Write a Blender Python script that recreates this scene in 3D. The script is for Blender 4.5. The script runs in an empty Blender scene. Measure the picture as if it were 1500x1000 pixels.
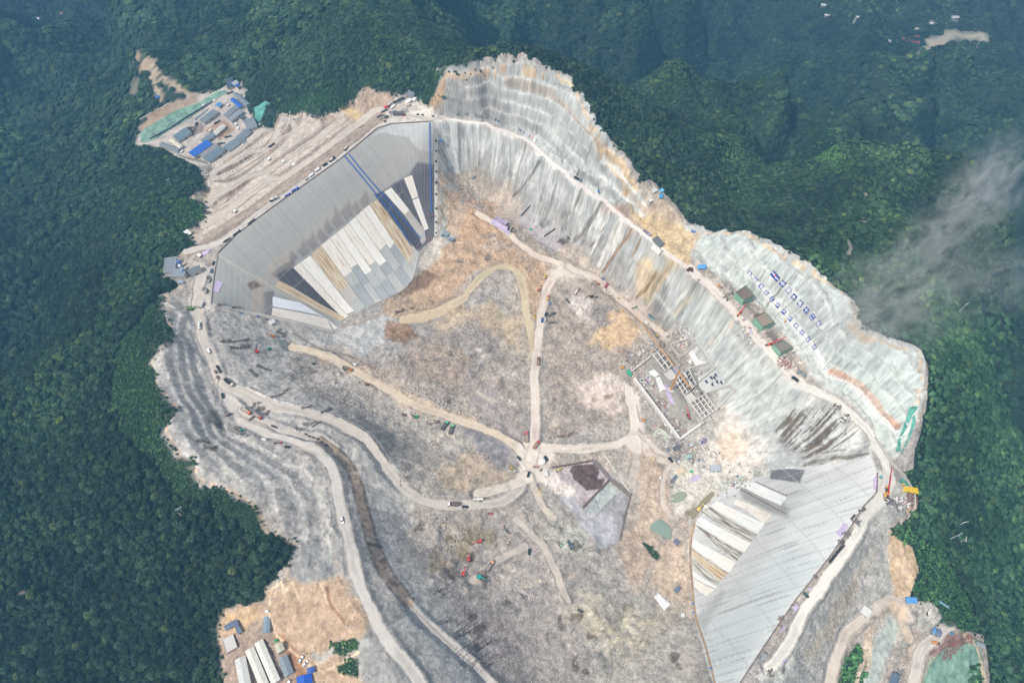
import bpy, math, random
import numpy as np
from mathutils import Vector, Matrix
random.seed(7); RNG = np.random.default_rng(11)
sc = bpy.context.scene
COL = sc.collection
# ------------------------------------------------------------------ camera
CAM = np.array([0.0, 0.0, 720.0]); PITCH = math.radians(60.0); F = 1003.0
cd = bpy.data.cameras.new("camera"); cam = bpy.data.objects.new("camera", cd); COL.objects.link(cam)
cam.location = CAM; cam.rotation_euler = (math.radians(90) - PITCH, 0, 0)
cd.sensor_width = 36; cd.lens = 36 * F / 1500; cd.clip_start = 1; cd.clip_end = 20000
sc.camera = cam
fw = np.array([0, math.cos(PITCH), -math.sin(PITCH)]); up = np.array([0, math.sin(PITCH), math.cos(PITCH)]); rt = np.array([1., 0, 0])
def rays(u, v):
    u = np.asarray(u, float); v = np.asarray(v, float)
    return fw + ((u - 750) / F)[..., None] * rt - ((v - 500) / F)[..., None] * up
def proj(x, y, z):
    d0 = x - CAM[0]; d1 = y - CAM[1]; d2 = z - CAM[2]
    w = d1 * fw[1] + d2 * fw[2]; w = np.where(w < 1, 1, w)
    return 750 + F * d0 / w, 500 - F * (d1 * up[1] + d2 * up[2]) / w, w
def atz(u, v, z):
    r = rays(u, v); t = (np.asarray(z, float) - CAM[2]) / r[..., 2]
    return CAM[0] + r[..., 0] * t, CAM[1] + r[..., 1] * t
# ------------------------------------------------------------------ noise
_T = RNG.random((256, 256))
def vn(x, y, s=0):
    x = x + s * 17.31; y = y + s * 9.77
    xi = np.floor(x).astype(int); yi = np.floor(y).astype(int); fx = x - xi; fy = y - yi
    fx = fx * fx * (3 - 2 * fx); fy = fy * fy * (3 - 2 * fy)
    a = _T[xi & 255, yi & 255]; b = _T[(xi + 1) & 255, yi & 255]; c = _T[xi & 255, (yi + 1) & 255]; d = _T[(xi + 1) & 255, (yi + 1) & 255]
    return (a * (1 - fx) + b * fx) * (1 - fy) + (c * (1 - fx) + d * fx) * fy
def fbm(x, y, s=0, o=4):
    r = 0; a = 1; t = 0
    for k in range(o):
        r = r + a * vn(x * 2 ** k, y * 2 ** k, s + k * 3.1); t += a; a *= .5
    return r / t
# ------------------------------------------------------------------ survey: lines of (u, v, height)
LINES = [
 # left dam crest and its road
 [(318,372,90),(345,345,90),(400,303,90),(450,268,90),(500,232,90),(553,188,90),(575,181,90),(636,177,90)],
 [(285,378,89),(330,335,90),(400,287,90),(500,215,90),(560,172,90),(590,150,90),(610,150,90)],
 # left dam toe, abutments
 [(614,369,8),(612,387,8),(605,410,8),(587,427,8),(548,445,8),(506,466,8),(492,483,8)],
 [(312,446,90),(400,465,52),(450,477,29),(492,484,9)],
 [(637,178,90),(638,230,62),(638,336,10),(622,352,8)],
 # right rim road
 [(650,172,90),(700,178,90),(750,195,90),(790,220,90),(840,262,90),(900,305,90),(950,345,90),(1000,388,90),(1050,432,90),(1100,492,90),(1150,545,90),(1180,568,90),(1230,592,90),(1270,625,90),(1298,670,90),(1308,705,90)],
 [(720,170,91),(770,193,91),(850,248,91),(960,335,91),(1015,372,91),(1075,420,91),(1120,452,91),(1175,530,91),(1200,565,91),(1250,590,91),(1285,628,91)],
 # right dam crest
 [(1277,669,90),(1285,692,90),(1284,721,90),(1265,741,90),(1247,770,90),(1213,818,90),(1163,881,90),(1118,948,90),(1084,1000,90),(1062,1040,90),(1050,1070,90)],
 [(1325,700,89),(1300,740,90),(1270,775,89),(1235,822,89),(1190,880,89),(1150,940,89),(1130,985,89),(1085,1070,89)],
 # right dam toe and abutment
 [(1120,690,14),(1078,710,7),(1045,735,2),(1018,765,0),(1010,800,0),(1015,860,6),(1020,910,20),(1035,960,46),(1050,1005,70),(1058,1035,86)], [(985,900,8),(1000,960,28),(1010,1010,44),(1020,1060,66)],
 [(1275,668,90),(1235,676,65),(1180,684,38),(1125,692,15)],
 # left rim road
 [(290,395,90),(285,440,90),(298,485,90),(315,530,90),(325,560,90),(345,605,90),(380,625,90),(430,643,90),(468,665,90),(490,700,90),(500,745,90),(515,800,90),(528,865,90),(560,915,90),(600,978,90),(640,1040,90)],
 [(272,445,91),(283,490,91),(300,540,91),(318,590,91),(335,628,91),(380,643,91),(430,660,91),(462,685,91),(478,710,91),(490,760,91),(505,820,91),(515,870,91)],
 # lower brown berm and the haul road
 [(350,600,82),(400,618,80),(470,642,76),(505,672,74),(525,705,73),(540,760,72),(552,810,71),(590,870,68),(640,925,62),(700,980,54),(750,1030,48)],
 [(350,570,86),(390,590,83),(450,612,77),(500,632,70),(550,665,61),(585,705,50),(620,732,38),(690,742,22),(740,735,12),(775,700,4)],
 # right wall foot
 [(660,245,30),(694,246,26),(717,255,22),(741,270,20),(755,282,18),(773,298,16),(798,318,14),(836,352,12),(860,374,10),(883,397,9),(930,433,8),(971,471,8)],
 [(1003,487,10),(1030,530,10),(1055,575,8),(1072,600,7),(1100,640,9),(1135,668,13)],
 # crest of the cuttings, right side
 [(625,160,92),(640,140,115),(655,107,145),(700,110,150),(765,98,165),(830,120,158),(860,170,145),(880,215,138),(910,240,132),(935,278,122),(985,305,108),(1015,340,98),(1050,345,110),(1090,343,128),(1150,375,142),(1230,430,150),(1243,480,150),(1290,505,148),(1347,515,150),(1349,560,140),(1338,610,122),(1315,665,100),(1318,690,92)],
 # cuttings, left side
 [(262,428,92),(243,432,98),(243,460,110),(250,500,116),(226,535,122),(234,570,124),(262,598,122),(242,640,130),(283,668,128),(290,705,126),(340,720,124),(370,740,120),(390,780,112),(436,800,104),(415,850,98)],
 # road over the tan ground and the pit roads
 [(428,508,30),(480,522,26),(540,550,20),(600,580,15),(680,615,10),(730,640,7),(775,670,3)],
 [(590,465,12),(640,455,10),(690,410,12),(735,388,12),(765,420,9),(778,480,5),(780,560,3),(785,640,2)],
 [(700,310,16),(760,350,13),(830,385,9),(800,410,8),(785,480,4)],
 [(830,390,9),(870,420,8),(920,455,7),(960,495,6)],
 [(800,650,2),(850,655,1),(900,650,0),(930,635,0),(925,590,0)],
 [(935,640,0),(975,670,0),(990,700,-1),(970,740,-2)],
 [(450,540,40),(500,570,28),(560,620,20),(620,660,14)],
 [(600,760,30),(640,790,22),(690,860,18),(760,920,14),(820,990,14),(850,1050,16)],
 [(560,790,60),(610,850,54),(680,920,44),(760,1000,34)],
 [(780,760,6),(850,800,6),(900,850,6),(950,930,8),(930,1000,14),(920,1060,22)],
 # intake pit
 [(925,560,-3),(960,620,-3),(990,655,-3)],[(960,540,-3),(1000,600,-3),(1030,630,-2)],
 # downstream side of the left dam
 [(270,350,78),(300,330,74),(350,300,72),(430,235,72),(500,190,74),(540,165,78)],
 [(300,300,48),(360,260,45),(420,210,46),(480,175,52),(520,150,62)],
 [(310,255,22),(360,225,20),(400,190,24),(430,172,34)],
 [(215,195,2),(255,215,6),(310,238,12),(345,215,12),(380,190,14),(370,150,10),(330,125,8)],
 [(205,185,-6),(250,155,-6),(300,140,-4),(330,125,-2)],
 [(205,95,10),(225,120,2),(235,145,-6)],[(225,95,10),(250,120,2),(280,138,-4)],
 [(545,135,90),(530,145,80)],[(600,140,92),(620,150,92)],[(410,180,38),(450,165,48),(385,175,20)],
 # forest ridge behind the left dam
 [(300,20,-20),(400,20,20),(480,30,70),(560,28,112),(610,55,122),(640,90,130)],
 [(380,140,25),(430,130,50),(500,110,85),(560,100,110),(600,100,118)],[(470,160,55),(520,130,82)],
 # distant hills
 [(760,85,120),(700,95,110)],
 [(680,40,-140),(720,75,-120),(620,5,-130)],[(750,0,-260),(760,60,-110),(820,85,-20)],[(880,55,-130),(940,100,-60)],[(900,0,-230),(1000,60,-150),(1080,130,-150),(1140,220,-190)],
 [(870,110,120),(920,130,118),(970,170,108),(1010,215,92),(1035,255,80),(1030,300,75)],[(900,200,118),(960,250,104),(1000,310,96)],[(1040,330,88),(1085,335,95)],
 [(1050,190,-120),(1085,260,-60),(1095,310,20)],[(1200,150,-280),(1200,230,-250),(1130,250,-150)],[(1170,205,-230),(1290,215,-280),(1400,240,-300)],
 [(1060,0,-290),(1150,10,-340),(1260,30,-370),(1380,60,-380),(1490,55,-380)],[(1180,90,-280),(1300,110,-300),(1490,120,-330)],
 [(1130,320,60),(1190,285,38),(1260,272,30),(1330,300,15),(1380,325,-10)],[(1150,360,112),(1210,340,88),(1300,350,66)],[(1240,420,138),(1300,410,90),(1350,380,45)],
 [(1420,300,-180),(1490,360,-190),(1450,420,-90)],[(1300,480,118),(1380,470,45),(1490,480,-70)],[(1365,530,128),(1420,560,75),(1490,600,-10)],[(1360,640,90),(1420,660,55),(1490,700,-20)],
 [(1335,760,78),(1400,760,36),(1490,800,-30)],[(1350,840,60),(1420,870,20),(1490,920,-40)],[(1440,960,20),(1490,1000,-30)],
 # downstream side of the right dam
 [(1320,745,84),(1312,790,76),(1305,840,66),(1318,870,60)],[(1270,840,66),(1220,930,58),(1180,985,60)],[(1325,880,58),(1270,915,52),(1230,955,47),(1215,1000,43),(1200,1060,40)],
 [(1300,900,48),(1290,960,40),(1310,1000,34)],[(1350,900,50),(1370,940,38),(1410,930,36)],[(1370,980,28),(1340,1060,20)],[(1350,870,56),(1385,895,50)],
 # left forest
 [(240,395,85),(180,440,78),(100,455,58),(0,490,30)],[(200,480,104),(210,560,112),(130,600,90),(0,640,60)],[(220,650,120),(240,720,116),(150,760,92),(0,760,50)],[(330,760,112),(370,830,100),(300,840,90)],
 [(250,880,70),(150,900,40),(0,920,0)],[(300,960,60),(200,1010,30),(0,1050,-30)],[(190,300,40),(100,320,0),(0,340,-40)],[(285,270,55),(275,320,72),(270,370,82)],[(210,230,5),(120,240,-50),(0,240,-100)],
 [(180,160,-30),(90,160,-110),(0,150,-160)],[(140,70,-100),(60,60,-180),(0,40,-220)],[(190,60,-30),(180,10,-100),(90,0,-200)],[(270,50,-10),(330,70,0),(350,105,5)],
 [(420,870,92),(470,900,88),(500,930,86),(400,930,78),(350,920,74),(440,985,76),(520,985,82)],[(350,1060,60),(480,1060,74)],
]
cp = []
for L in LINES:
    for (a, b) in zip(L[:-1], L[1:]):
        n = max(1, int(math.hypot(a[0] - b[0], a[1] - b[1]) / 32 + .5))
        for k in range(n):
            t = k / n; cp.append([a[i] + (b[i] - a[i]) * t for i in range(3)])
    cp.append(list(L[-1]))
cp = np.array(cp)
cx, cy = atz(cp[:, 0], cp[:, 1], cp[:, 2]); cz = cp[:, 2]
ring = [(-2200, -300, -250), (-2200, 900, -300), (-2200, 2400, -320), (0, 2700, -380), (2200, 2400, -400), (2200, 900, -350), (2200, -300, -300), (0, -900, -100), (900, -800, -200), (-900, -800, -200),
        (-4200, 0, -300), (4200, 0, -300), (0, 5200, -350), (-4000, 5000, -350), (4000, 5000, -350)]
cx = np.r_[cx, [r[0] for r in ring]]; cy = np.r_[cy, [r[1] for r in ring]]; cz = np.r_[cz, [r[2] for r in ring]]
N = len(cx); CC = 10.0
A = np.zeros((N + 1, N + 1)); A[:N, :N] = -np.sqrt((cx[:, None] - cx) ** 2 + (cy[:, None] - cy) ** 2 + CC * CC)
A[np.arange(N), np.arange(N)] += 0.8
A[:N, N] = 1; A[N, :N] = 1
W = np.linalg.solve(A, np.r_[cz, 0])
def axis(lo, hi, elo, ehi, g=1.06, mx=22):
    a = list(np.arange(lo, hi + .5, 1.0)); s = 1.0; p = hi
    while p < ehi: s = min(s * g, mx if p - hi < 1600 else 90); p += s; a.append(p)
    s = 1.0; p = lo; b = []
    while p > elo: s = min(s * g, mx if lo - p < 1600 else 90); p -= s; b.append(p)
    return np.array(b[::-1] + a)
GX = axis(-460, 500, -4200, 4200); GY = axis(25, 760, -900, 5200)
NX, NY = len(GX), len(GY)
X, Y = np.meshgrid(GX, GY, indexing="ij")
# base field on a coarser lattice, then resampled
def base(x, y):
    out = np.empty(x.shape); xf = x.ravel(); yf = y.ravel(); o = out.ravel()
    for i in range(0, len(xf), 20000):
        q = slice(i, i + 20000)
        o[q] = -np.sqrt((xf[q, None] - cx) ** 2 + (yf[q, None] - cy) ** 2 + CC * CC) @ W[:N] + W[N]
    return o.reshape(x.shape)
sx = np.unique(np.r_[np.arange(0, NX, 3), NX - 1]); sy = np.unique(np.r_[np.arange(0, NY, 3), NY - 1])
Hc = base(*np.meshgrid(GX[sx], GY[sy], indexing="ij"))
def bil(ax, ay, G, x, y):
    i = np.clip(np.searchsorted(ax, x) - 1, 0, len(ax) - 2); j = np.clip(np.searchsorted(ay, y) - 1, 0, len(ay) - 2)
    fx = np.clip((x - ax[i]) / (ax[i + 1] - ax[i]), 0, 1); fy = np.clip((y - ay[j]) / (ay[j + 1] - ay[j]), 0, 1)
    return (G[i, j] * (1 - fx) + G[i + 1, j] * fx) * (1 - fy) + (G[i, j + 1] * (1 - fx) + G[i + 1, j + 1] * fx) * fy
H0 = bil(GX[sx], GY[sy], Hc, X, Y)
H = H0.copy()
# ------------------------------------------------------------------ pixel -> ground
DT = None
def hz(x, y): return bil(GX, GY, H, np.asarray(x, float), np.asarray(y, float))
def march(u, v, t0, step, n):
    r = rays(u, v); t = np.array(t0, float); hit = np.zeros(t.shape, bool)
    for k in range(n):
        p = CAM + r * t[:, None]; below = p[:, 2] < hz(p[:, 0], p[:, 1])
        hit |= below; t = np.where(hit, t, t + step)
        if hit.all(): break
    lo = t - step; hi = t
    for k in range(10):
        m = (lo + hi) / 2; p = CAM + r * m[:, None]; b = p[:, 2] < hz(p[:, 0], p[:, 1])
        hi = np.where(b, m, hi); lo = np.where(b, lo, m)
    return (lo + hi) / 2
DU = np.arange(-60, 1561, 10.); DV = np.arange(-60, 1121, 10.)
def depthmap():
    global DT
    u, v = np.meshgrid(DU, DV, indexing="ij")
    t = march(u.ravel(), v.ravel(), np.full(u.size, 430.), 9., 420)
    DT = t.reshape(u.shape)
def W3(pts):
    """pixels of the survey photograph -> points on the ground"""
    p = np.atleast_2d(np.array(pts, float)); u = p[:, 0]; v = p[:, 1]
    i = np.clip(((u + 60) // 10).astype(int), 0, len(DU) - 2); j = np.clip(((v + 60) // 10).astype(int), 0, len(DV) - 2)
    t0 = np.minimum.reduce([DT[i, j], DT[i + 1, j], DT[i, j + 1], DT[i + 1, j + 1]]) - 14
    t = march(u, v, t0, 3., 400)
    return CAM + rays(u, v) * t[:, None]
def subd(pts, close=False, step=12):
    L = list(pts) + ([pts[0]] if close else []); o = []
    for a, b in zip(L[:-1], L[1:]):
        n = max(1, int(math.hypot(a[0] - b[0], a[1] - b[1]) / step))
        o += [(a[0] + (b[0] - a[0]) * k / n, a[1] + (b[1] - a[1]) * k / n) for k in range(n)]
    if not close: o.append(L[-1])
    return o
def spl(pts, n=4):
    """Catmull-Rom through pixels"""
    P = [np.array(p, float) for p in pts]; P = [2 * P[0] - P[1]] + P + [2 * P[-1] - P[-2]]; o = []
    for i in range(1, len(P) - 2):
        for k in range(n):
            t = k / n
            o.append(tuple(.5 * ((2 * P[i]) + (-P[i - 1] + P[i + 1]) * t + (2 * P[i - 1] - 5 * P[i] + 4 * P[i + 1] - P[i + 2]) * t * t + (-P[i - 1] + 3 * P[i] - 3 * P[i + 1] + P[i + 2]) * t ** 3)))
    o.append(tuple(P[-2])); return o
def sstep(a, b, x):
    t = np.clip((x - a) / (b - a + 1e-9), 0, 1); return t * t * (3 - 2 * t)
depthmap()
# warp used to roughen painted outlines
WX = (fbm(X / 14, Y / 14, 1, 3) - .5) * 2; WY = (fbm(X / 14, Y / 14, 5, 3) - .5) * 2
def box_(wx, wy, m):
    i0, i1 = np.searchsorted(GX, [wx.min() - m, wx.max() + m]); j0, j1 = np.searchsorted(GY, [wy.min() - m, wy.max() + m])
    return slice(max(i0 - 1, 0), i1 + 1), slice(max(j0 - 1, 0), j1 + 1)
def segd(px, py, a, b):
    dx, dy = b[0] - a[0], b[1] - a[1]; l2 = dx * dx + dy * dy + 1e-9
    t = np.clip(((px - a[0]) * dx + (py - a[1]) * dy) / l2, 0, 1)
    return np.hypot(px - a[0] - dx * t, py - a[1] - dy * t), t
def line_mask(pts, w, soft=2., rough=1.5, smooth=True, w1=None):
    """mask of a band of half-width w metres along a pixel polyline; returns slices, mask, along-index"""
    q = W3(subd(spl(pts) if smooth and len(pts) > 2 else pts))
    s = box_(q[:, 0], q[:, 1], max(w, w1 or 0) + soft + rough * 2); px = X[s] + WX[s] * rough * 2; py = Y[s] + WY[s] * rough * 2
    best = np.full(px.shape, 1e9); al = np.zeros(px.shape); n = len(q) - 1
    for k in range(n):
        i0, i1 = np.searchsorted(GX[s[0]], [min(q[k, 0], q[k + 1, 0]) - w - 12, max(q[k, 0], q[k + 1, 0]) + w + 12])
        j0, j1 = np.searchsorted(GY[s[1]], [min(q[k, 1], q[k + 1, 1]) - w - 12, max(q[k, 1], q[k + 1, 1]) + w + 12])
        ss = (slice(i0, i1), slice(j0, j1))
        d, t = segd(px[ss], py[ss], q[k], q[k + 1])
        m = d < best[ss]; best[ss] = np.where(m, d, best[ss]); al[ss] = np.where(m, (k + t) / n, al[ss])
    ww = w if w1 is None else w + (w1 - w) * al
    return s, 1 - sstep(-soft, soft, best - ww), al, best, q
def inpoly(px, py, q):
    c = np.zeros(px.shape, bool); n = len(q)
    for k in range(n):
        x0, y0 = q[k][:2]; x1, y1 = q[k - 1][:2]
        if y0 == y1: continue
        m = (y0 > py) != (y1 > py)
        c ^= m & (px < (x1 - x0) * (py - y0) / (y1 - y0) + x0)
    return c
def poly_mask(pts, soft=1.5, rough=1.5):
    q = W3(subd(pts, True)); s = box_(q[:, 0], q[:, 1], soft + rough * 2 + 2)
    px = X[s] + WX[s] * rough * 2; py = Y[s] + WY[s] * rough * 2
    inn = inpoly(px, py, q)
    if soft < .6: return s, inn.astype(float)
    best = np.full(px.shape, 1e9); R = soft + 3
    for k in range(len(q)):
        a, b = q[k - 1], q[k]
        i0, i1 = np.searchsorted(GX[s[0]], [min(a[0], b[0]) - R - 3, max(a[0], b[0]) + R + 3]); j0, j1 = np.searchsorted(GY[s[1]], [min(a[1], b[1]) - R - 3, max(a[1], b[1]) + R + 3])
        ss = (slice(i0, i1), slice(j0, j1)); d, t = segd(px[ss], py[ss], a, b); best[ss] = np.minimum(best[ss], d)
    sd = np.where(inn, best, -best)
    return s, sstep(-soft, soft, sd)
def Z(shape=None): return np.zeros((NX, NY), np.float32)
# ================================================================== shaping
SITE = [(655,107),(700,110),(745,105),(765,98),(800,112),(830,120),(845,140),(862,175),(880,205),(905,232),(915,250),(935,280),(955,275),(985,305),(1000,330),(1040,340),(1090,341),(1120,352),(1160,385),(1230,430),(1243,455),(1243,482),(1262,497),(1290,506),(1335,512),(1350,520),(1347,560),(1346,595),(1340,620),(1325,660),(1325,690),(1337,712),(1345,735),(1338,752),(1320,768),(1303,772),(1310,785),(1335,800),(1347,838),(1330,873),(1345,880),(1372,885),(1382,920),(1400,920),(1440,930),(1446,955),(1450,1000),(1460,1070),
 (330,1070),(325,960),(316,940),(328,892),(350,882),(385,880),(390,860),(410,835),(438,812),(436,795),(402,782),(388,770),(370,740),(350,722),(290,712),(287,700),(285,672),(265,665),(240,632),(245,620),(262,600),(245,590),(233,570),(225,545),(223,530),(235,515),(252,505),(255,490),(242,470),(240,430),(262,420),(258,410),(238,408),(240,378),(262,376),(285,360),(272,338),(295,320),(302,295),(274,290),(298,276),(300,262),
 (285,240),(255,225),(235,215),(198,212),(203,195),(203,185),(222,166),(250,151),(280,141),(330,130),(330,113),(345,120),(358,140),(362,158),(382,184),(398,190),(405,168),(440,163),(470,172),(500,156),(510,145),(540,128),(556,136),(575,140),(605,133),(628,158),(640,135)]
LF = [(318,372),(345,345),(400,303),(450,268),(500,232),(553,188),(575,181),(637,178),(638,250),(638,345),(614,369),(612,387),(605,410),(587,427),(548,445),(506,466),(492,484),(450,477),(400,465),(309,447),(313,405)]
RF = [(1277,669),(1285,692),(1284,721),(1265,741),(1247,770),(1213,818),(1163,881),(1118,948),(1084,1000),(1045,1070),(1070,1070),(1050,1010),(1033,960),(1018,905),(1012,860),(1008,800),(1018,765),(1045,733),(1078,708),(1120,695),(1125,688),(1180,684),(1235,676)]
RF = [(1277,669),(1285,692),(1284,721),(1265,741),(1247,770),(1213,818),(1163,881),(1118,948),(1084,1000),(1045,1070),(1042,1050),(1045,1000),(1033,960),(1018,905),(1012,860),(1008,800),(1018,765),(1045,733),(1078,708),(1120,695),(1125,688),(1180,684),(1235,676)]
sl, m = poly_mask(SITE, .3, 1.2); site = Z(); site[sl] = m
sl, m = poly_mask(LF, .3, 0); faceL = Z(); faceL[sl] = m
sl, m = poly_mask(RF, .3, 0); faceR = Z(); faceR[sl] = m
UPR = [(637,165),(660,172),(700,180),(750,197),(790,222),(840,264),(900,307),(950,348),(1000,388),(1015,372),(1075,420),(1120,452),(1175,530),(1200,565),(1250,590),(1285,628),(1310,665),(1330,640),(1350,600),(1360,510),(1290,495),(1250,480),(1240,420),(1160,370),(1090,330),(1000,330),(930,270),(850,120),(765,90),(640,100)]
UPL = [(285,440),(298,485),(315,530),(325,560),(345,605),(380,635),(430,655),(468,680),(485,700),(495,745),(510,800),(520,850),(440,850),(440,800),(370,735),(280,715),(230,630),(215,530),(235,430)]
sl, m = poly_mask(UPR, 6, 0); terr = Z(); terr[sl] = m
sl, m = poly_mask(UPL, 6, 0); terr[sl] = np.maximum(terr[sl], m)
# hills
far = 1 - site
rid = 1 - np.abs(2 * fbm(X / 400 + .35 * fbm(X / 200, Y / 200, 3), Y / 400 + .3 * fbm(X / 170, Y / 170, 6), 8, 4) - 1) * 2.6
rid2 = 1 - np.abs(2 * fbm(X / 150, Y / 150, 18, 3) - 1) * 2.4
dsite = np.clip((fbm(X / 60, Y / 60, 2, 2)), 0, 1)
cxs, cys = 40., 380.
qx, qy = atz(np.array([1400.]), np.array([58.]), -360.); calm = sstep(120, 330, np.hypot(X - qx[0], Y - qy[0]))
rad = np.hypot((X - cxs) / 1.1, (Y - cys))
q = W3(subd(SITE, True, 14)); xa_, ya_ = np.meshgrid(GX[sx], GY[sy], indexing="ij"); dd_ = np.full(xa_.shape, 1e9)
for k_ in range(len(q)): dd_ = np.minimum(dd_, np.hypot(xa_ - q[k_, 0], ya_ - q[k_, 1]))
dst = bil(GX[sx], GY[sy], dd_, X, Y); amp = sstep(40, 480, dst)
site = np.maximum(site, ((dst < 9.5) & (X > -40) & (H0 > 92) & (Y > 150)).astype(np.float32)); far = 1 - site
H += far * (amp * calm * (rid * 215 - 105 + rid2 * 55 - 27) + sstep(0, 30, dst) * ((fbm(X / 75, Y / 75, 12, 3) - .5) * (16 + 34 * amp) + (fbm(X / 28, Y / 28, 14, 2) - .5) * (5 + 6 * amp)))
# terraces
wob = (fbm(X / 90, Y / 90, 21, 3) - .5) * 1.5 + (fbm(X / 22, Y / 22, 24, 2) - .5) * .55
St = np.where(X < -60, 9.0, 15.0); k = (H - 91) / St + wob; f = k - np.floor(k)
kk = np.floor(k) + np.clip((f - .42) / .5, 0, 1); Ht = 91 + St * (kk - wob)
TW = np.where(X < -60, .3, 1.)
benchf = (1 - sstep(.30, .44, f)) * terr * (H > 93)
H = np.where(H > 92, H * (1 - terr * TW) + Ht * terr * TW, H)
DSL = [(262,376),(285,360),(272,338),(295,320),(302,295),(274,290),(298,276),(300,262),(310,240),(345,220),(382,186),(400,190),(405,168),(440,163),(470,172),(500,156),(540,130),(575,140),(600,150),(560,180),(500,225),(400,297),(330,345),(290,378)]
s, m = poly_mask(DSL, 4, 0); kd = (H[s] - 88) / 11. + (fbm(X[s] / 120, Y[s] / 120, 29, 2) - .5) * .8; fd = kd - np.floor(kd); wd = (fbm(X[s] / 120, Y[s] / 120, 29, 2) - .5) * .8
H[s] = np.where(H[s] < 88, H[s] * (1 - m) + (88 + 11 * (np.floor(kd) + np.clip((fd - .5) / .5, 0, 1) - wd)) * m, H[s]); dband = Z(); dband[s] = m * (1 - sstep(.38, .5, fd)) * (H[s] < 88)
face = np.maximum(faceL, faceR)
sl, m = poly_mask([(262,376),(285,360),(272,338),(295,320),(302,295),(300,262),(310,240),(345,220),(382,186),(405,168),(440,163),(500,156),(540,130),(600,150),(560,180),(500,225),(400,297),(330,345),(290,378)], 4, 0); eng = Z(); eng[sl] = m
H += site * (1 - face) * (1 - .88 * eng) * ((fbm(X / 9, Y / 9, 31, 3) - .5) * 3.4 + (fbm(X / 30, Y / 30, 33, 2) - .5) * 4.5 + (vn(X / 2.2, Y / 2.2, 35) - .5) * 1.1 * (.35 + fbm(X / 40, Y / 40, 36, 2)))
# roads: pixel polylines, half width (m), colour
ROADS = [
 ([(650,174),(700,180),(748,196),(790,222),(840,265),(900,308),(950,349),(985,378),(1012,395)], 3.4, (232,224,220)),
 ([(1012,393),(1045,425),(1080,462),(1110,492),(1140,530),(1175,563)], 6, (222,213,207)),
 ([(1175,565),(1205,578),(1240,600),(1268,628),(1288,660),(1300,690),(1296,720),(1275,745),(1256,780),(1228,822),(1200,862),(1172,905),(1148,950),(1128,975)], 5.5, (218,217,212)),
 ([(295,395),(289,430),(290,465),(300,500),(318,545),(330,575),(350,602)], 6.5, (203,196,190)),
 ([(340,590),(352,610),(385,630),(430,645),(465,662),(488,692),(498,740),(512,800),(528,860),(548,905),(575,950),(600,980),(640,1040)], 6, (200,197,194)),
 ([(325,560),(355,575),(400,594),(450,604),(500,622),(540,648),(570,690),(600,722),(640,738),(700,740),(745,730),(770,700)], 6, (206,199,191)),
 ([(352,600),(400,622),(440,636),(470,642),(490,655)], 4.5, (196,190,184)),
 ([(600,885),(640,925),(690,968),(730,1010),(780,1060)], 3.6, (204,199,196)),
 ([(425,508),(480,522),(520,545),(560,566),(600,590),(660,612),(720,632),(755,655),(775,680)], 5.5, (216,201,180)),
 ([(640,458),(678,435),(705,405),(735,390),(758,400),(767,425),(770,460),(780,500),(783,540)], 6, (205,190,158)),
 ([(590,468),(620,465),(645,456),(680,436)], 8, (206,190,160)),
 ([(700,312),(740,340),(775,368),(810,385),(835,392)], 5, (226,213,200)),
 ([(835,392),(808,410),(795,445),(787,500),(783,560),(784,620),(778,670)], 6.5, (221,209,200)),
 ([(835,390),(880,415),(925,452),(970,487),(1000,505)], 5.5, (216,203,192)),
 ([(795,655),(850,658),(900,652),(928,635),(925,600),(920,570)], 5.5, (225,214,204)),
 ([(928,640),(945,660),(965,672),(985,678)], 4.5, (212,200,188)),
 ([(985,678),(972,700),(970,730),(982,758)], 3.2, (216,204,194)),
 ([(930,645),(932,680),(925,705)], 6, (200,188,178)),
 ([(775,700),(790,735),(810,760)], 4, (210,200,186)),
 ([(755,760),(790,795),(815,840),(830,880)], 4, (204,194,184)),
 ([(690,850),(730,820),(770,800)], 4, (200,190,180)),
 ([(700,722),(740,715),(772,700)], 6, (215,206,196)),
 ([(1330,905),(1318,882),(1302,878),(1270,900),(1240,930),(1222,970),(1214,1010),(1205,1060)], 5.5, (206,196,186)),
 ([(1325,900),(1322,915),(1330,935)], 4, (214,196,176)),
 ([(1395,915),(1350,950),(1340,985),(1325,1030)], 6, (202,196,190)),
 ([(298,330),(350,298),(430,245),(500,198),(540,172),(560,160),(600,150)], 6.5, (204,194,186)),
 ([(275,372),(330,345),(400,297),(460,258),(510,222),(550,190),(575,175),(600,170),(650,174)], 5.5, (206,201,196)),
 ([(300,300),(360,268),(420,228),(480,190),(500,172)], 5, (200,190,182)),
 ([(305,262),(360,235),(405,205),(430,185),(415,175)], 5, (198,190,184)),
 ([(255,228),(300,240),(345,222),(380,198),(400,185)], 4, (196,190,184)),
 ([(222,90),(232,108),(255,125),(282,140)], 6.5, (196,176,150)),
 ([(216,100),(228,125),(238,148)], 5, (196,176,150)),
 ([(245,212),(300,175),(345,145),(360,130)], 4, (190,182,176)),
]
road = Z(); RM = []; n_sm = vn(X / 2.5, Y / 2.5, 66)
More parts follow.
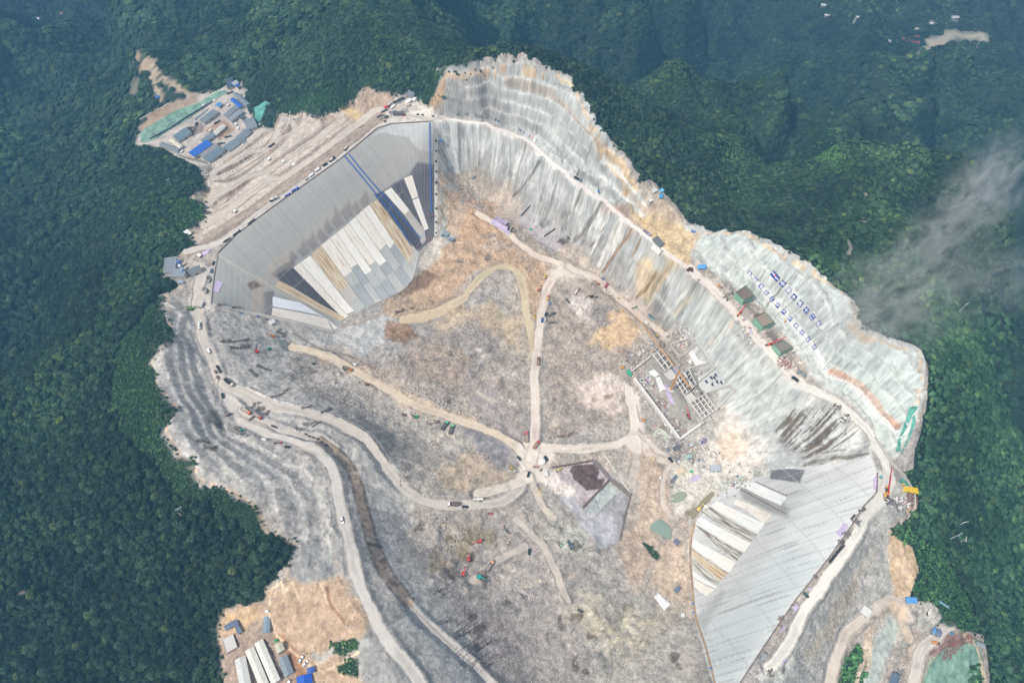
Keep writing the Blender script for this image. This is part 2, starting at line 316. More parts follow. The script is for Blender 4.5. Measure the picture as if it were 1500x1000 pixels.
for pts, w, c in ROADS:
    w = w * .74; c = tuple(min(v_ * (1.04 if w < 4.5 and pts[0][0] in (650, 1012, 1175) else .99), 246) for v_ in c)
    s, m, al, d, q = line_mask(pts, w, 1.2, 1.0)
    zq = hz(q[:, 0], q[:, 1]); zz = np.convolve(np.pad(zq, 6, mode="edge"), np.ones(13) / 13, "valid")
    prof = np.interp(al, np.linspace(0, 1, len(zz)), zz)
    b = 1 - sstep(w + .5, w + 5, d)
    b = b * (1 - face[s] * .9)
    H[s] = H[s] * (1 - b) + prof * b
    H[s] += 1.3 * np.exp(-((d - w - 1.6) / .8) ** 2) * sstep(.4, .6, vn(X[s] / 6, Y[s] / 6, 65)) * (1 - face[s])
    road[s] = np.maximum(road[s], m); RM.append((s, m, c, al, d, w))
for k_ in range(230):   # spoil heaps dumped over the floor
    zn = [[(600,760),(700,780),(720,900),(640,860)],[(720,860),(900,850),(960,960),(820,980)],[(800,420),(900,470),(900,600),(800,620)],[(480,520),(600,590),(620,690),(500,600)],[(640,300),(740,330),(800,400),(650,420)],[(560,500),(740,480),(760,620),(640,590)],[(800,740),(880,790),(870,850),(790,800)]][k_ % 7]
    ra, rb = random.random(), random.random(); A1 = (zn[0][0] + (zn[1][0] - zn[0][0]) * ra, zn[0][1] + (zn[1][1] - zn[0][1]) * ra); B1 = (zn[3][0] + (zn[2][0] - zn[3][0]) * ra, zn[3][1] + (zn[2][1] - zn[3][1]) * ra)
    px_, py_ = A1[0] + (B1[0] - A1[0]) * rb, A1[1] + (B1[1] - A1[1]) * rb; p_ = W3([(px_, py_)])[0]; R_ = random.uniform(3.5, 8); hh = random.uniform(1.2, 3.2)
    s = box_(p_[:1], p_[1:2], R_ * 1.6); dd_ = np.hypot(X[s] - p_[0], (Y[s] - p_[1]) * random.uniform(.7, 1.3)); H[s] += (1 - road[s]) * hh * np.clip(1 - dd_ / R_, 0, 1) * (.7 + .6 * n_sm[s])
sl, m = poly_mask([(340,118),(362,155),(382,182),(345,215),(310,238),(270,228),(235,213),(300,172)], 8, 0)
H[sl] = H[sl] * (1 - m) + 8 * m
depthmap()
# ================================================================== painting
def S(c): 
    c = np.array(c, float) / 255; return np.where(c <= .04045, c / 12.92, ((c + .055) / 1.055) ** 2.4) * .86
C = np.empty((NX, NY, 3), np.float32)
RUB = Z(); FLAT = Z()
n1 = fbm(X / 40, Y / 40, 41, 4); n2 = fbm(X / 7, Y / 7, 43, 3); n3 = fbm(X / 90, Y / 90, 47, 3); n4 = fbm(X / 2.6, Y / 2.6, 48, 2)
def put(s, m, c, a=1., var=0.):
    m = (m * a)[..., None]; cc = S(c)[None, None, :] * np.ones(m.shape)
    if var: cc = cc * (1 + var * ((n2[s] - .5) * 2 + (n1[s] - .5))[..., None])
    C[s] = C[s] * (1 - m) + cc * m
def poly(pts, c, soft=2, rough=1.5, a=1., var=.12, rub=None, brk=0.):
    s, m = poly_mask(pts, soft, rough)
    if brk: m = m * sstep(.5 - brk, .62 - brk, n2[s])
    put(s, m, c, a, var)
    if rub is not None: RUB[s] = RUB[s] * (1 - m) + rub * m
    return s, m
def line(pts, w, c, soft=.8, rough=.6, a=1., var=.1, brk=0., w1=None, smooth=True):
    s, m, al, d, q = line_mask(pts, w, soft, rough, smooth, w1)
    if brk: m = m * sstep(brk - .08, brk + .08, fbm(X[s] / 5, Y[s] / 5, 60, 2))
    put(s, m, c, a, var); return s, m
# hillside: forest floor and shrub
C[:] = S((52, 70, 56)) * (.8 + .5 * n1[..., None])
allm = (slice(None), slice(None))
put(allm, site, (176,168,161), 1, .16)
put(allm, site * sstep(.46, .6, n3), (164,160,158), .8, .12)
put(allm, site * sstep(.52, .62, n1), (186,172,156), .5, .12)
RUB += (site * .5).astype(np.float32)
# ---- slopes: left and right
s, m = poly(UPL, (176,173,170), 4, 1.5, 1, .14, .25)
put(allm, benchf * (X < -50) * sstep(.3, .55, fbm(X / 20, Y / 20, 23, 2)), (200,197,193), .75, .08)
LOWL = [(300,450),(420,468),(490,485),(430,505),(420,540),(460,570),(500,610),(560,650),(600,720),(640,800),(690,900),(760,1060),(600,1060),(545,890),(520,800),(500,700),(430,640),(350,600),(315,520)]
poly(LOWL, (184,181,178), 5, 3, 1, .16, .35)
poly([(520,830),(560,900),(640,1000),(700,1070),(540,1070),(525,990),(520,900)], (160,159,158), 3, 2, 1, .1, .2)
poly([(560,790),(600,860),(660,930),(720,990),(760,1060),(690,1060),(640,960),(580,880),(540,800)], (166,168,170), 3, 3, .9, .12)
poly(UPR, (186,188,184), 3, 1, 1, .08, .12)
poly([(637,165),(650,110),(700,108),(760,200),(700,180)], (160,156,151), 8, 3, .8, .15)
poly([(985,335),(1090,341),(1160,385),(1235,430),(1245,485),(1347,515),(1348,600),(1310,670),(1250,590),(1200,560),(1120,450),(1060,410),(1010,372)], (196,202,197), 4, 2, 1, .06, .08)
poly([(1240,495),(1348,515),(1348,600),(1315,665),(1270,600),(1210,545)], (203,211,206), 6, 3, .8, .05)
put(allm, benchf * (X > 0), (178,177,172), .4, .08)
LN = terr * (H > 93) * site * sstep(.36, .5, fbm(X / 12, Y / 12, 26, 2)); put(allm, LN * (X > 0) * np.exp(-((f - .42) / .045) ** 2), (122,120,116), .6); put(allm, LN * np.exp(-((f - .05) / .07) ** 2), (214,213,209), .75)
RWALL = [(640,172),(700,182),(750,199),(790,226),(840,268),(900,312),(950,354),(1000,394),(1050,440),(1100,500),(1150,552),(1185,575),(1240,605),(1280,655),(1275,668),(1180,684),(1125,692),(1095,650),(1068,600),(1030,540),(1000,490),(930,433),(883,397),(836,352),(773,298),(741,268),(694,246),(655,262),(640,240)]
WM = poly(RWALL, (196,198,195), 2, 1.5, 1, .08, .08)
poly([(960,450),(1050,440),(1180,570),(1150,610),(1100,645),(1060,590),(1010,500)], (198,203,198), 8, 4, .9, .06)
# foot of the wall darker and dirtier
line([(700,250),(755,280),(836,350),(900,405),(970,468)], 9, (160,155,150), 6, 3, .6)
# ochre patches of bare soil on the cuttings
poly([(1000,330),(1020,345),(1015,372),(1012,392),(985,380),(955,350),(930,320),(920,300),(940,300),(970,312)], (206,184,142), 3, 3, 1, .12, .3)
poly([(880,300),(905,300),(940,330),(975,370),(960,352),(930,340),(905,318)], (176,146,124), 3, 3, .9, .15)
poly([(935,280),(985,305),(1000,330),(950,310),(925,290)], (190,172,152), 3, 2, 1, .1)
poly([(880,210),(910,232),(935,282),(920,285),(895,245),(872,215)], (206,178,138), 2, 2, 1, .15)
poly([(945,375),(985,385),(1000,398),(975,415),(955,445),(930,430),(925,400)], (204,182,142), 3, 4, .85, .15)
poly([(905,330),(912,345),(895,365),(888,355)], (205,196,180), 3, 3, .5)
poly([(655,107),(640,135),(622,158),(636,168),(650,160),(655,130)], (186,160,130), 2, 2, 1, .15)
for p in ([(765,98),(830,118),(850,148),(868,190),(880,208)], [(880,208),(910,235),(935,280)], [(1090,341),(1150,375),(1235,430)], [(1020,340),(1060,342),(1090,341)], [(1242,482),(1290,504),(1347,514)], [(1349,520),(1347,590)]):
    line(p, 1.6, (214,190,158), .8, 1.5, .9, .15, .42)
for p in ([(240,432),(252,450),(243,465),(252,490),(240,510),(224,530),(232,565),(258,598),(243,630),(262,660),(288,690)], [(288,700),(345,722),(372,742),(390,775),(436,800)]):
    line(p, 1.6, (206,184,160), .8, 1.5, .9, .15, .4)
line([(640,112),(700,108),(745,104)], 1.6, (210,180,150), .8, 1, .8, .1, .4)
# bench roads high on the right cutting (pale drain lines)
for p, w, c, a in (([(655,145),(700,148),(745,165),(800,200),(850,255),(900,285),(940,310)], 1.3, (150,146,142), .5),
              ([(740,115),(790,130),(830,160),(870,205),(905,245)], 1.6, (180,160,140), .6),
              ([(800,160),(835,195),(870,235),(905,262),(935,290)], 1.2, (160,156,150), .5),
              ([(862,245),(890,265),(915,290),(945,315)], 1.0, (218,222,218), .9), ([(884,232),(905,250),(925,275),(945,300)], 1.0, (216,220,216), .9),
              ([(1085,385),(1120,400),(1150,425),(1190,465),(1220,490)], 2.4, (205,206,200), .6), ([(1010,365),(1060,380),(1095,400)], 1.6, (190,186,178), .6)):
    line(p, w, c, .6, .6, a)
line([(1104,408),(1130,440),(1160,472),(1188,505),(1200,525),(1212,545),(1240,557),(1262,575),(1285,605),(1312,632)], 1.3, (240,240,235), .5, .2, 1, 0)
line([(1214,543),(1242,555),(1265,572),(1288,600),(1314,628)], 1.0, (196,146,120), .5, .2, .75, .1)
line([(1217,541),(1245,552),(1268,569),(1291,597),(1316,625)], .8, (214,168,136), .5, .2, .9, .1)
# ---- pit floor
poly([(640,260),(660,255),(700,255),(745,270),(790,310),(830,350),(870,385),(950,445),(990,490),(940,500),(860,450),(800,400),(720,350),(650,350)], (186,174,162), 6, 5, .9, .12, .35)
poly([(650,262),(700,290),(720,330),(800,380),(810,430),(780,470),(760,400),(735,385),(700,400),(640,450),(600,470),(600,430),(640,370),(640,300)], (190,164,138), 6, 5, 1, .16, .45)
poly([(645,275),(668,270),(688,300),(672,345),(655,360),(640,355)], (176,177,175), 3, 3, 1, .1, .1)
poly([(630,350),(650,345),(645,375),(628,398),(614,392)], (196,190,180), 3, 3, 1, .12, .1)
poly([(605,400),(628,398),(640,405),(625,420),(595,432),(580,435)], (140,118,98), 3, 3, .9, .12)
poly([(560,440),(600,430),(630,440),(640,455),(600,470),(555,460)], (178,158,136), 4, 4, .9, .15)
poly([(430,505),(500,485),(560,460),(590,480),(560,500),(520,530),(480,520)], (182,184,186), 4, 5, .9, .1, .2)
poly([(565,470),(600,478),(615,495),(590,505),(560,495)], (150,122,96), 3, 4, .85, .2)
poly([(640,440),(672,430),(680,450),(655,470)], (158,132,104), 3, 4, .5, .2)
poly([(620,470),(720,440),(760,470),(770,520),(700,480),(650,495)], (190,172,146), 6, 6, .8, .14, .4)
poly([(520,545),(600,500),(700,470),(770,530),(770,640),(720,620),(600,570)], (168,158,150), 10, 8, 1, .16, .6)
poly([(600,510),(700,480),(740,520),(700,560),(620,540)], (150,144,142), 8, 8, .6, .15, .6)
for q_, c_, a_ in (([(470,500),(540,520),(600,560),(560,590),(500,560),(450,520)],(182,164,148),.6), ([(590,520),(640,500),(690,520),(680,560),(620,560)],(178,158,140),.55), ([(810,500),(860,520),(870,570),(820,590)],(184,164,148),.6), ([(640,700),(700,700),(720,730),(650,728)],(196,172,144),.6), ([(600,760),(680,740),(760,760),(740,820),(660,850),(610,810)],(178,166,152),.55), ([(650,270),(720,300),(740,340),(690,350),(650,330)],(192,160,130),.7)): poly(q_, c_, 7, 8, a_, .14, None, .3)
poly([(690,590),(720,560),(768,640),(776,672),(750,650)], (164,156,154), 6, 3, .9, .08, .1)
poly([(800,420),(860,420),(950,500),(940,560),(920,600),(860,640),(800,640),(795,520)], (172,160,150), 8, 6, 1, .16, .55)
poly([(860,440),(905,450),(905,490),(870,480)], (150,144,142), 6, 6, .7, .15, .7)
poly([(905,450),(935,480),(930,510),(895,515),(870,500)], (206,180,140), 5, 5, .9, .12, .3)
poly([(840,425),(868,440),(862,475),(838,455)], (222,212,208), 5, 5, .8, .1)
poly([(880,540),(920,560),(910,600),(870,600),(850,570)], (220,206,198), 6, 6, .85, .1, .3)
poly([(800,600),(860,590),(880,620),(840,640),(800,645)], (166,156,148), 4, 5, .8, .15)
poly([(803,636),(840,634),(830,640),(804,641)], (112,88,74), 1.5, 3, .8, .1)
poly([(430,520),(520,550),(600,600),(700,640),(745,680),(690,735),(620,730),(560,660),(500,610),(430,560)], (172,166,160), 8, 6, 1, .15, .6)
poly([(672,622),(700,618),(740,640),(752,665),(728,690),(690,650)], (150,146,150), 4, 4, .9, .12, .2)
poly([(640,690),(690,650),(730,690),(770,690),(740,715),(690,715),(650,720)], (190,172,150), 6, 6, .8, .16, .4)
poly([(465,545),(490,520),(520,560),(510,590),(470,575)], (190,184,178), 8, 6, .7, .14, .5)
poly([(430,505),(520,540),(600,590),(700,625),(700,612),(600,575),(500,530)], (204,184,160), 5, 4, .8, .1)
poly([(620,740),(700,745),(780,760),(820,800),(850,900),(930,1060),(760,1060),(700,950),(640,870),(600,800)], (170,163,158), 10, 8, 1, .14, .5)
poly([(780,730),(830,760),(900,820),(960,880),(1010,920),(1040,1060),(880,1060),(840,900),(800,800)], (170,166,160), 12, 8, 1, .14, .5)
for (x, y, r, c, a) in ((700,785,26,(150,140,112),.8),(672,800,16,(146,134,100),.8),(655,828,18,(160,140,104),.6),(870,900,40,(196,186,160),.5),(905,890,30,(150,146,142),.6),(930,920,36,(196,186,160),.45),(840,790,30,(186,190,180),.6),(790,720,14,(206,188,150),.9),(760,880,30,(150,146,146),.5),(720,940,50,(160,150,150),.6),(850,850,30,(148,143,140),.6),(980,900,28,(176,166,150),.6),(1000,850,20,(186,170,152),.7),(560,520,30,(176,176,176),.5),(430,540,24,(150,146,142),.6),(470,500,16,(190,190,190),.6),(920,950,40,(176,170,158),.5),(870,960,26,(140,138,138),.4),(600,640,26,(160,156,152),.6)):
    n = 9; poly([(x + r * math.cos(2 * math.pi * k / n), y + r * .8 * math.sin(2 * math.pi * k / n)) for k in range(n)], c, 6, 8, a, .14)
for k in range(9):   # radiating wheel marks on the fill
    an = k * 2 * math.pi / 9; line([(912,925),(912 + 40 * math.cos(an), 925 + 34 * math.sin(an))], 2.4, (196,188,166) if k % 2 else (150,148,144), 2, 2, .5, .1)
rt_ = random.Random(5)
for k in range(70):   # vehicle tracks and scrapes over the floor
    zx, zy, zr = [(560,560,70),(650,800,50),(760,850,60),(860,560,50),(700,560,60),(900,900,70),(470,560,30),(850,620,40),(720,390,50),(600,660,50)][k % 10]
    x, y = zx + rt_.uniform(-zr, zr), zy + rt_.uniform(-zr, zr) * .7; an = rt_.random() * 6.28; L_ = rt_.uniform(18, 50); bd = rt_.uniform(-.8, .8)
    line([(x, y), (x + L_ * .5 * math.cos(an), y + L_ * .5 * math.sin(an)), (x + L_ * math.cos(an + bd), y + L_ * math.sin(an + bd))], rt_.choice([.7, .9, 2.2, 3.2]), rt_.choice([(200,192,184),(206,196,180),(146,138,132),(188,180,176)]), .8, 1, .55, .1, .3)
for k in range(150):   # fresh dark and pale dumps
    zx, zy, zr = [(560,560,80),(650,800,60),(760,880,80),(860,540,60),(700,560,70),(920,930,80),(470,560,40),(850,620,50),(700,370,50),(620,680,50),(940,740,30),(1000,700,40)][k % 12]
    x, y, r = zx + rt_.uniform(-zr, zr), zy + rt_.uniform(-zr, zr) * .75, rt_.uniform(2.5, 9)
    poly([(x + r * math.cos(t_) * rt_.uniform(.5, 1.2), y + r * .7 * math.sin(t_) * rt_.uniform(.5, 1.2)) for t_ in np.arange(0, 6.2, .9)], rt_.choice([(136,126,120),(148,140,136),(206,198,190),(196,178,156),(212,206,200),(160,142,124)]), 1.2, 3, rt_.uniform(.35, .75), .2)
# right side of the floor
poly([(920,640),(950,650),(975,690),(985,740),(960,800),(930,870),(905,800),(935,745),(938,710),(925,680)], (190,172,156), 5, 4, 1, .12, .4)
poly([(985,690),(1040,650),(1100,640),(1125,690),(1078,708),(1040,740),(1010,780),(990,750)], (206,202,194), 6, 4, 1, .1, .45)
poly([(1045,630),(1075,600),(1110,640),(1125,680),(1090,700),(1060,690),(1030,660)], (216,210,203), 5, 4, 1, .08, .1)
poly([(1050,640),(1080,625),(1090,660),(1060,680)], (226,200,182), 6, 5, .7, .1)
poly([(985,590),(1030,590),(1060,600),(1050,640),(1010,655)], (202,198,192), 4, 4, .6, .1)
poly([(960,800),(985,790),(1010,830),(1015,900),(990,880),(950,850)], (196,178,160), 5, 4, 1, .12, .4)
poly([(1000,905),(1030,930),(1040,1010),(1010,1000),(985,930)], (176,170,162), 5, 4, .8, .12, .4)
poly([(985,760),(1020,735),(1012,775),(1000,790)], (166,150,138), 4, 4, .8, .2)
# stock bays
poly([(822,688),(868,676),(905,702),(855,742),(838,730),(800,705)], (182,172,176), 2, 2, 1, .08, .1)
poly([(838,684),(868,680),(878,700),(890,702),(882,718),(860,722),(856,708),(840,700)], (112,96,92), 1, 3, 1, .1)
poly([(890,706),(922,730),(882,770),(852,750)], (176,184,184), 1.5, .5, 1, .05, .05)
poly([(905,716),(922,730),(906,795),(880,800),(868,770)], (164,163,168), 1.5, 1, 1, .05, .05)
poly([(852,750),(880,752),(902,760),(904,796),(880,800),(850,770),(822,730),(838,725)], (178,178,186), 2, 3, .9, .06, .05)
poly([(795,690),(815,690),(845,720),(830,728),(800,710)], (226,216,210), 3, 3, .9, .06)
poly([(765,298),(775,302),(830,350),(822,365),(802,368),(760,325)], (178,172,176), 2, 1, 1, .05, .05)
poly([(793,320),(803,322),(808,332),(797,336),(790,328)], (84,68,68), 1, 2, 1, .1)
poly([(822,350),(832,346),(834,354),(824,360),(812,356)], (110,98,92), 1, 2, .9, .1)
poly([(760,285),(800,310),(835,350),(800,345)], (180,182,180), 4, 3, .6, .08)
# camp yards
poly([(203,190),(250,152),(282,141),(332,128),(355,118),(360,155),(382,184),(345,218),(310,238),(255,226),(235,214),(198,212)], (186,178,172), 2, 1.5, 1, .08, .15)
poly([(203,187),(222,166),(252,151),(285,141),(290,148),(240,175),(205,197)], (170,150,130), 2, 1, .9, .1)
poly([(300,190),(330,175),(345,190),(320,205)], (170,140,116), 2, 2, .8, .2)
poly([(272,192),(296,178),(302,188),(282,200)], (130,118,112), 2, 2, .8, .25)
# downstream tiers of the left dam
DM = poly(DSL, (168,154,143), 2, 1.5, 1, .14, .55)
put(allm, dband, (206,196,187), .8, .06)
for p in ([(300,345),(400,283),(480,228),(545,180)], [(310,320),(400,262),(480,205),(530,165)], [(320,290),(400,245),(460,198)], [(330,262),(390,225),(420,200)], [(290,362),(380,308),(470,245),(550,185)]):
    line(p, 1.6, (158,142,130), 1.5, .8, .8, .12)
poly([(500,156),(540,130),(556,138),(590,140),(560,165),(530,180),(510,180)], (176,158,142), 4, 3, 1, .12, .3)
poly([(500,160),(512,150),(530,170),(520,180)], (206,186,140), 3, 3, .8, .1)
poly([(274,290),(300,282),(318,280),(312,300),(290,300)], (206,194,176), 2, 3, .9, .15, .5)
# crest yard behind the left dam
poly([(560,165),(585,140),(612,150),(640,165),(650,178),(575,181)], (206,200,194), 2, 1.5, 1, .08)
poly([(598,164),(625,160),(652,172),(640,177),(600,176)], (232,224,214), 2, 1.5, .9, .06)
# downstream side of the right dam
DSR = [(1300,700),(1337,712),(1343,735),(1335,752),(1303,770),(1312,790),(1330,870),(1300,878),(1240,925),(1215,1000),(1205,1060),(1060,1060),(1110,1000),(1160,925),(1210,862),(1250,790)]
DM2 = poly(DSR, (172,171,168), 3, 2, 1, .08, .45)
poly([(1230,870),(1270,820),(1280,800),(1250,880),(1190,970),(1180,960)], (188,172,150), 5, 4, .5, .1)
poly([(1304,775),(1335,800),(1347,838),(1328,875),(1310,868),(1300,800)], (208,184,152), 2, 1.5, 1, .1, .2)
poly([(1340,735),(1345,745),(1335,755),(1328,750),(1336,738)], (208,184,152), 1.5, 1.5, 1, .1)
poly([(1128,980),(1150,950),(1170,930),(1160,985),(1140,1010),(1110,985)], (206,208,202), 3, 3, 1, .06)
poly([(1300,900),(1322,912),(1300,960),(1270,1060),(1240,1060),(1275,960)], (176,184,180), 3, 2, 1, .1, .1)
poly([(1265,925),(1285,920),(1275,960),(1260,1010),(1250,1030),(1250,985)], (206,190,168), 3, 4, .9, .12)
poly([(1345,880),(1372,886),(1384,920),(1360,930),(1335,920)], (180,178,172), 3, 2, 1, .12, .5)
poly([(1330,890),(1345,890),(1335,940),(1310,980),(1318,930)], (158,158,152), 3, 3, .8, .16, .5)
poly([(1360,970),(1380,945),(1430,935),(1440,960),(1440,1060),(1330,1060)], (150,166,146), 2, 2, 1, .1, .2)
poly([(1355,950),(1400,925),(1430,935),(1400,950),(1365,965)], (146,120,112), 2, 3, .9, .25, .4)
line([(1412,930),(1428,945),(1438,975),(1446,1010),(1450,1060)], 2.0, (208,192,164), .8, .4, 1, .1)
# ---- soil at lower left
poly([(415,850),(438,812),(470,830),(490,815),(520,880),(545,910),(525,940),(490,940),(530,1000),(520,1060),(330,1060),(322,960),(328,892),(385,880),(395,855)], (190,167,143), 4, 3, 1, .1, .3)
poly([(430,815),(440,790),(480,800),(500,840),(470,850),(452,858),(424,845)], (158,158,158), 3, 2, 1, .12, .2)
poly([(330,900),(375,885),(385,905),(370,935),(345,930)], (204,176,136), 3, 2, .8, .1)
poly([(345,930),(380,905),(398,920),(430,960),(450,1000),(450,1060),(330,1060),(325,965)], (166,150,138), 3, 2, .9, .08)
poly([(400,930),(430,980),(435,1050),(455,1050),(445,975),(430,945),(415,925)], (170,128,96), 2, 1, .8, .08)
for p in ([(395,885),(398,862),(412,852),(415,870),(428,852),(438,878)], [(393,895),(405,930),(430,955),(455,975),(475,985)], [(480,980),(500,972),(525,955)], [(470,855),(480,880),(500,910)]):
    line(p, 1.1, (222,200,170), .6, .4, .9, .1, smooth=False)
line([(478,860),(485,885),(503,912)], 1.4, (150,112,84), .8, .6, .8, .1)
line([(460,960),(470,962),(500,945),(540,940)], 3, (180,184,184), 2, 1, .7)
# small clearings and tracks on the forested hills
poly([(193,80),(222,84),(236,108),(222,100),(208,104)], (188,164,136), 1.5, 2, 1, .12)
poly([(195,118),(206,112),(200,140),(190,150)], (156,146,126), 1.5, 3, .6, .2)
poly([(205,172),(230,160),(250,150),(235,168),(215,178)], (170,146,124), 2, 2, .9, .15)
for x, y, r in ((38,127,6),(76,153,5),(105,165,5),(165,184,4),(175,130,3),(262,758,4),(1345,545,4),(1362,540,6),(1240,370,6),(1265,325,4),(1305,440,5),(1295,470,4),(1110,340,8),(1020,238,7),(1265,285,5),(1430,890,8),(1425,905,6),(1395,715,3),(30,870,6),(60,905,4)):
    poly([(x + r * math.cos(t) * (.7 + .5 * random.random()), y + r * .7 * math.sin(t)) for t in (0, 1.05, 2.1, 3.14, 4.2, 5.2)], (176,160,142), 1.2, 2.5, .9, .1)
poly([(1348,70),(1362,56),(1380,49),(1410,44),(1438,48),(1462,60),(1420,60),(1385,61),(1362,72)], (190,182,160), 2, 3, 1, .1)
poly([(1360,70),(1375,64),(1388,62),(1372,71)], (206,170,136), 2, 3, 1, .1)
for p in ([(1340,42),(1375,31),(1410,31),(1440,45)], [(1238,380),(1245,362),(1240,350)]):
    line(p, 3.2, (158,152,142), 1.5, 1, .9, .1)
# roads over everything
for s, m, c, al, d, w in RM:
    put(s, m, c, .95, .05)
    tr = fbm(d / 1.1, al * 9, 61, 2); put(s, m * sstep(.52, .66, tr), tuple(np.array(c) * .87), .55); put(s, m * sstep(.5, .36, tr), tuple(np.minimum(np.array(c) * 1.08, 250)), .5)
    rut = np.exp(-((d - w * .38) / .7) ** 2); put(s, m * rut, tuple(np.array(c) * .93), .3)
    edge = np.exp(-((d - w - .6) / .9) ** 2) * (n2[s] > .5); put(s, edge, (146,138,130), .3)
    RUB[s] *= (1 - m)
JUNC = [([(755,655),(778,640),(800,650),(812,665),(800,690),(815,700),(780,705),(755,700),(762,680)], (226,216,207)), ([(795,405),(830,385),(850,395),(880,412),(850,408),(815,402)], (222,211,202)), ([(325,570),(350,580),(360,600),(400,622),(450,648),(470,665),(440,655),(380,632),(350,622),(330,590)], (205,199,194)),
        ([(915,650),(930,630),(950,645),(985,672),(950,655),(935,665)], (222,212,203)), ([(590,462),(620,455),(640,452),(650,458),(610,475),(590,472)], (206,186,156)), ([(340,400),(285,385),(285,420),(290,460),(310,450),(318,380)], (198,192,186)), ([(1285,690),(1305,690),(1318,720),(1290,745),(1265,770),(1250,775),(1280,725)], (208,208,203)), ([(1310,878),(1330,890),(1330,910),(1318,900),(1300,884)], (222,200,174)), ([(945,640),(935,575),(915,560),(925,610)], (226,216,210))]
for pts, c in JUNC:
    s, m = poly_mask(pts, 2.5, 1.5); put(s, m, c, .95, .05); road[s] = np.maximum(road[s], m); RUB[s] *= (1 - m)
# brown berm at the left
s, m = line([(470,645),(500,668),(520,700),(532,745),(545,795),(562,835),(600,882)], 4.6, (164,148,134), 1, .8, 1, .06); RUB[s] *= (1 - m)
line([(470,640),(505,664),(526,697),(540,745),(553,793),(572,832),(606,878)], 1.1, (112,104,96), .6, .6, .8, .1, .3)
line([(462,650),(496,674),(514,705),(524,748),(538,797),(555,840),(594,888)], .9, (112,104,96), .6, .6, .7, .1, .3)
line([(330,548),(360,566),(400,585),(455,596),(505,612),(548,640),(580,685),(598,708)], .8, (236,230,224), .5, .3, .9, .05)
line([(700,980),(660,944),(610,895),(590,868)], .8, (120,112,106), .5, .3, .7, .05)
line([(500,480),(530,472),(565,455),(600,440)], 1.2, (150,132,118), 1, 1, .6)
line([(430,488),(450,500),(475,512),(520,525),(555,545)], 1.1, (140,124,112), .8, .8, .8)
# ---- streaks down the fall line (line integral of noise along the slope)
i0, i1 = np.searchsorted(GX, [-459.5, 499.5]); j0, j1 = np.searchsorted(GY, [25.5, 759.5]); fs = (slice(i0, i1), slice(j0, j1))
Hs = H0[fs]; gx, gy = np.gradient(Hs); gm = np.hypot(gx, gy) + 1e-6; ux, uy = gx / gm, gy / gm
def lic(noise, L):
    ii, jj = np.meshgrid(np.arange(noise.shape[0]), np.arange(noise.shape[1]), indexing="ij"); acc = noise.copy(); n = 1
    for sgn in (1, -1):
        a = ii.astype(float); b = jj.astype(float)
        for k in range(L):
            ai = np.clip(np.rint(a).astype(int), 0, noise.shape[0] - 1); bi = np.clip(np.rint(b).astype(int), 0, noise.shape[1] - 1)
            a = a + sgn * ux[ai, bi]; b = b + sgn * uy[ai, bi]
            ai = np.clip(np.rint(a).astype(int), 0, noise.shape[0] - 1); bi = np.clip(np.rint(b).astype(int), 0, noise.shape[1] - 1)
            acc += noise[ai, bi]; n += 1
    acc /= n; acc -= acc.mean(); return acc / acc.std()
wn = RNG.random(Hs.shape)
L1 = lic(wn, 13); L2 = lic(wn * .5 + fbm(X[fs] / 2.5, Y[fs] / 2.5, 77, 2), 30)
slope = np.zeros((NX, NY), np.float32); slope[fs] = sstep(.3, .5, gm) * .9
st1 = Z(); st1[fs] = L1; st2 = Z(); st2[fs] = L2
fac = np.clip(1 + slope * (1 - face) * (1 - road * .8) * (1 - benchf * .6) * site * (.042 * st1 + .036 * st2) * (1 - .7 * eng), .5, 1.4); C *= fac[..., None]
# white runs and dark cracks on the right wall
s, m = WM
ang_ = np.arctan2(Y[s] - 330, X[s] - 10) * 420; pn = vn(np.floor(ang_ / 13 + n2[s] * .25) * 7.7, X[s] * 0, 3); C[s] *= (1 + (m * (1 - road[s]) * (pn - .5) * .38))[..., None]; jt = np.abs(ang_ / 13 + n2[s] * .25 - np.rint(ang_ / 13 + n2[s] * .25)); put(s, m * (1 - road[s]) * (jt < .035), (140,134,126), .45)
put(s, m * (1 - road[s]) * np.exp(-((H0[s] - 84) / 4.5) ** 2) * sstep(.4, .55, n2[s] * .5 + n1[s] * .5), (226,223,216), .75); put(s, m * (1 - road[s]) * np.exp(-((H0[s] - 50 + 3 * n3[s]) / .9) ** 2), (150,145,137), .5); put(s, m * (1 - road[s]) * np.exp(-((H0[s] - 30 + 3 * n3[s]) / .9) ** 2), (208,206,200), .4)
t = m * slope[s] * (1 - road[s]); put(s, t * sstep(.9, 1.7, st2[s]) * sstep(.44, .56, n3[s] * .5 + n1[s] * .5), (228,225,220), .8)
put(s, t * sstep(1.2, 2.0, -st2[s]) * sstep(.46, .56, n1[s]), (136,130,122), .5)
put(s, t * sstep(1.6, 2.4, -st1[s]), (146,140,132), .4)
s, m = poly_mask([(640,175),(680,180),(690,240),(655,262),(640,240)], 5, 2); put(s, m * sstep(0, 1.4, st2[s]), (110,102,96), .7); put(s, m * sstep(.4, 1.2, -st2[s]), (215,212,206), .7)
s, m = poly_mask([(1050,400),(1160,390),(1235,440),(1240,500),(1330,560),(1270,590),(1200,545),(1120,450)], 8, 4); put(s, m * sstep(.9, 1.9, st1[s]), (140,138,128), .8); 
s, m = poly_mask([(680,175),(745,198),(770,235),(745,270),(700,250)], 5, 2); put(s, m * sstep(.3, .9, st2[s]), (234,232,228), .8)
s, m = poly_mask([(1165,590),(1225,600),(1270,650),(1180,675),(1135,640)], 5, 3); put(s, m * sstep(.2, .9, st2[s]), (112,98,84), .9); put(s, m * sstep(.5, 1.2, -st2[s]), (228,226,220), .6)
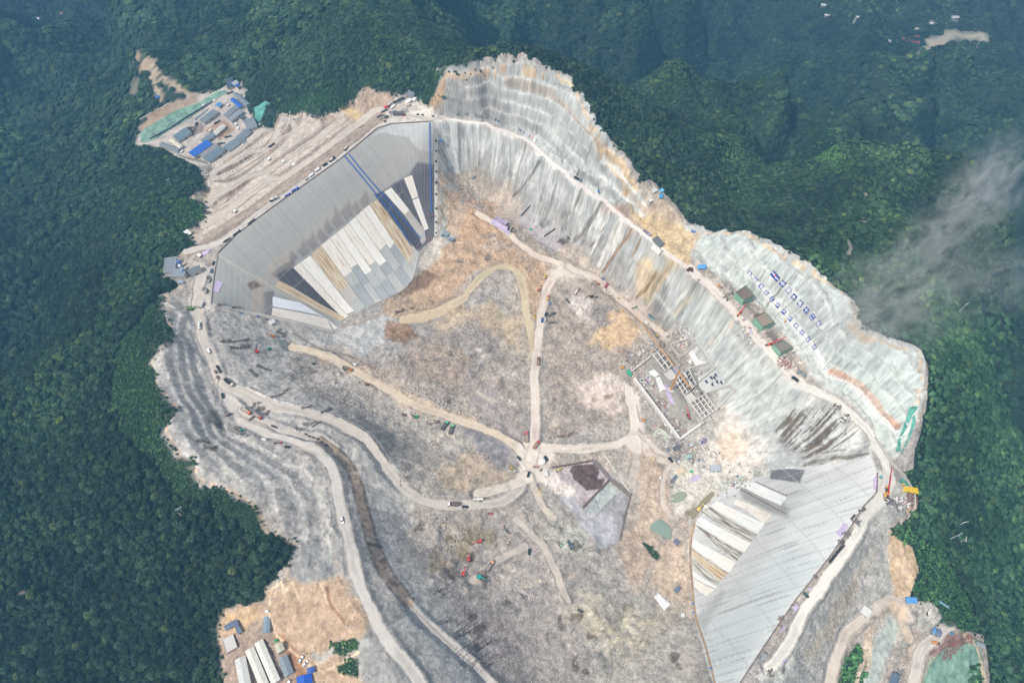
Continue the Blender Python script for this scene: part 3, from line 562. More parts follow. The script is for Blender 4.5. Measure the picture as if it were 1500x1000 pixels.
s, m = poly_mask([(540,780),(585,790),(640,840),(690,900),(740,960),(700,1000),(640,930),(570,850),(520,790)], 8, 5); t = m * sstep(.5, .62, n1[s]); put(s, t * sstep(.2, .8, st1[s]), (104,92,88), .9); put(s, m * sstep(.5, 1.6, -st1[s]), (188,190,190), .5)
s, m = poly_mask([(645,280),(660,275),(668,310),(650,340),(642,330)], 3, 2); put(s, m * sstep(.1, .7, st1[s]), (128,112,86), .8)
# cracks down the right wall (joint lines between shotcrete panels)
for p, w, c in (([(791,235),(775,262),(754,283)], 1.3, (130,120,108)), ([(853,275),(840,300),(822,325)], 1.2, (150,136,118)), ([(880,300),(865,325),(842,352)], 1.8, (126,118,108)), ([(896,312),(880,340),(858,372)], 1.2, (132,110,90)), ([(925,335),(910,358),(885,395)], 1.6, (160,130,98)), ([(940,352),(928,372),(915,392)], 1.2, (170,140,100)),
                ([(1025,410),(1000,455),(975,480)], 1.6, (150,146,140)), ([(963,400),(948,425),(932,436)], 2, (150,124,92)), ([(1010,420),(975,460)], 1.6, (226,222,212)), ([(1018,425),(990,455)], 1.6, (216,204,178)), ([(1068,480),(1030,510),(1010,520)], 1.3, (222,206,188))):
    line(p, w, c, .7, 2.2, .85, .2, .32)
for p in ([(1012,525),(1060,580)], [(1060,480),(1120,545)], [(1090,520),(1130,560)], [(1030,505),(1068,545)], [(960,430),(985,460)]):
    line(p, .6, (216,216,210), .5, .3, .6)
for x, y, x2, y2, w in ((1170,600,1158,625,3),(1160,612,1142,632,2.4),(1225,640,1180,662,1.2),(1240,655,1175,668,.9),(1270,662,1180,680,2.0)):
    line([(x, y), (x2, y2)], w, (128,116,100), 1, 2.2, .85, .2, .3)
for p in ([(377,558),(400,540)],):
    pass
# wet / dark patches on the left slopes
for x, y, l, a in ((350,498,14,0),(352,508,11,-.1),(335,500,9,.05),(402,578,9,-.4),(418,570,5,-.2),(373,594,5,-.5),(382,598,4,-.5),(392,601,3,-.5),(450,594,4,-.3),(453,619,8,-.3),(462,622,5,-.5),(478,601,5,-.5),(372,545,7,.5),(385,537,8,.4),(300,648,12,.2),(310,655,8,.1),(548,800,6,.2)):
    s, m = line([(x - l, y - l * a), (x, y + 1), (x + l, y + l * a)], 1.8, (104,94,84), .8, 2.4, .85, .1)
poly([(308,600),(322,608),(332,632),(318,628),(308,615)], (112,106,106), 2, 2, .8, .1)
for x, y, r in ((845,905,12),(862,925,10),(843,970,9),(858,982,8),(822,912,7),(745,885,7),(690,905,10),(705,925,12),(696,940,10),(615,770,8),(560,830,7),(575,850,8),(990,960,10),(1000,975,9),(1145,990,6),(690,820,10),(668,843,11),(706,848,12),(840,800,13)):
    poly([(x + r * math.cos(t) * (.6 + .5 * random.random()), y + r * .8 * math.sin(t) * (.6 + .6 * random.random())) for t in np.arange(0, 6.2, .7)], (116,104,94), 1.5, 4, .8, .15)
for x, y in ((842,790),(855,775),(975,800)):
    pass
# ---- left dam face
s, m = poly_mask(LF, .8, 0)
put(s, m, (170,169,164), 1, .03); FLAT[s] = np.maximum(FLAT[s], m)
def fpoly(pts, c, a=1, soft=1.5, rough=1., var=.05): s, m = poly_mask(pts, soft, rough); m = m * faceL[s]; put(s, m, c, a, var); return s, m
fpoly([(575,181),(640,178),(640,222),(615,222),(598,200),(575,198),(560,195),(545,200)], (196,198,196), .9, 1, 1)
fpoly([(318,372),(345,345),(400,430),(300,450)], (165,167,162), .5, 3, 1)
fpoly([(372,405),(390,410),(387,470),(365,465)], (178,166,152), .9, 2, 1.5)
fpoly([(386,428),(402,425),(402,470),(386,468)], (136,128,126), 1, 1, .5)
fpoly([(395,385),(420,370),(436,392),(410,412),(384,405)], (176,166,152), .8, 3, 2)
fpoly([(395,400),(430,380),(437,396),(412,412)], (132,124,122), .9, 2, 1.5)
fpoly([(429,392),(506,467),(410,410),(404,402)], (88,84,86), 1, 1, .5)
for k in range(9):
    x = 430 + k * 13; y = 388 - k * 10.6
    fpoly([(x, y), (x + 10, y - 8), (x + 2 - 6 * random.random(), y - 22 - 8 * random.random()), (x - 8, y - 10)], (122,114,114), .75, 2, 2)
fpoly([(400,400),(550,290),(600,235),(638,235),(638,205),(590,215),(530,270),(390,385)], (186,176,160), .28, 5, 3)
fpoly([(553,293),(575,268),(600,255),(610,240),(638,240),(638,345),(614,369),(605,358)], (112,106,108), 1, 2, 1)
fpoly([(575,272),(590,262),(622,338),(618,330)], (90,86,90), .9, 1, .5)
fpoly([(548,285),(562,280),(614,352),(610,368)], (86,84,90), 1, .8, .3)
fpoly([(604,257),(634,250),(634,330),(626,325)], (100,96,98), .8, 1, .5)
s, m = poly_mask([(361,416),(372,411),(384,418),(372,424),(368,425)], 1, 1); put(s, m, (126,104,92), 1)
for k in range(34):   # joints between the face panels
    t = k / 33; xa = 318 + (560 - 318) * t; ya = 372 + (186 - 372) * t - 14 * math.sin(math.pi * t) * .35
    line([(xa + 8, ya + 8), (xa + 8 + 88, ya + 8 + 104)] if False else [(xa, ya), (xa + (80 if t < .9 else 60), ya + (100 if t < .9 else 110))], .45, (150,148,144) if k % 4 else (140,130,120), .4, .1, .22 if k % 3 else .4, 0, smooth=False)
for off in (14, 30, 47, 66, 86):
    line([(322 + off * .75, 375 + off * .95), (404 + off * .75, 308 + off * .95), (500 + off * .72, 237 + off * .95), (556 + off * .4, 192 + off)], .5, (190,186,176), .5, .2, .3, 0, smooth=False)
line([(318,373),(350,392),(380,408),(405,425),(440,443)], 1.6, (190,184,170), .8, .3, .7)
for k in range(9):
    x = 318 + k * 9; line([(x, 380 + k * 4), (x - 3, 448 + k * 2)], .45, (194,196,192), .4, .1, .35, 0, smooth=False)
for k in range(10):
    x = 565 + k * 8; line([(x, 184), (600 + (x - 600) * .3 + 16, 335)], .45, (150,146,142), .4, .1, .35, 0, smooth=False)
# ---- right dam face
s, m = poly_mask(RF, .8, 0); put(s, m, (222,225,223), 1, .03); FLAT[s] = np.maximum(FLAT[s], m)
def gpoly(pts, c, a=1, soft=1.5, rough=1., var=.05): s, m = poly_mask(pts, soft, rough); m = m * faceR[s]; put(s, m, c, a, var)
gpoly([(1010,915),(1060,860),(1150,800),(1220,815),(1085,1000),(1045,1060)], (206,213,212), .9, 12, 2)
gpoly([(1120,690),(1170,700),(1190,720),(1080,880),(1020,905),(1008,800),(1045,735)], (190,188,184), .5, 7, 3, .08)
gpoly([(1120,690),(1280,668),(1285,720),(1200,700),(1130,705)], (216,216,215), .8, 3, 2)
gpoly([(1129,684),(1180,688),(1172,707),(1127,701)], (118,118,118), 1, 1, .3)
gpoly([(1078,712),(1110,715),(1160,745),(1150,760),(1085,728)], (150,146,140), .8, 3, 2, .12)
gpoly([(1018,905),(1040,885),(1055,860),(1065,868),(1048,900),(1030,925)], (168,166,163), .6, 3, 2, .1)
Rn = np.zeros((NX, NY), np.float32); th = math.atan2(-90, 190)
P0 = W3([(1264,741),(1015,830),(1163,881),(1018,905)]); dr = P0[1] - P0[0]; dr = dr[:2] / np.hypot(*dr[:2])
ca = X * dr[0] + Y * dr[1]; cb = -X * dr[1] + Y * dr[0]
stp = fbm(ca / 60, cb / 1.7, 91, 4) - .5
C *= (1 + faceR * stp * .22)[..., None]
put(allm, faceR * sstep(.19, .27, fbm(ca / 34, cb / 1.4, 95, 3) - .5), (150,148,142), .6)
put(allm, faceR * (np.abs(cb / 12 - np.rint(cb / 12)) < .05), (176,178,176), .5)
put(allm, faceR * (np.abs(ca / 34 - np.rint(ca / 34)) < .02), (186,188,186), .5)
# left face panels vary along the fall line too
P1 = W3([(450,268),(530,370)]); d1 = P1[1] - P1[0]; d1 = d1[:2] / np.hypot(*d1[:2])
cb1 = -X * d1[1] + Y * d1[0]; ca1 = X * d1[0] + Y * d1[1]
C *= (1 + faceL * ((fbm(ca1 / 45, cb1 / 1.5, 97, 3) - .5) * .16 + (vn(ca1 / 7, cb1 / 60, 98) - .5) * .05))[..., None]
RUB *= (1 - .6 * eng)
# grain everywhere in the site
C *= (1 + site * (1 - face) * (1 - road * .6) * ((n4 - .5) * .5 + (n2 - .5) * .3 + (RNG.random((NX, NY)) - .5) * .36 * (RUB * 1.5)))[..., None]
C *= (1 + site * face * (RNG.random((NX, NY)) - .5) * .05)[..., None]
dots = (RNG.random((NX, NY)) > .985) * site * (1 - face) * (1 - road); C = np.where(dots[..., None] > 0, C * 1.25, C)
ws_ = (site * (1 - face) * (1 - road))[..., None]; mu_ = S((176,170,164)); C = C * (1 - ws_) + (mu_ + (C - mu_) * 1.16) * ws_ * 1.05
lum_ = C.mean(-1, keepdims=True); C = lum_ + (C - lum_) * .84
wm_ = site * (1 - face); s_, m_ = poly_mask(UPR, 6, 2); wm_[s_] *= 1 - m_; s_, m_ = poly_mask(RWALL, 6, 2); wm_[s_] *= 1 - m_; C *= 1 + wm_[..., None] * np.array([.03, .006, -.036])
C = np.clip(C, .01, .80).astype(np.float32)
RUB *= (1 - face)
clear = Z(); # rest of the hills is wooded
near_ = (dst < 45) & (site < .5) & (X > -40) & (Y > 100); C[near_] = S((46, 62, 48))
# green islands inside the site and grassy slopes outside
SHRUB = [[(240,432),(200,470),(170,520),(160,600),(200,650),(240,690),(300,740),(340,760),(400,790),(420,800),(400,782),(388,770),(370,740),(350,722),(290,712),(285,672),(265,665),(240,632),(245,620),(262,600),(245,590),(233,570),(225,545),(223,530),(235,515),(252,505),(255,490),(242,470)],
 [(1303,772),(1310,785),(1335,800),(1347,838),(1330,873),(1345,880),(1372,885),(1382,920),(1440,925),(1420,890),(1400,850),(1380,800),(1330,770)],
 [(400,190),(440,165),(500,158),(545,130),(520,120),(450,140),(410,150)],[(655,107),(640,135),(625,158),(615,148),(625,120),(640,105)],
 [(1170,180),(1200,170),(1230,210),(1260,260),(1210,250),(1180,215)],[(1060,100),(1120,90),(1140,120),(1100,130)],[(230,290),(290,290),(295,320),(270,335)]]
ISL = [[(483,938),(520,933),(524,950),(500,958)],[(493,975),(525,963),(523,992),(505,985)],[(1225,1010),(1240,965),(1255,942),(1263,950),(1250,1000),(1240,1050),(1225,1060)],[(1258,1000),(1268,965),(1262,1010),(1255,1030)],[(938,795),(945,797),(965,812),(962,820),(945,806)],[(1420,965),(1436,970),(1440,1000),(1430,1020),(1420,1000)]]
shrub = Z()
for P_ in SHRUB:
    s, m = poly_mask(P_, 5, 5); shrub[s] = np.maximum(shrub[s], m)
isl = Z()
for P_ in ISL:
    s, m = poly_mask(P_, 1, 1.5); isl[s] = np.maximum(isl[s], m)
put(allm, isl, (48,72,46), 1, .2)
put(allm, shrub * (1 - site), (42,62,42), .9, .2)
bare = Z()   # places on the hills that carry no trees
lum = C.sum(-1); bare[:] = (lum > .35) & (site < .5)
for P_ in ([(370,160),(380,153),(390,146),(398,152),(390,163),(385,176),(378,182),(368,180),(372,168)], [(195,80),(224,84),(238,110),(262,126),(286,140),(270,146),(240,150),(228,140),(212,104)]):
    s, m = poly_mask(P_, .3, 1); bare[s] = np.maximum(bare[s], m * (vn(X[s] / 7, Y[s] / 7, 3) > (.0 if P_[0][0] == 370 else .45)))
# ================================================================== meshes and materials
def tag(o, label=None, cat=None, group=None, kind=None):
    if label: o["label"] = label
    if cat: o["category"] = cat
    if group: o["group"] = group
    if kind: o["kind"] = kind
    return o
def nt(name):
    m = bpy.data.materials.new(name); m.use_nodes = True; n = m.node_tree; b = n.nodes["Principled BSDF"]; b.inputs["Specular IOR Level"].default_value = .2
    return m, n, b
def N_(n, t, **kw):
    x = n.nodes.new(t)
    for k, v in kw.items(): setattr(x, k, v)
    return x
def ground_material():
    m, n, b = nt("ground"); L = n.links.new
    at = N_(n, "ShaderNodeAttribute", attribute_name="landcover"); ru = N_(n, "ShaderNodeAttribute", attribute_name="rubble")
    tc = N_(n, "ShaderNodeTexCoord")
    def noise(scale, det=3):
        x = N_(n, "ShaderNodeTexNoise"); x.inputs["Scale"].default_value = scale; x.inputs["Detail"].default_value = det; L(tc.outputs["Object"], x.inputs["Vector"]); return x
    a = noise(.9, 4); v = N_(n, "ShaderNodeTexVoronoi"); v.inputs["Scale"].default_value = .55; L(tc.outputs["Object"], v.inputs["Vector"])
    # fine grain
    mr = N_(n, "ShaderNodeMapRange"); mr.inputs["From Min"].default_value = .3; mr.inputs["From Max"].default_value = .7; mr.inputs["To Min"].default_value = .8; mr.inputs["To Max"].default_value = 1.2; L(a.outputs["Fac"], mr.inputs["Value"])
    # stones: each voronoi cell its own tone, dark gaps
    sp = N_(n, "ShaderNodeSeparateColor"); L(v.outputs["Color"], sp.inputs[0])
    mv = N_(n, "ShaderNodeMapRange"); mv.inputs["To Min"].default_value = .72; mv.inputs["To Max"].default_value = 1.3; L(sp.outputs[0], mv.inputs["Value"])
    mx = N_(n, "ShaderNodeMix"); mx.data_type = "FLOAT"; mx.inputs[2].default_value = 1; L(ru.outputs["Fac"], mx.inputs[0]); L(mv.outputs[0], mx.inputs[3])
    mu = N_(n, "ShaderNodeMath", operation="MULTIPLY"); L(mr.outputs[0], mu.inputs[0]); L(mx.outputs[0], mu.inputs[1])
    gc = N_(n, "ShaderNodeMath", operation="MULTIPLY_ADD"); gc.use_clamp = True; L(ru.outputs["Fac"], gc.inputs[0]); gc.inputs[1].default_value = 1.6; gc.inputs[2].default_value = .12
    gm_ = N_(n, "ShaderNodeMix"); gm_.data_type = "FLOAT"; gm_.inputs[2].default_value = 1; L(gc.outputs[0], gm_.inputs[0]); L(mu.outputs[0], gm_.inputs[3])
    vm = N_(n, "ShaderNodeVectorMath", operation="SCALE"); L(at.outputs["Color"], vm.inputs[0]); L(gm_.outputs[0], vm.inputs["Scale"])
    L(vm.outputs[0], b.inputs["Base Color"]); b.inputs["Roughness"].default_value = .95
    bp = N_(n, "ShaderNodeBump"); bp.inputs["Distance"].default_value = 1.0; bp.inputs["Strength"].default_value = .6; L(a.outputs["Fac"], bp.inputs["Height"]); L(gc.outputs[0], bp.inputs["Strength"]); L(bp.outputs[0], b.inputs["Normal"])
    return m
GM = ground_material()
# split the single sheet by what it is, so every part meets the next edge to edge
zone = np.zeros((NX, NY), np.int8); zone[site > .5] = 1; zone[(terr > .5) & (site > .5)] = 2
for P_ in (RWALL, LOWL, [(520,830),(560,900),(640,1000),(700,1070),(760,1060),(690,900),(600,800),(540,780)]):
    s, m = poly_mask(P_, .3, 0); zone[s] = np.where((m > .5) & (site[s] > .5), 2, zone[s])
s, m = poly_mask(DSL, .3, 0); zone[s] = np.where((m > .5) & (site[s] > .5), 6, zone[s])
s, m = poly_mask(DSR, .3, 0); zone[s] = np.where((m > .5) & (site[s] > .5), 7, zone[s])
zone[(road > .5)] = 3; zone[faceL > .5] = 4; zone[faceR > .5] = 5
fz = np.median(np.stack([zone[:-1, :-1], zone[1:, :-1], zone[1:, 1:], zone[:-1, 1:]]), axis=0).astype(int)
fz = zone[:-1, :-1].astype(int)
idx = np.arange(NX * NY).reshape(NX, NY)
quads = np.stack([idx[:-1, :-1], idx[1:, :-1], idx[1:, 1:], idx[:-1, 1:]], -1)
PX, PY, PZ = X.ravel(), Y.ravel(), H.ravel(); CF = C.reshape(-1, 3); RF_ = RUB.ravel()
def grid_object(name, z):
    q = quads[fz == z].reshape(-1, 4); u, inv = np.unique(q, return_inverse=True)
    me = bpy.data.meshes.new(name); nv = len(u); nf = len(q)
    me.vertices.add(nv); co = np.stack([PX[u], PY[u], PZ[u]], 1); me.vertices.foreach_set("co", co.ravel().astype(np.float32))
    me.loops.add(nf * 4); me.polygons.add(nf)
    me.loops.foreach_set("vertex_index", inv.ravel().astype(np.int32)); me.polygons.foreach_set("loop_start", np.arange(0, nf * 4, 4, dtype=np.int32))
    me.update(calc_edges=True); me.shade_smooth()
    a = me.color_attributes.new("landcover", "FLOAT_COLOR", "POINT"); cc = np.ones((nv, 4), np.float32); cc[:, :3] = CF[u]; a.data.foreach_set("color", cc.ravel())
    r = me.attributes.new("rubble", "FLOAT", "POINT"); r.data.foreach_set("value", RF_[u].astype(np.float32))
    me.materials.append(GM); o = bpy.data.objects.new(name, me); COL.objects.link(o); return o
tag(grid_object("hills", 0), kind="structure"); tag(grid_object("ground", 1), kind="structure")
tag(grid_object("terrain_cutting", 2), kind="structure"); tag(grid_object("road", 3), kind="structure")
def empty(name, loc, rz=0.):
    o = bpy.data.objects.new(name, None); COL.objects.link(o); o.location = loc; o.rotation_euler = (0, 0, rz); return o
def adopt(ch, root):
    bpy.context.view_layer.update(); ch.parent = root; ch.matrix_parent_inverse = Matrix.LocRotScale(root.location, root.rotation_euler, None).inverted(); return ch
p = W3([(430,300)])[0]; DAML = empty("embankment_dam", p)
tag(DAML, "grey rockfill dam at upper left with white concrete strips half covering its inner face", "dam")
adopt(tag(grid_object("upstream_face", 4)), DAML); adopt(grid_object("downstream_slope", 6), DAML)
p = W3([(1200,830)])[0]; DAMR = empty("embankment_dam", p)
tag(DAMR, "pale rockfill dam at lower right with stained white concrete strips at its foot", "dam")
adopt(grid_object("upstream_face", 5), DAMR); adopt(grid_object("downstream_slope", 7), DAMR)
# ------------------------------------------------------------------ light
w = bpy.data.worlds.new("World"); sc.world = w; w.use_nodes = True; wn_ = w.node_tree
sky = wn_.nodes.new("ShaderNodeTexSky"); sky.sky_type = "NISHITA"; sky.sun_disc = False
SUN_EL, SUN_AZ = math.radians(57), math.radians(238)     # clockwise from +Y
sky.sun_elevation = SUN_EL; sky.sun_rotation = SUN_AZ; sky.air_density = 1.0; sky.dust_density = 4.0; sky.ozone_density = .6
bg = wn_.nodes["Background"]; mxw = wn_.nodes.new("ShaderNodeMix"); mxw.data_type = "RGBA"; mxw.inputs[0].default_value = .5; mxw.inputs[7].default_value = (4.5, 4.1, 3.7, 1); wn_.links.new(sky.outputs[0], mxw.inputs[6]); wn_.links.new(mxw.outputs[2], bg.inputs[0]); bg.inputs[1].default_value = .115
ld = bpy.data.lights.new("sun", "SUN"); ld.energy = 2.6; ld.angle = math.radians(2.5); ld.color = (1, .94, .85)
lo = bpy.data.objects.new("sun", ld); COL.objects.link(lo)
sd = Vector((math.sin(SUN_AZ) * math.cos(SUN_EL), math.cos(SUN_AZ) * math.cos(SUN_EL), math.sin(SUN_EL)))
lo.rotation_euler = sd.to_track_quat("Z", "Y").to_euler(); lo.location = (0, 0, 900)
sc.view_settings.view_transform = "Standard"; sc.view_settings.look = "None"; sc.view_settings.exposure = EXPO if "EXPO" in globals() else .60; sc.view_settings.gamma = 1
sc.cycles.max_bounces = 5; sc.cycles.diffuse_bounces = 2; sc.cycles.glossy_bounces = 1; sc.cycles.transparent_max_bounces = 8; sc.cycles.volume_bounces = 1; sc.cycles.caustics_reflective = False; sc.cycles.caustics_refractive = False
sc.cycles.volume_step_rate = 1; sc.cycles.use_denoising = True; sc.cycles.denoising_prefilter = 'NONE'; sc.render.filter_size = 1.2
# ------------------------------------------------------------------ haze: the air itself
def boxmesh(name, lo_, hi_):
    me = bpy.data.meshes.new(name); x0, y0, z0 = lo_; x1, y1, z1 = hi_
    me.from_pydata([(x0,y0,z0),(x1,y0,z0),(x1,y1,z0),(x0,y1,z0),(x0,y0,z1),(x1,y0,z1),(x1,y1,z1),(x0,y1,z1)], [], [(0,3,2,1),(4,5,6,7),(0,1,5,4),(1,2,6,5),(2,3,7,6),(3,0,4,7)]); return me
hm = bpy.data.materials.new("haze"); hm.use_nodes = True; hn = hm.node_tree; hn.nodes.clear()
ho = hn.nodes.new("ShaderNodeOutputMaterial"); hv = hn.nodes.new("ShaderNodeVolumePrincipled"); hn.links.new(hv.outputs[0], ho.inputs["Volume"])
hv.inputs["Color"].default_value = (.18, .45, .74, 1); hv.inputs["Density"].default_value = HAZE if "HAZE" in globals() else .00020; hv.inputs["Anisotropy"].default_value = .1
hme = boxmesh("haze", (-4300, -1000, float(H.min()) - 2), (4300, 5300, 760)); hme.materials.append(hm)
hob = bpy.data.objects.new("haze", hme); COL.objects.link(hob); tag(hob, kind="stuff")
# ================================================================== trees
def crown_mesh(name, seed, lobes=7, sub=2):
    import bmesh
    r = random.Random(seed); bm = bmesh.new()
    for k in range(lobes):
        a = r.random() * 6.28; d = (0 if k == 0 else r.uniform(.35, .62)); s = r.uniform(.34, .52) if k else .62
        c = Vector((math.cos(a) * d, math.sin(a) * d, r.uniform(.55, .95) if k else .8))
        ret = bmesh.ops.create_icosphere(bm, subdivisions=sub, radius=s)
        for v in ret["verts"]:
            q = v.co * (1 + r.uniform(-.22, .22)); q.z *= .72; v.co = q + c
    # loose leaf sprays breaking the outline
    for k in range(90):
        th = r.random() * 6.28; ph = r.uniform(-.1, 1.45); d = Vector((math.cos(th) * math.cos(ph), math.sin(th) * math.cos(ph), math.sin(ph) * .8))
        c = d * r.uniform(.78, 1.08) + Vector((0, 0, .72)); e = Vector((r.uniform(-1, 1), r.uniform(-1, 1), r.uniform(-1, 1))).normalized() * .16; g = d.cross(e).normalized() * .13
        vs = [bm.verts.new(c + e), bm.verts.new(c + g), bm.verts.new(c - e), bm.verts.new(c - g * .8)]; bm.faces.new(vs)
    me = bpy.data.meshes.new(name); bm.to_mesh(me); bm.free(); return me
def leaf_material(name, inst):
    m, n, b = nt(name); L = n.links.new
    oi = N_(n, "ShaderNodeObjectInfo"); ge = N_(n, "ShaderNodeNewGeometry")
    cr = N_(n, "ShaderNodeValToRGB"); e = cr.color_ramp.elements
    e[0].position = 0; e[0].color = (.026, .050, .032, 1); e[1].position = 1; e[1].color = (.085, .118, .050, 1)
    x = e.new(.45); x.color = (.042, .078, .047, 1); x = e.new(.85); x.color = (.058, .098, .054, 1)
    L(oi.outputs["Random"], cr.inputs[0])
    no = N_(n, "ShaderNodeTexNoise"); no.inputs["Scale"].default_value = .011; no.inputs["Detail"].default_value = 3; L(ge.outputs["Position"], no.inputs["Vector"])
    nf = N_(n, "ShaderNodeTexNoise"); nf.inputs["Scale"].default_value = 1.1; nf.inputs["Detail"].default_value = 2; L(ge.outputs["Position"], nf.inputs["Vector"])
    mr = N_(n, "ShaderNodeMapRange"); mr.inputs["From Min"].default_value = .3; mr.inputs["From Max"].default_value = .7; mr.inputs["To Min"].default_value = .72; mr.inputs["To Max"].default_value = 1.3; L(no.outputs["Fac"], mr.inputs["Value"])
    m2 = N_(n, "ShaderNodeMapRange"); m2.inputs["From Min"].default_value = .3; m2.inputs["From Max"].default_value = .7; m2.inputs["To Min"].default_value = .6; m2.inputs["To Max"].default_value = 1.4; L(nf.outputs["Fac"], m2.inputs["Value"])
    mu = N_(n, "ShaderNodeMath", operation="MULTIPLY"); L(mr.outputs[0], mu.inputs[0]); L(m2.outputs[0], mu.inputs[1])
    sc_ = N_(n, "ShaderNodeVectorMath", operation="SCALE"); L(cr.outputs[0], sc_.inputs[0]); L(mu.outputs[0], sc_.inputs["Scale"])
    out = sc_.outputs[0]
    if inst:
        at = N_(n, "ShaderNodeAttribute", attribute_name="tint"); at.attribute_type = "INSTANCER"
        mm = N_(n, "ShaderNodeVectorMath", operation="MULTIPLY"); L(out, mm.inputs[0]); L(at.outputs["Color"], mm.inputs[1]); out = mm.outputs[0]
    L(out, b.inputs["Base Color"]); b.inputs["Roughness"].default_value = .85; b.inputs["Specular IOR Level"].default_value = .1
    return m
LM = leaf_material("foliage", True); LMI = leaf_material("foliage_single", False)
bark, bn, bb = nt("bark"); bb.inputs["Base Color"].default_value = (.09, .07, .055, 1); bb.inputs["Roughness"].default_value = .9
# positions on a jittered lattice
def scatter(x0, x1, y0, y1, s):
    a, b = np.meshgrid(np.arange(x0, x1, s), np.arange(y0, y1, s), indexing="ij"); a = a + (RNG.random(a.shape) - .5) * s * .95; b = b + (RNG.random(b.shape) - .5) * s * .95
    return a.ravel(), b.ravel()
fx, fy = scatter(-1900, 1900, -60, 2500, 7.0); nxp, nyp = scatter(-800, 800, -60, 1000, 3.9)
def nearz(x, y): return np.hypot(x - 20, (y - 380)) < 640
k1 = ~nearz(fx, fy); k2 = nearz(nxp, nyp)
tx = np.r_[fx[k1], nxp[k2]]; ty = np.r_[fy[k1], nyp[k2]]; tsz = np.r_[np.full(k1.sum(), 4.6), np.full(k2.sum(), 2.9)]
tz = hz(tx, ty); u, v, wv = proj(tx, ty, tz)
su = bil(GX, GY, site, tx, ty); sh = bil(GX, GY, shrub, tx, ty); ba = bil(GX, GY, bare, tx, ty); il = bil(GX, GY, isl, tx, ty); rd = bil(GX, GY, road, tx, ty)
keep = (u > -200) & (u < 1700) & (v > -160) & (v < 1160) & (ba < .4) & (rd < .3) & ((su < .25) | (il > .6)) & (wv > 50)
tx, ty, tz, tsz, u, v, wv, sh, il, su = [q[keep] for q in (tx, ty, tz, tsz, u, v, wv, sh, il, su)]
# hidden behind a ridge?
vis = np.ones(len(tx), bool)
for t in np.linspace(.55, .985, 16):
    vis &= (CAM[2] + (tz + 25 - CAM[2]) * t) > hz(tx * t, ty * t) - 4
tx, ty, tz, tsz, u, v, wv, sh, il = [q[vis] for q in (tx, ty, tz, tsz, u, v, wv, sh, il)]
shr = (sh > .4) | (il > .5)
tsz = tsz * RNG.choice([.62, .85, 1., 1.2, 1.55], len(tsz), p=[.2, .3, .25, .17, .08]) * RNG.uniform(.9, 1.1, len(tsz)) * np.where(shr, .42, 1)
edge = bil(GX, GY, site, tx + 6, ty) + bil(GX, GY, site, tx - 6, ty) + bil(GX, GY, site, tx, ty + 6) + bil(GX, GY, site, tx, ty - 6)
tsz = tsz * np.where((edge > 0) & ~shr, .75, 1)
# shrub slopes are denser: a second helping
si = np.where(shr)[0]; ex = np.concatenate([si] * 4)
jx = RNG.uniform(-3, 3, len(ex)); jy = RNG.uniform(-3, 3, len(ex))
tx = np.r_[tx, tx[ex] + jx]; ty = np.r_[ty, ty[ex] + jy]; tsz = np.r_[tsz, tsz[ex] * RNG.uniform(.7, 1.2, len(ex))]; u = np.r_[u, u[ex]]; v = np.r_[v, v[ex]]; wv = np.r_[wv, wv[ex]]; shr = np.r_[shr, shr[ex]]; tz = hz(tx, ty)
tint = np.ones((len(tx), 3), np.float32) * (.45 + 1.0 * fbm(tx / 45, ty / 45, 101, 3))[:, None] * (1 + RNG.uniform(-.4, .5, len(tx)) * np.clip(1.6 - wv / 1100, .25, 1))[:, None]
rd_ = bil(GX, GY, rid, tx, ty) * .6 + bil(GX, GY, rid2, tx, ty) * .4; relief_tint = sstep(.35, .85, rd_)[:, None]; tint *= .86 + relief_tint * np.array([.44, .45, .26])  # ridges lighter, valleys darker: hill relief shading painted into the crown tint
tint[shr] *= np.array([1.55, 1.75, 1.35]); yel = RNG.random(len(tx)) > .985; tint[yel] *= np.array([1.9, 1.7, 1.3])
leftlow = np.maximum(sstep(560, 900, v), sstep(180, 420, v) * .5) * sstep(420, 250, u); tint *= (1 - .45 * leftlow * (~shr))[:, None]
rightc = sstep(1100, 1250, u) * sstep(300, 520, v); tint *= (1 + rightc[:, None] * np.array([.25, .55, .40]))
# scrub straggling over the edge of the excavation
bx, by = scatter(-460, 500, 25, 900, 1.7); sb_ = bil(GX, GY, site, bx, by); g_ = (sb_ > .04) & (sb_ < .96) & (bil(GX, GY, road, bx, by) < .2) & (RNG.random(len(bx)) < .5); bx, by = bx[g_], by[g_]; bx += RNG.normal(0, 1.2, len(bx)); by += RNG.normal(0, 1.2, len(bx))
bu, bv, bw = proj(bx, by, hz(bx, by)); tx = np.r_[tx, bx]; ty = np.r_[ty, by]; tz = hz(tx, ty); tsz = np.r_[tsz, RNG.uniform(.6, 1.9, len(bx))]; u = np.r_[u, bu]; v = np.r_[v, bv]; wv = np.r_[wv, bw]; shr = np.r_[shr, np.ones(len(bx), bool)]; tint = np.r_[tint, np.ones((len(bx), 3)) * RNG.uniform(.8, 1.6, len(bx))[:, None]]
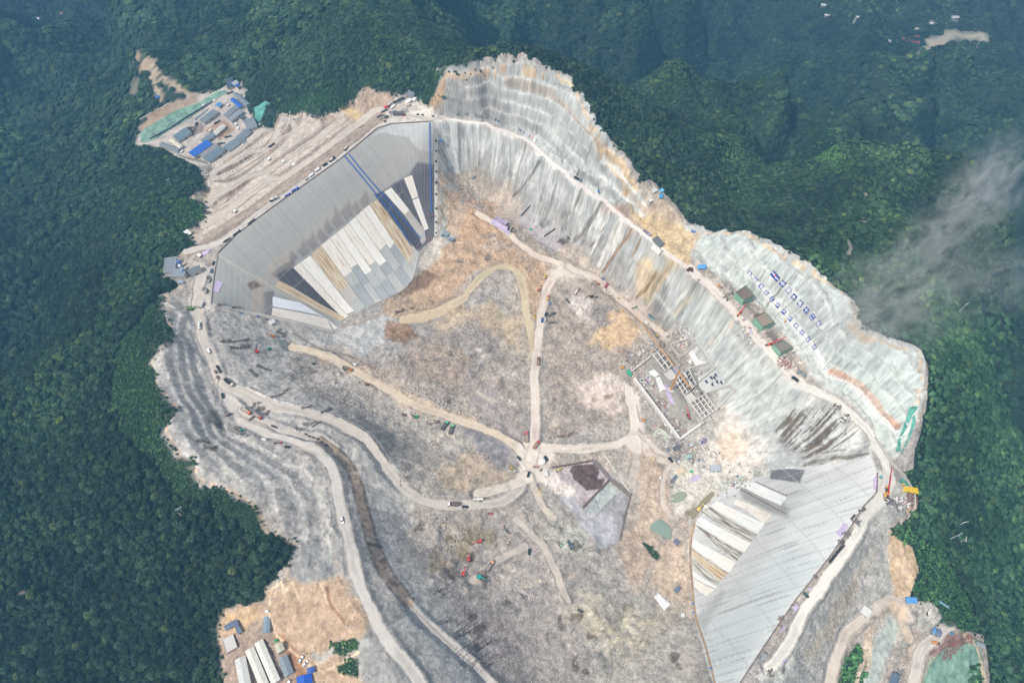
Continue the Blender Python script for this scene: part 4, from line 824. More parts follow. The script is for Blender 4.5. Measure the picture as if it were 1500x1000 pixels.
# 300 single trees: the ones that show largest
inn = (u > 8) & (u < 1492) & (v > 8) & (v < 992) & ~shr
size = np.where(inn, tsz / wv, 0); order = np.argsort(-size)[:300]
rest = np.ones(len(tx), bool); rest[order] = False
crowns = [crown_mesh("crown", 100 + k) for k in range(6)]
bush = [crown_mesh("bush", 300 + k, 4, 1) for k in range(2)]
pc = bpy.data.collections.new("canopy_forms")
for k, me in enumerate(crowns + bush):
    me.materials.append(LM); o = bpy.data.objects.new("canopy_form", me); pc.objects.link(o)
def instancer(name, P, scale, rot, colr, coll, pick, mat=None, zs=None):
    me = bpy.data.meshes.new(name); me.vertices.add(len(P)); me.vertices.foreach_set("co", P.ravel().astype(np.float32))
    for nm, ty_, dat in ():
        a = me.attributes.new(nm, ty_, "POINT"); a.data.foreach_set("value", dat.astype(np.float32))
    a = me.attributes.new("size", "FLOAT_VECTOR", "POINT"); fl_ = np.ones(len(P)) if zs is None else zs; a.data.foreach_set("vector", np.stack([scale, scale, scale * fl_], 1).astype(np.float32).ravel())
    a = me.attributes.new("turn", "FLOAT_VECTOR", "POINT"); a.data.foreach_set("vector", rot.astype(np.float32).ravel())
    a = me.attributes.new("pick", "INT", "POINT"); a.data.foreach_set("value", pick.astype(np.int32))
    a = me.attributes.new("tint", "FLOAT_COLOR", "POINT"); cc = np.ones((len(P), 4), np.float32); cc[:, :3] = colr; a.data.foreach_set("color", cc.ravel())
    o = bpy.data.objects.new(name, me); COL.objects.link(o)
    g = bpy.data.node_groups.new(name, "GeometryNodeTree"); g.interface.new_socket("Geometry", in_out="INPUT", socket_type="NodeSocketGeometry"); g.interface.new_socket("Geometry", in_out="OUTPUT", socket_type="NodeSocketGeometry")
    gi = g.nodes.new("NodeGroupInput"); go = g.nodes.new("NodeGroupOutput"); ip = g.nodes.new("GeometryNodeInstanceOnPoints"); ci = g.nodes.new("GeometryNodeCollectionInfo")
    ci.inputs["Collection"].default_value = coll; ci.inputs["Separate Children"].default_value = True; ci.inputs["Reset Children"].default_value = True
    def attr(nm, t):
        x = g.nodes.new("GeometryNodeInputNamedAttribute"); x.data_type = t; x.inputs["Name"].default_value = nm; return x
    sA = attr("size", "FLOAT_VECTOR"); rA = attr("turn", "FLOAT_VECTOR"); pA = attr("pick", "INT"); pass
    L = g.links.new; L(gi.outputs[0], ip.inputs["Points"]); L(ci.outputs[0], ip.inputs["Instance"]); ip.inputs["Pick Instance"].default_value = True
    L(pA.outputs["Attribute"], ip.inputs["Instance Index"]); L(rA.outputs["Attribute"], ip.inputs["Rotation"]); L(sA.outputs["Attribute"], ip.inputs["Scale"]); L(ip.outputs[0], go.inputs[0])
    md = o.modifiers.new("scatter", "NODES"); md.node_group = g; return o
P = np.stack([tx, ty, tz + tsz * np.where(shr, -.1, .25)], 1)
pk = np.where(shr, 6 + RNG.integers(0, 2, len(tx)), RNG.integers(0, 6, len(tx)))
rot = RNG.uniform(0, 6.28, len(tx))
def tilt(x, y, yaw, e=9.):   # crowns lean with the slope they stand on
    gx_ = (hz(x + e, y) - hz(x - e, y)) / (2 * e); gy_ = (hz(x, y + e) - hz(x, y - e)) / (2 * e); n_ = np.stack([-gx_, -gy_, np.ones_like(gx_)], 1) * [1, 1, 1]; n_ /= np.linalg.norm(n_, axis=1)[:, None]
    # R = Rx(a) then Ry(b) then Rz(yaw) applied in local order: columns chosen so that local z -> n
    xa = np.stack([np.cos(yaw), np.sin(yaw), 0 * yaw], 1); xa -= n_ * (xa * n_).sum(1)[:, None]; xa /= np.linalg.norm(xa, axis=1)[:, None]; ya = np.cross(n_, xa)
    return np.stack([np.arctan2(ya[:, 2], n_[:, 2]), -np.arcsin(np.clip(xa[:, 2], -1, 1)), np.arctan2(xa[:, 1], xa[:, 0])], 1)
rot3 = tilt(tx, ty, rot)
a = rest & ~shr
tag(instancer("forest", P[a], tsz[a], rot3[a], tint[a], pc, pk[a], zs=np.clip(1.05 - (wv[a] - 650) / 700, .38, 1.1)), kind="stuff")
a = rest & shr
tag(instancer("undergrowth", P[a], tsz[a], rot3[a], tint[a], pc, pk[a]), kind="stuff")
cind = []
for k, me in enumerate(crowns):
    m2 = me.copy(); m2.name = "tree_crown"; m2.materials.clear(); m2.materials.append(LMI); cind.append(m2)
def trunk_mesh():
    import bmesh
    bm = bmesh.new()
    def limb(p0, p1, r0, r1, n=6):
        d = (p1 - p0).normalized(); a = d.orthogonal().normalized(); b_ = d.cross(a); r = [[bm.verts.new(p + (a * math.cos(2 * math.pi * i / n) + b_ * math.sin(2 * math.pi * i / n)) * rr) for i in range(n)] for p, rr in ((p0, r0), (p1, r1))]
        for i in range(n): bm.faces.new((r[0][i], r[0][(i + 1) % n], r[1][(i + 1) % n], r[1][i]))
    limb(Vector((0, 0, -.3)), Vector((.02, 0, .7)), .075, .045)
    for a in (0, 2.1, 4.2): limb(Vector((0, 0, .35)), Vector((math.cos(a) * .4, math.sin(a) * .4, .85)), .035, .015)
    me = bpy.data.meshes.new("tree_trunk"); bm.to_mesh(me); bm.free(); me.materials.append(bark); return me
TK = trunk_mesh()
for i in order:
    s_ = float(tsz[i]); r_ = empty("tree", (tx[i], ty[i], tz[i]), float(rot[i]))
    low = u[i] < 750
    tag(r_, "dark broadleaf tree standing among the forest trees on the left hillside" if low else "green broadleaf tree standing among the forest trees on the right hillside", "tree", "forest trees on the left hillside" if low else "forest trees on the right hillside")
    c_ = bpy.data.objects.new("crown", cind[pk[i]]); COL.objects.link(c_); c_.parent = r_; c_.scale = (s_,) * 3; c_.location = (0, 0, s_ * .3)
    t_ = bpy.data.objects.new("trunk", TK); COL.objects.link(t_); t_.parent = r_; t_.scale = (s_, s_, s_ * 1.3)
# ================================================================== building kit
def srgb(c): return tuple(float(x) for x in S(c) / .86 * .9)
_MC = {}
def mat(name, c, rough=.7, var=.12, scale=.8, metal=0., ribs=0.):
    key = (name, c, rough, ribs)
    if key in _MC: return _MC[key]
    m, n, b = nt(name); L = n.links.new; col = srgb(c)
    b.inputs["Roughness"].default_value = rough; b.inputs["Metallic"].default_value = metal
    tc = N_(n, "ShaderNodeTexCoord"); no = N_(n, "ShaderNodeTexNoise"); no.inputs["Scale"].default_value = scale; no.inputs["Detail"].default_value = 4; L(tc.outputs["Object"], no.inputs["Vector"])
    mr = N_(n, "ShaderNodeMapRange"); mr.inputs["From Min"].default_value = .3; mr.inputs["From Max"].default_value = .7; mr.inputs["To Min"].default_value = 1 - var; mr.inputs["To Max"].default_value = 1 + var; L(no.outputs["Fac"], mr.inputs["Value"])
    out = mr.outputs[0]
    if ribs:
        wv_ = N_(n, "ShaderNodeTexWave"); wv_.bands_direction = "X"; wv_.inputs["Scale"].default_value = ribs; L(tc.outputs["Object"], wv_.inputs["Vector"])
        m2 = N_(n, "ShaderNodeMapRange"); m2.inputs["To Min"].default_value = .82; m2.inputs["To Max"].default_value = 1.05; L(wv_.outputs["Fac"], m2.inputs["Value"])
        mu = N_(n, "ShaderNodeMath", operation="MULTIPLY"); L(out, mu.inputs[0]); L(m2.outputs[0], mu.inputs[1]); out = mu.outputs[0]
    v_ = N_(n, "ShaderNodeVectorMath", operation="SCALE"); v_.inputs[0].default_value = col; L(out, v_.inputs["Scale"]); L(v_.outputs[0], b.inputs["Base Color"])
    _MC[key] = m; return m
class MB:
    def __init__(s): s.v = []; s.f = []
    def pts(s, P, F): o = len(s.v); s.v += [tuple(map(float, p)) for p in P]; s.f += [tuple(i + o for i in f) for f in F]; return s
    def box(s, c, d, rz=0., tap=1.):
        x, y, z = c; a, b, h = d[0] / 2, d[1] / 2, d[2] / 2; P = []
        for zz, k in ((-h, 1), (h, tap)):
            for px, py in ((-a, -b), (a, -b), (a, b), (-a, b)):
                px *= k; py *= k; P.append((x + px * math.cos(rz) - py * math.sin(rz), y + px * math.sin(rz) + py * math.cos(rz), z + zz))
        return s.pts(P, [(3,2,1,0),(4,5,6,7),(0,1,5,4),(1,2,6,5),(2,3,7,6),(3,0,4,7)])
    def cyl(s, p0, p1, r0, r1=None, n=10):
        r1 = r0 if r1 is None else r1; p0 = Vector(p0); p1 = Vector(p1); d = (p1 - p0).normalized(); a = d.orthogonal().normalized(); b = d.cross(a)
        P = [p + (a * math.cos(2 * math.pi * i / n) + b * math.sin(2 * math.pi * i / n)) * r for p, r in ((p0, r0), (p1, r1)) for i in range(n)]
        return s.pts(P, [(i, (i + 1) % n, n + (i + 1) % n, n + i) for i in range(n)] + [tuple(range(n))[::-1], tuple(range(n, 2 * n))])
    def bar(s, p0, p1, w, h=None):
        h = h or w; p0 = Vector(p0); p1 = Vector(p1); d = (p1 - p0).normalized(); a = d.cross(Vector((0, 0, 1)));
        if a.length < .05: a = Vector((1, 0, 0))
        a.normalize(); b = d.cross(a).normalized(); P = [p + a * i * w / 2 + b * j * h / 2 for p in (p0, p1) for i, j in ((-1,-1),(1,-1),(1,1),(-1,1))]
        return s.pts(P, [(3,2,1,0),(4,5,6,7),(0,1,5,4),(1,2,6,5),(2,3,7,6),(3,0,4,7)])
    def side(s, prof, y0, y1):   # profile in xz swept along y
        n = len(prof); P = [(x, y0, z) for x, z in prof] + [(x, y1, z) for x, z in prof]
        return s.pts(P, [tuple(range(n)), tuple(range(n, 2 * n))[::-1]] + [(i, i + n, (i + 1) % n + n, (i + 1) % n) for i in range(n)])
    def build(s, name, m, parent=None, loc=None):
        me = bpy.data.meshes.new(name); me.from_pydata(s.v, [], s.f); me.materials.append(m); o = bpy.data.objects.new(name, me); COL.objects.link(o)
        if parent: o.parent = parent
        if loc is not None: o.location = loc
        return o
def copy_tree(o, parent=None):
    c = o.copy(); COL.objects.link(c); c.parent = parent
    for ch in o.children: copy_tree(ch, c)
    return c
DARK = mat("rubber", (52, 50, 50), .9); GLASS = mat("dark_glass", (58, 66, 74), .25, .03); STEEL = mat("dusty_steel", (120, 112, 106), .7); CHAS = mat("chassis", (78, 74, 72), .8)
CONC = mat("concrete", (206, 202, 196), .9, .1, .3); LCONC = mat("pale_concrete", (228, 226, 220), .9, .08, .2); NETG = mat("green_netting", (96, 150, 118), .9, .25, .5)
def wheels(root, xs, y, r=.55, w=.45):
    for x in xs:
        for sgn in (-1, 1): MB().cyl((x, sgn * y - w / 2, r), (x, sgn * y + w / 2, r), r, n=8).build("wheel", DARK, root)
def t_dump(r, cab=(200, 110, 60), bed=(120, 108, 100), load=(130, 118, 110), bedm=None):
    MB().box((0, 0, 1.0), (9.4, 1.3, .5)).build("chassis", CHAS, r)
    c = MB().side([(2.9, 1.1), (4.9, 1.1), (4.9, 2.3), (4.6, 3.2), (2.9, 3.2)], -1.3, 1.3).build("cab", mat("cab_paint", cab, .5), r)
    MB().box((4.82, 0, 2.6), (.16, 2.2, .8)).build("windscreen", GLASS, c)
    b = MB(); b.box((-1.1, 0, 1.4), (7.2, 2.7, .2))
    for y in (-1.36, 1.36): b.box((-1.1, y, 2.2), (7.2, .16, 1.5))
    b.box((2.45, 0, 2.3), (.16, 2.6, 1.7)); b.box((-4.65, 0, 2.1), (.16, 2.6, 1.2)); b.build("dump_bed", mat("bed_paint", bed, .7), r)
    MB().box((-1.1, 0, 1.9), (6.8, 2.5, .8), tap=.9).build("load", mat("load_soil", load, .95, .3, 1.5), r)
    wheels(r, (3.7, -1.6, -3.0), 1.2)
def t_car(r, c=(235, 235, 235)):
    m = mat("car_paint", c, .35, .04)
    MB().side([(-2.35, .45), (2.35, .45), (2.4, .95), (1.2, 1.05), (-2.4, 1.1)], -.92, .92).build("body", m, r)
    k = MB().side([(-2.1, 1.06), (1.1, 1.02), (.4, 1.62), (-1.7, 1.66)], -.8, .8).build("cabin", GLASS, r)
    MB().box((-.65, 0, 1.66), (1.9, 1.45, .08)).build("roof", m, r); wheels(r, (1.45, -1.4), .85, .36, .25)
def t_van(r, c=(235, 235, 235)):
    m = mat("van_paint", c, .4, .05)
    MB().side([(-2.9, .5), (2.9, .5), (2.9, 1.3), (2.2, 2.25), (-2.9, 2.3)], -1., 1.).build("body", m, r)
    MB().box((2.62, 0, 1.75), (.3, 1.8, .6)).build("windscreen", GLASS, r); wheels(r, (1.9, -1.8), .9, .4, .3)
def t_exc(r, c=(200, 90, 60), reach=1.0):
    m = mat("digger_paint", c, .5)
    for y in (-1.15, 1.15): MB().side([(-2.1, .1), (2.1, .1), (2.4, .55), (2.1, 1.0), (-2.1, 1.0), (-2.4, .55)], y - .32, y + .32).build("track", DARK, r)
    MB().box((-.5, 0, 1.85), (3.6, 2.6, 1.5)).build("house", m, r); MB().box((-2.5, 0, 1.85), (.7, 2.6, 1.3)).build("counterweight", CHAS, r)
    cb = MB().box((.7, .85, 2.6), (1.5, 1.0, 1.5)).build("cab", m, r); MB().box((1.48, .85, 2.7), (.08, .85, 1.1)).build("windscreen", GLASS, cb)
    MB().bar((1.0, -.2, 2.1), (4.2 * reach, -.2, 5.0), .6, .7).bar((4.2 * reach, -.2, 5.0), (6.4 * reach, -.2, 3.9), .5, .6).build("boom", m, r)
    MB().bar((6.4 * reach, -.2, 4.1), (8.0 * reach, -.2, 1.6), .4, .5).build("stick", m, r); MB().side([(7.4 * reach, .2), (8.5 * reach, .3), (8.6 * reach, 1.5), (7.8 * reach, 1.7)], -.9, .5).build("bucket", CHAS, r)
def t_mixer(r, c=(225, 222, 214), cab=(225, 222, 214)):
    MB().box((0, 0, 1.0), (9.0, 1.2, .5)).build("chassis", CHAS, r)
    k = MB().side([(2.9, 1.1), (4.8, 1.1), (4.8, 2.4), (4.4, 3.1), (2.9, 3.1)], -1.25, 1.25).build("cab", mat("cab_paint", cab, .5), r); MB().box((4.7, 0, 2.6), (.16, 2.1, .7)).build("windscreen", GLASS, k)
    MB().cyl((2.4, 0, 2.1), (.6, 0, 2.6), .7, 1.35).cyl((.6, 0, 2.6), (-1.4, 0, 2.9), 1.35, 1.35).cyl((-1.4, 0, 2.9), (-3.6, 0, 3.4), 1.35, .6).build("drum", mat("drum_paint", c, .5), r)
    MB().bar((-3.7, 0, 3.2), (-4.6, 0, 1.4), .5, .3).build("chute", CHAS, r); wheels(r, (3.6, -1.5, -2.9), 1.1)
def t_tank(r, c=(230, 230, 225), cab=(230, 230, 225)):
    MB().box((0, 0, 1.0), (9.0, 1.2, .5)).build("chassis", CHAS, r)
    k = MB().side([(2.9, 1.1), (4.8, 1.1), (4.8, 2.4), (4.4, 3.0), (2.9, 3.0)], -1.25, 1.25).build("cab", mat("cab_paint", cab, .5), r); MB().box((4.7, 0, 2.5), (.16, 2.1, .7)).build("windscreen", GLASS, k)
    MB().cyl((2.4, 0, 2.3), (-4.3, 0, 2.3), 1.2, 1.2, 14).build("tank", mat("tank_paint", c, .45), r); wheels(r, (3.6, -1.5, -2.9), 1.1)
def t_flat(r, cab=(60, 140, 110), load=(120, 110, 104)):
    MB().box((-.8, 0, 1.3), (8.4, 2.5, .35)).build("flatbed", CHAS, r)
    k = MB().side([(3.4, .9), (5.0, .9), (5.0, 2.2), (4.7, 2.9), (3.4, 2.9)], -1.2, 1.2).build("cab", mat("cab_paint", cab, .5), r); MB().box((4.93, 0, 2.4), (.14, 2.0, .7)).build("windscreen", GLASS, k)
    b = MB()
    for i in range(5): b.box((-4.1 + i * 1.6, (i % 2 - .5) * .8, 1.85 + .15 * (i % 3)), (1.3, 1.1, .7 + .2 * (i % 3)), rz=.1 * i)
    b.build("cargo", mat("cargo", load, .8, .3), r); wheels(r, (3.9, -1.8, -3.2), 1.1)
def t_crane(r, c=(215, 160, 60), boom=(190, 50, 50), L=16.):
    t_flat(r, c, (96, 92, 90)); MB().box((-1.2, 0, 2.6), (2.4, 2.2, 1.6)).build("turret", mat("cab_paint", c, .5), r)
    MB().bar((-1.5, 0, 3.2), (-1.5 + L * .86, 0, 3.2 + L * .5), .8).bar((-1.5 + L * .8, 0, 3.2 + L * .47), (-1.5 + L * 1.2, 0, 3.2 + L * .72), .5).build("boom", mat("boom_paint", boom, .5), r)
def t_roller(r, c=(220, 190, 60)):
    m = mat("machine_paint", c, .5); MB().cyl((2.2, -1.1, .75), (2.2, 1.1, .75), .75, n=14).build("drum", STEEL, r); MB().box((.1, 0, 1.4), (3.6, 1.7, .9)).build("body", m, r)
    k = MB().box((-.2, 0, 2.5), (1.5, 1.5, 1.4)).build("cab", m, r); MB().box((.57, 0, 2.6), (.08, 1.3, .9)).build("windscreen", GLASS, k); wheels(r, (-1.5,), 1.0, .75, .5)
def t_loader(r, c=(220, 180, 60)):
    m = mat("machine_paint", c, .5); MB().box((-1.2, 0, 1.7), (3.4, 2.0, 1.3)).build("body", m, r); k = MB().box((.4, 0, 2.6), (1.5, 1.5, 1.6)).build("cab", m, r); MB().box((1.17, 0, 2.8), (.08, 1.3, 1.)).build("windscreen", GLASS, k)
    MB().bar((1., .6, 1.6), (3.6, .6, .9), .3, .4).bar((1., -.6, 1.6), (3.6, -.6, .9), .3, .4).build("lift_arm", m, r); MB().side([(3.4, .2), (4.6, .2), (4.8, .5), (4.0, 1.4), (3.4, 1.3)], -1.4, 1.4).build("bucket", CHAS, r); wheels(r, (1.6, -1.7), 1.1, .8, .6)
def t_drill(r, c=(60, 140, 90)):
    m = mat("machine_paint", c, .5)
    for y in (-1.1, 1.1): MB().side([(-1.9, .1), (1.9, .1), (2.2, .5), (1.9, .9), (-1.9, .9), (-2.2, .5)], y - .3, y + .3).build("track", DARK, r)
    MB().box((-.6, 0, 1.7), (3.2, 2.0, 1.3)).build("body", m, r); MB().bar((1.8, 0, .6), (2.6, 0, 8.5), .5, .5).bar((.4, 0, 1.9), (2.2, 0, 4.6), .3).build("mast", CHAS, r)
def t_hut(r, c=(225, 225, 222), L=6., Wd=2.6, h=2.7, roof=None):
    w_ = MB().box((0, 0, h / 2), (L, Wd, h)).build("wall", mat("hut_wall", c, .6), r)
    MB().box((0, 0, h + .1), (L + .25, Wd + .25, .18)).build("roof", mat("hut_roof", roof or c, .55, .1, .6, 0, 1.2), r)
    MB().box((L * .3, -Wd / 2 - .02, 1.05), (.9, .06, 2.0)).build("door", CHAS, w_); MB().box((-L * .2, -Wd / 2 - .02, 1.6), (1.2, .06, .9)).build("window", GLASS, w_)
def t_drum(r, c=(238, 236, 230), R=3.6, h=4.):
    MB().cyl((0, 0, 0), (0, 0, h), R, n=24).build("tank_wall", mat("tank_steel", c, .5), r); MB().cyl((0, 0, h), (0, 0, h + .7), R * 1.02, .3, n=24).build("tank_lid", mat("tank_steel", c, .5), r)
    MB().bar((R + .15, 0, 0), (R + .15, 0, h), .4, .12).build("ladder", CHAS, r)
def t_gen(r, c=(110, 120, 120)):
    MB().box((0, 0, 1.15), (3.4, 1.7, 1.3)).build("housing", mat("machine_paint", c, .6), r); MB().bar((1.6, 0, .7), (3.0, 0, .5), .15).build("tow_bar", CHAS, r); MB().cyl((-.9, .4, 1.8), (-.9, .4, 2.5), .12).build("exhaust", CHAS, r); wheels(r, (0,), .9, .4, .25)
KIND = dict(dump=("dump_truck", "dump truck", t_dump), car=("parked_car", "car", t_car), van=("white_van", "van", t_van), exc=("excavator", "excavator", t_exc), mixer=("mixer_truck", "mixer truck", t_mixer), tank=("tanker_truck", "tanker truck", t_tank), flat=("flatbed_truck", "flatbed truck", t_flat),
            crane=("crane_truck", "crane truck", t_crane), roller=("road_roller", "roller", t_roller), loader=("wheel_loader", "wheel loader", t_loader), drill=("drilling_rig", "drilling rig", t_drill), hut=("site_hut", "site hut", t_hut), drum=("storage_tank", "storage tank", t_drum), gen=("generator_trailer", "generator", t_gen))
_TP = {}
def heading(u, v, ang):
    a = math.radians(ang); q = W3([(u, v), (u + 6 * math.cos(a), v - 6 * math.sin(a))]); return math.atan2(q[1, 1] - q[0, 1], q[1, 0] - q[0, 0]), q[0]
def put_thing(kind, u, v, ang, label, group=None, sc_=1., **kw):
    """ang: which way the front points in the picture, degrees anticlockwise from the right"""
    rz, p = heading(u, v, ang); key = (kind, tuple(sorted(kw.items()))); nm, cat, fn = KIND[kind]
    if key not in _TP:
        r = empty(nm if kind != "van" else "van", (0, 0, 0)); fn(r, **kw); _TP[key] = r
    else: r = copy_tree(_TP[key])
    r.location = (p[0], p[1], p[2] + .05); r.scale = (sc_,) * 3
    h = 3.; d = np.array([math.cos(rz), math.sin(rz)]); q0 = hz(p[0] + d[0] * h, p[1] + d[1] * h) - hz(p[0] - d[0] * h, p[1] - d[1] * h); q1 = hz(p[0] - d[1] * h, p[1] + d[0] * h) - hz(p[0] + d[1] * h, p[1] - d[0] * h)
    r.rotation_euler = (math.atan2(float(q1), 2 * h) * .8, -math.atan2(float(q0), 2 * h) * .8, rz)
    for k_ in ("label", "category", "group"):
        if k_ in r: del r[k_]
    tag(r, label, cat, group); return r
# ------------------------------------------------------------------ vehicles and machines
V = put_thing
for a_ in [
 ("tank",293,478,-92,"long white tanker truck driving down the pale road beside the dam's left end",1.),
 ("van",306.5,515,-60,"lone white van on the road just below the white tanker truck",1.1),
]: V(a_[0], a_[1], a_[2], a_[3], a_[4], "traffic on the left rim road", a_[5])
V("flat",321,541,-60,"dark flatbed truck on the rim road between the white van and a black-bedded dump truck","traffic on the left rim road",cab=(70,66,66),load=(80,74,70))
V("dump",336,561,-40,"white-cabbed dump truck with an empty black bed where the left road forks","traffic on the left rim road",1.25,cab=(225,215,205),bed=(60,54,52),load=(62,56,54))
V("car",326.5,580,-75,"dark green car parked hard against the foot of the left rock cut","traffic on the left rim road",1.35,c=(54,74,70))
V("gen",316,545,-60,"small brown trailer on the outer verge above the road fork",None,1.1,c=(130,112,100))
V("gen",319,553,-60,"lower of two small brown trailers on the verge above the road fork",None,1.1,c=(120,106,96))
V("dump",361,602.5,-32,"orange-cabbed dump truck with pale load queued on the rim road","dump trucks queued on the left rim road",1.2,cab=(222,130,84),bed=(170,160,150),load=(182,172,160))
V("dump",377.5,610,-32,"red-cabbed dump truck queued just ahead of the orange-cabbed one","dump trucks queued on the left rim road",1.15,cab=(196,92,76),bed=(150,140,132),load=(172,164,156))
V("roller",334,608,20,"grey dusty roller parked against the left rock cut",None,1.1,c=(150,140,130))
V("loader",369,613,-150,"grey loader on the bank under the queued dump trucks",None,.9,c=(150,146,140))
V("flat",350,630,-35,"flatbed truck with a teal cab and jumbled load parked under the benches",None,1.2,cab=(70,150,130),load=(150,140,130))
V("flat",357,637,-35,"grey flatbed truck parked just downhill of the teal-cabbed flatbed",None,.9,cab=(200,196,190),load=(140,132,126))
V("van",387,644.5,-10,"white van parked at the outer edge of the rim road near the red truck",None,.9)
V("flat",407,649,0,"small red-cabbed flatbed truck at the outer edge of the rim road",None,.8,cab=(190,60,66),load=(170,140,140))
V("hut",421,655,-5,"black roofed steel box beside the outer edge of the rim road",None,.8,c=(66,62,60),L=5.)
V("flat",402,625,-20,"small dark flatbed truck on the brown berm road",None,.7,cab=(66,62,60),load=(90,84,80))
V("car",408,626,-20,"white car behind the small dark flatbed on the berm road",None,1.)
V("car",434,632,-15,"white car parked beside the machines where the berm road narrows",None,1.)
V("loader",438,629,160,"dusty loader standing next to the white car on the berm road",None,.8,c=(150,140,126))
for i,(x,y) in enumerate([(448,636),(453,639),(459,641),(465,643),(471,648),(478,652)]): V("gen",x,y,-20,"one of the small dark compressors in a line on the berm road","compressors lined along the berm road",.8,c=(84,82,80))
V("exc",279,453,0,"green excavator digging at the cut beside the left dam's access road",None,1.2,c=(110,140,80),reach=1.15)
V("dump",508.5,541.5,-20,"orange-cabbed dump truck alone on the tan haul road in the left of the pit",None,1.15,cab=(216,138,78),bed=(110,100,94),load=(140,126,112))
V("van",520,534,-15,"small white van above the tan haul road beside piled rocks",None,.8)
V("drill",375.5,515,120,"bright red drilling rig on the grey slope under the left dam",None,1.15,c=(214,50,52))
V("exc",394,512,200,"teal excavator in the dark rubble below the left dam's abutment",None,.9,c=(70,160,140))
V("exc",399,493,160,"orange excavator nearest the lower edge of the left dam",None,.9,c=(214,128,52))
V("drill",411,501,30,"pale green drilling rig between the orange and teal excavators",None,.8,c=(130,180,140))
V("gen",459.5,533.5,10,"dark compressor alone on the slope under the tan haul road",None,1.1,c=(74,84,74))
V("hut",418,518.5,-10,"small white box standing on the pale rubble mound",None,.5)
V("exc",538,563.5,-20,"brown rusty excavator in the rubble below the tan haul road",None,.9,c=(120,84,60))
V("drill",609.5,611,180,"green drilling rig beside the tan haul road",None,1.2,c=(40,150,84))
V("gen",592,608,-15,"rusty machine among dark rubble left of the green drilling rig",None,1.5,c=(120,100,92))
V("dump",633.5,618.5,0,"grey empty dump truck parked flat across from the green-cabbed pair",None,1.2,cab=(160,130,120),bed=(150,140,132),load=(176,166,156))
V("dump",652,624.5,50,"left one of two green-cabbed dump trucks parked side by side","green-cabbed dump trucks parked side by side",1.2,cab=(90,190,140),bed=(96,94,90),load=(104,100,96))
V("dump",661.5,630,68,"right one of two green-cabbed dump trucks parked side by side","green-cabbed dump trucks parked side by side",1.2,cab=(110,200,140),bed=(100,98,92),load=(108,104,98))
V("dump",771.5,641.5,90,"long dump truck with a pinkish-red cab parked above the road hub",None,1.35,cab=(220,90,100),bed=(176,160,150),load=(170,150,136))
V("dump",785.5,652,55,"red-cabbed dump truck carrying brown soil into the road hub",None,1.15,cab=(214,84,66),bed=(160,120,100),load=(170,140,120))
V("car",760,671.5,-50,"dark car parked just left of the road hub",None,1.25,c=(74,84,80))
V("car",799.7,671.5,-50,"black car parked beside the round white tank",None,1.3,c=(50,54,58))
V("car",774,695,70,"black car leaving the road hub downwards",None,1.3,c=(46,50,56))
V("drum",793,677.5,0,"round white storage tank at the road hub",None,1.05)
V("loader",786,684,180,"small pink machine at the foot of the round white tank",None,.8,c=(214,160,146))
V("hut",799.5,695,-70,"white hut with a pale roof below the round white tank",None,1.1,L=5.,Wd=4.)
V("gen",792,688.5,60,"dark pump between the round tank and the white hut",None,.9,c=(100,92,86))
V("exc",749,686,-35,"dusty yellow excavator beside the road hub",None,.9,c=(190,160,96))
V("mixer",818,689,30,"yellow and white mixer truck at the mouth of the stock bay",None,.8,c=(230,214,160),cab=(220,190,90))
V("tank",700,733,180,"white round-bodied tanker truck on the lower haul road with a dark stain behind it",None,1.15,c=(240,238,232))
V("dump",664,739,180,"white-cabbed long truck with brown load on the lower haul road",None,1.35,cab=(238,236,232),bed=(112,92,84),load=(120,100,90))
V("car",681,742.5,-5,"dark car following the white-cabbed truck on the lower haul road",None,1.35,c=(66,64,64))
V("loader",718.5,752,170,"small magenta machine alone below the lower haul road",None,.75,c=(206,90,120))
V("flat",743,778,-45,"small truck with grey-green bed behind a pink cab",None,.75,cab=(214,110,130),load=(110,130,126))
V("flat",739,772,130,"small pink truck touching the grey-green one",None,.55,cab=(220,120,140),load=(180,150,150))
V("car",744,794,55,"brown and white pickup between the red excavator and the track",None,1.4,c=(206,190,170))
V("exc",702,793,205,"red excavator digging in the greenish soil, uppermost of the red ones","red excavators below the haul road",1.,c=(222,84,74))
V("exc",686,819,100,"red excavator sitting on a dark rubble pile","red excavators below the haul road",.9,c=(222,84,74),reach=.8)
V("exc",678,841,80,"red excavator reaching up to the dark rubble pile from below","red excavators below the haul road",1.,c=(222,84,74),reach=.9)
V("exc",703,846,-25,"bright turquoise excavator below the red excavators",None,1.05,c=(40,176,168))
V("dump",717,830,55,"orange-cabbed dump truck with an empty grey bed beside the turquoise excavator",None,1.25,cab=(230,170,130),bed=(130,124,120),load=(150,144,140))
V("car",775,808,-88,"black car parked by the track in the middle of the fill",None,1.3,c=(46,56,50))
V("gen",784,804.5,10,"lilac compressor beside the black car on the fill",None,1.,c=(190,160,180))
V("drill",822,799,130,"pale green drilling rig at the dark strip of fresh soil",None,.9,c=(160,200,170))
V("loader",836,799,130,"blue and orange bulldozer pushing the dark strip of fresh soil",None,1.1,c=(110,120,140))
V("van",850,894.5,-30,"dark van parked at the end of the lower track",None,1.,c=(64,70,66))
V("roller",798.5,405.5,-85,"yellow and white roller beside the upper road junction",None,1.2,c=(232,200,90))
V("exc",789,425,60,"orange excavator left of the main pit road",None,.9,c=(200,120,60))
V("dump",803,437.5,90,"orange dump truck on the right edge of the main pit road",None,.8,cab=(224,130,70),bed=(214,150,70),load=(200,160,110))
V("car",805.5,444.5,90,"blue car behind the small orange dump truck",None,1.,c=(90,130,190))
V("dump",845,428,50,"pale dump truck parked on the white rock spoil",None,1.1,cab=(190,150,140),bed=(205,195,190),load=(220,212,206))
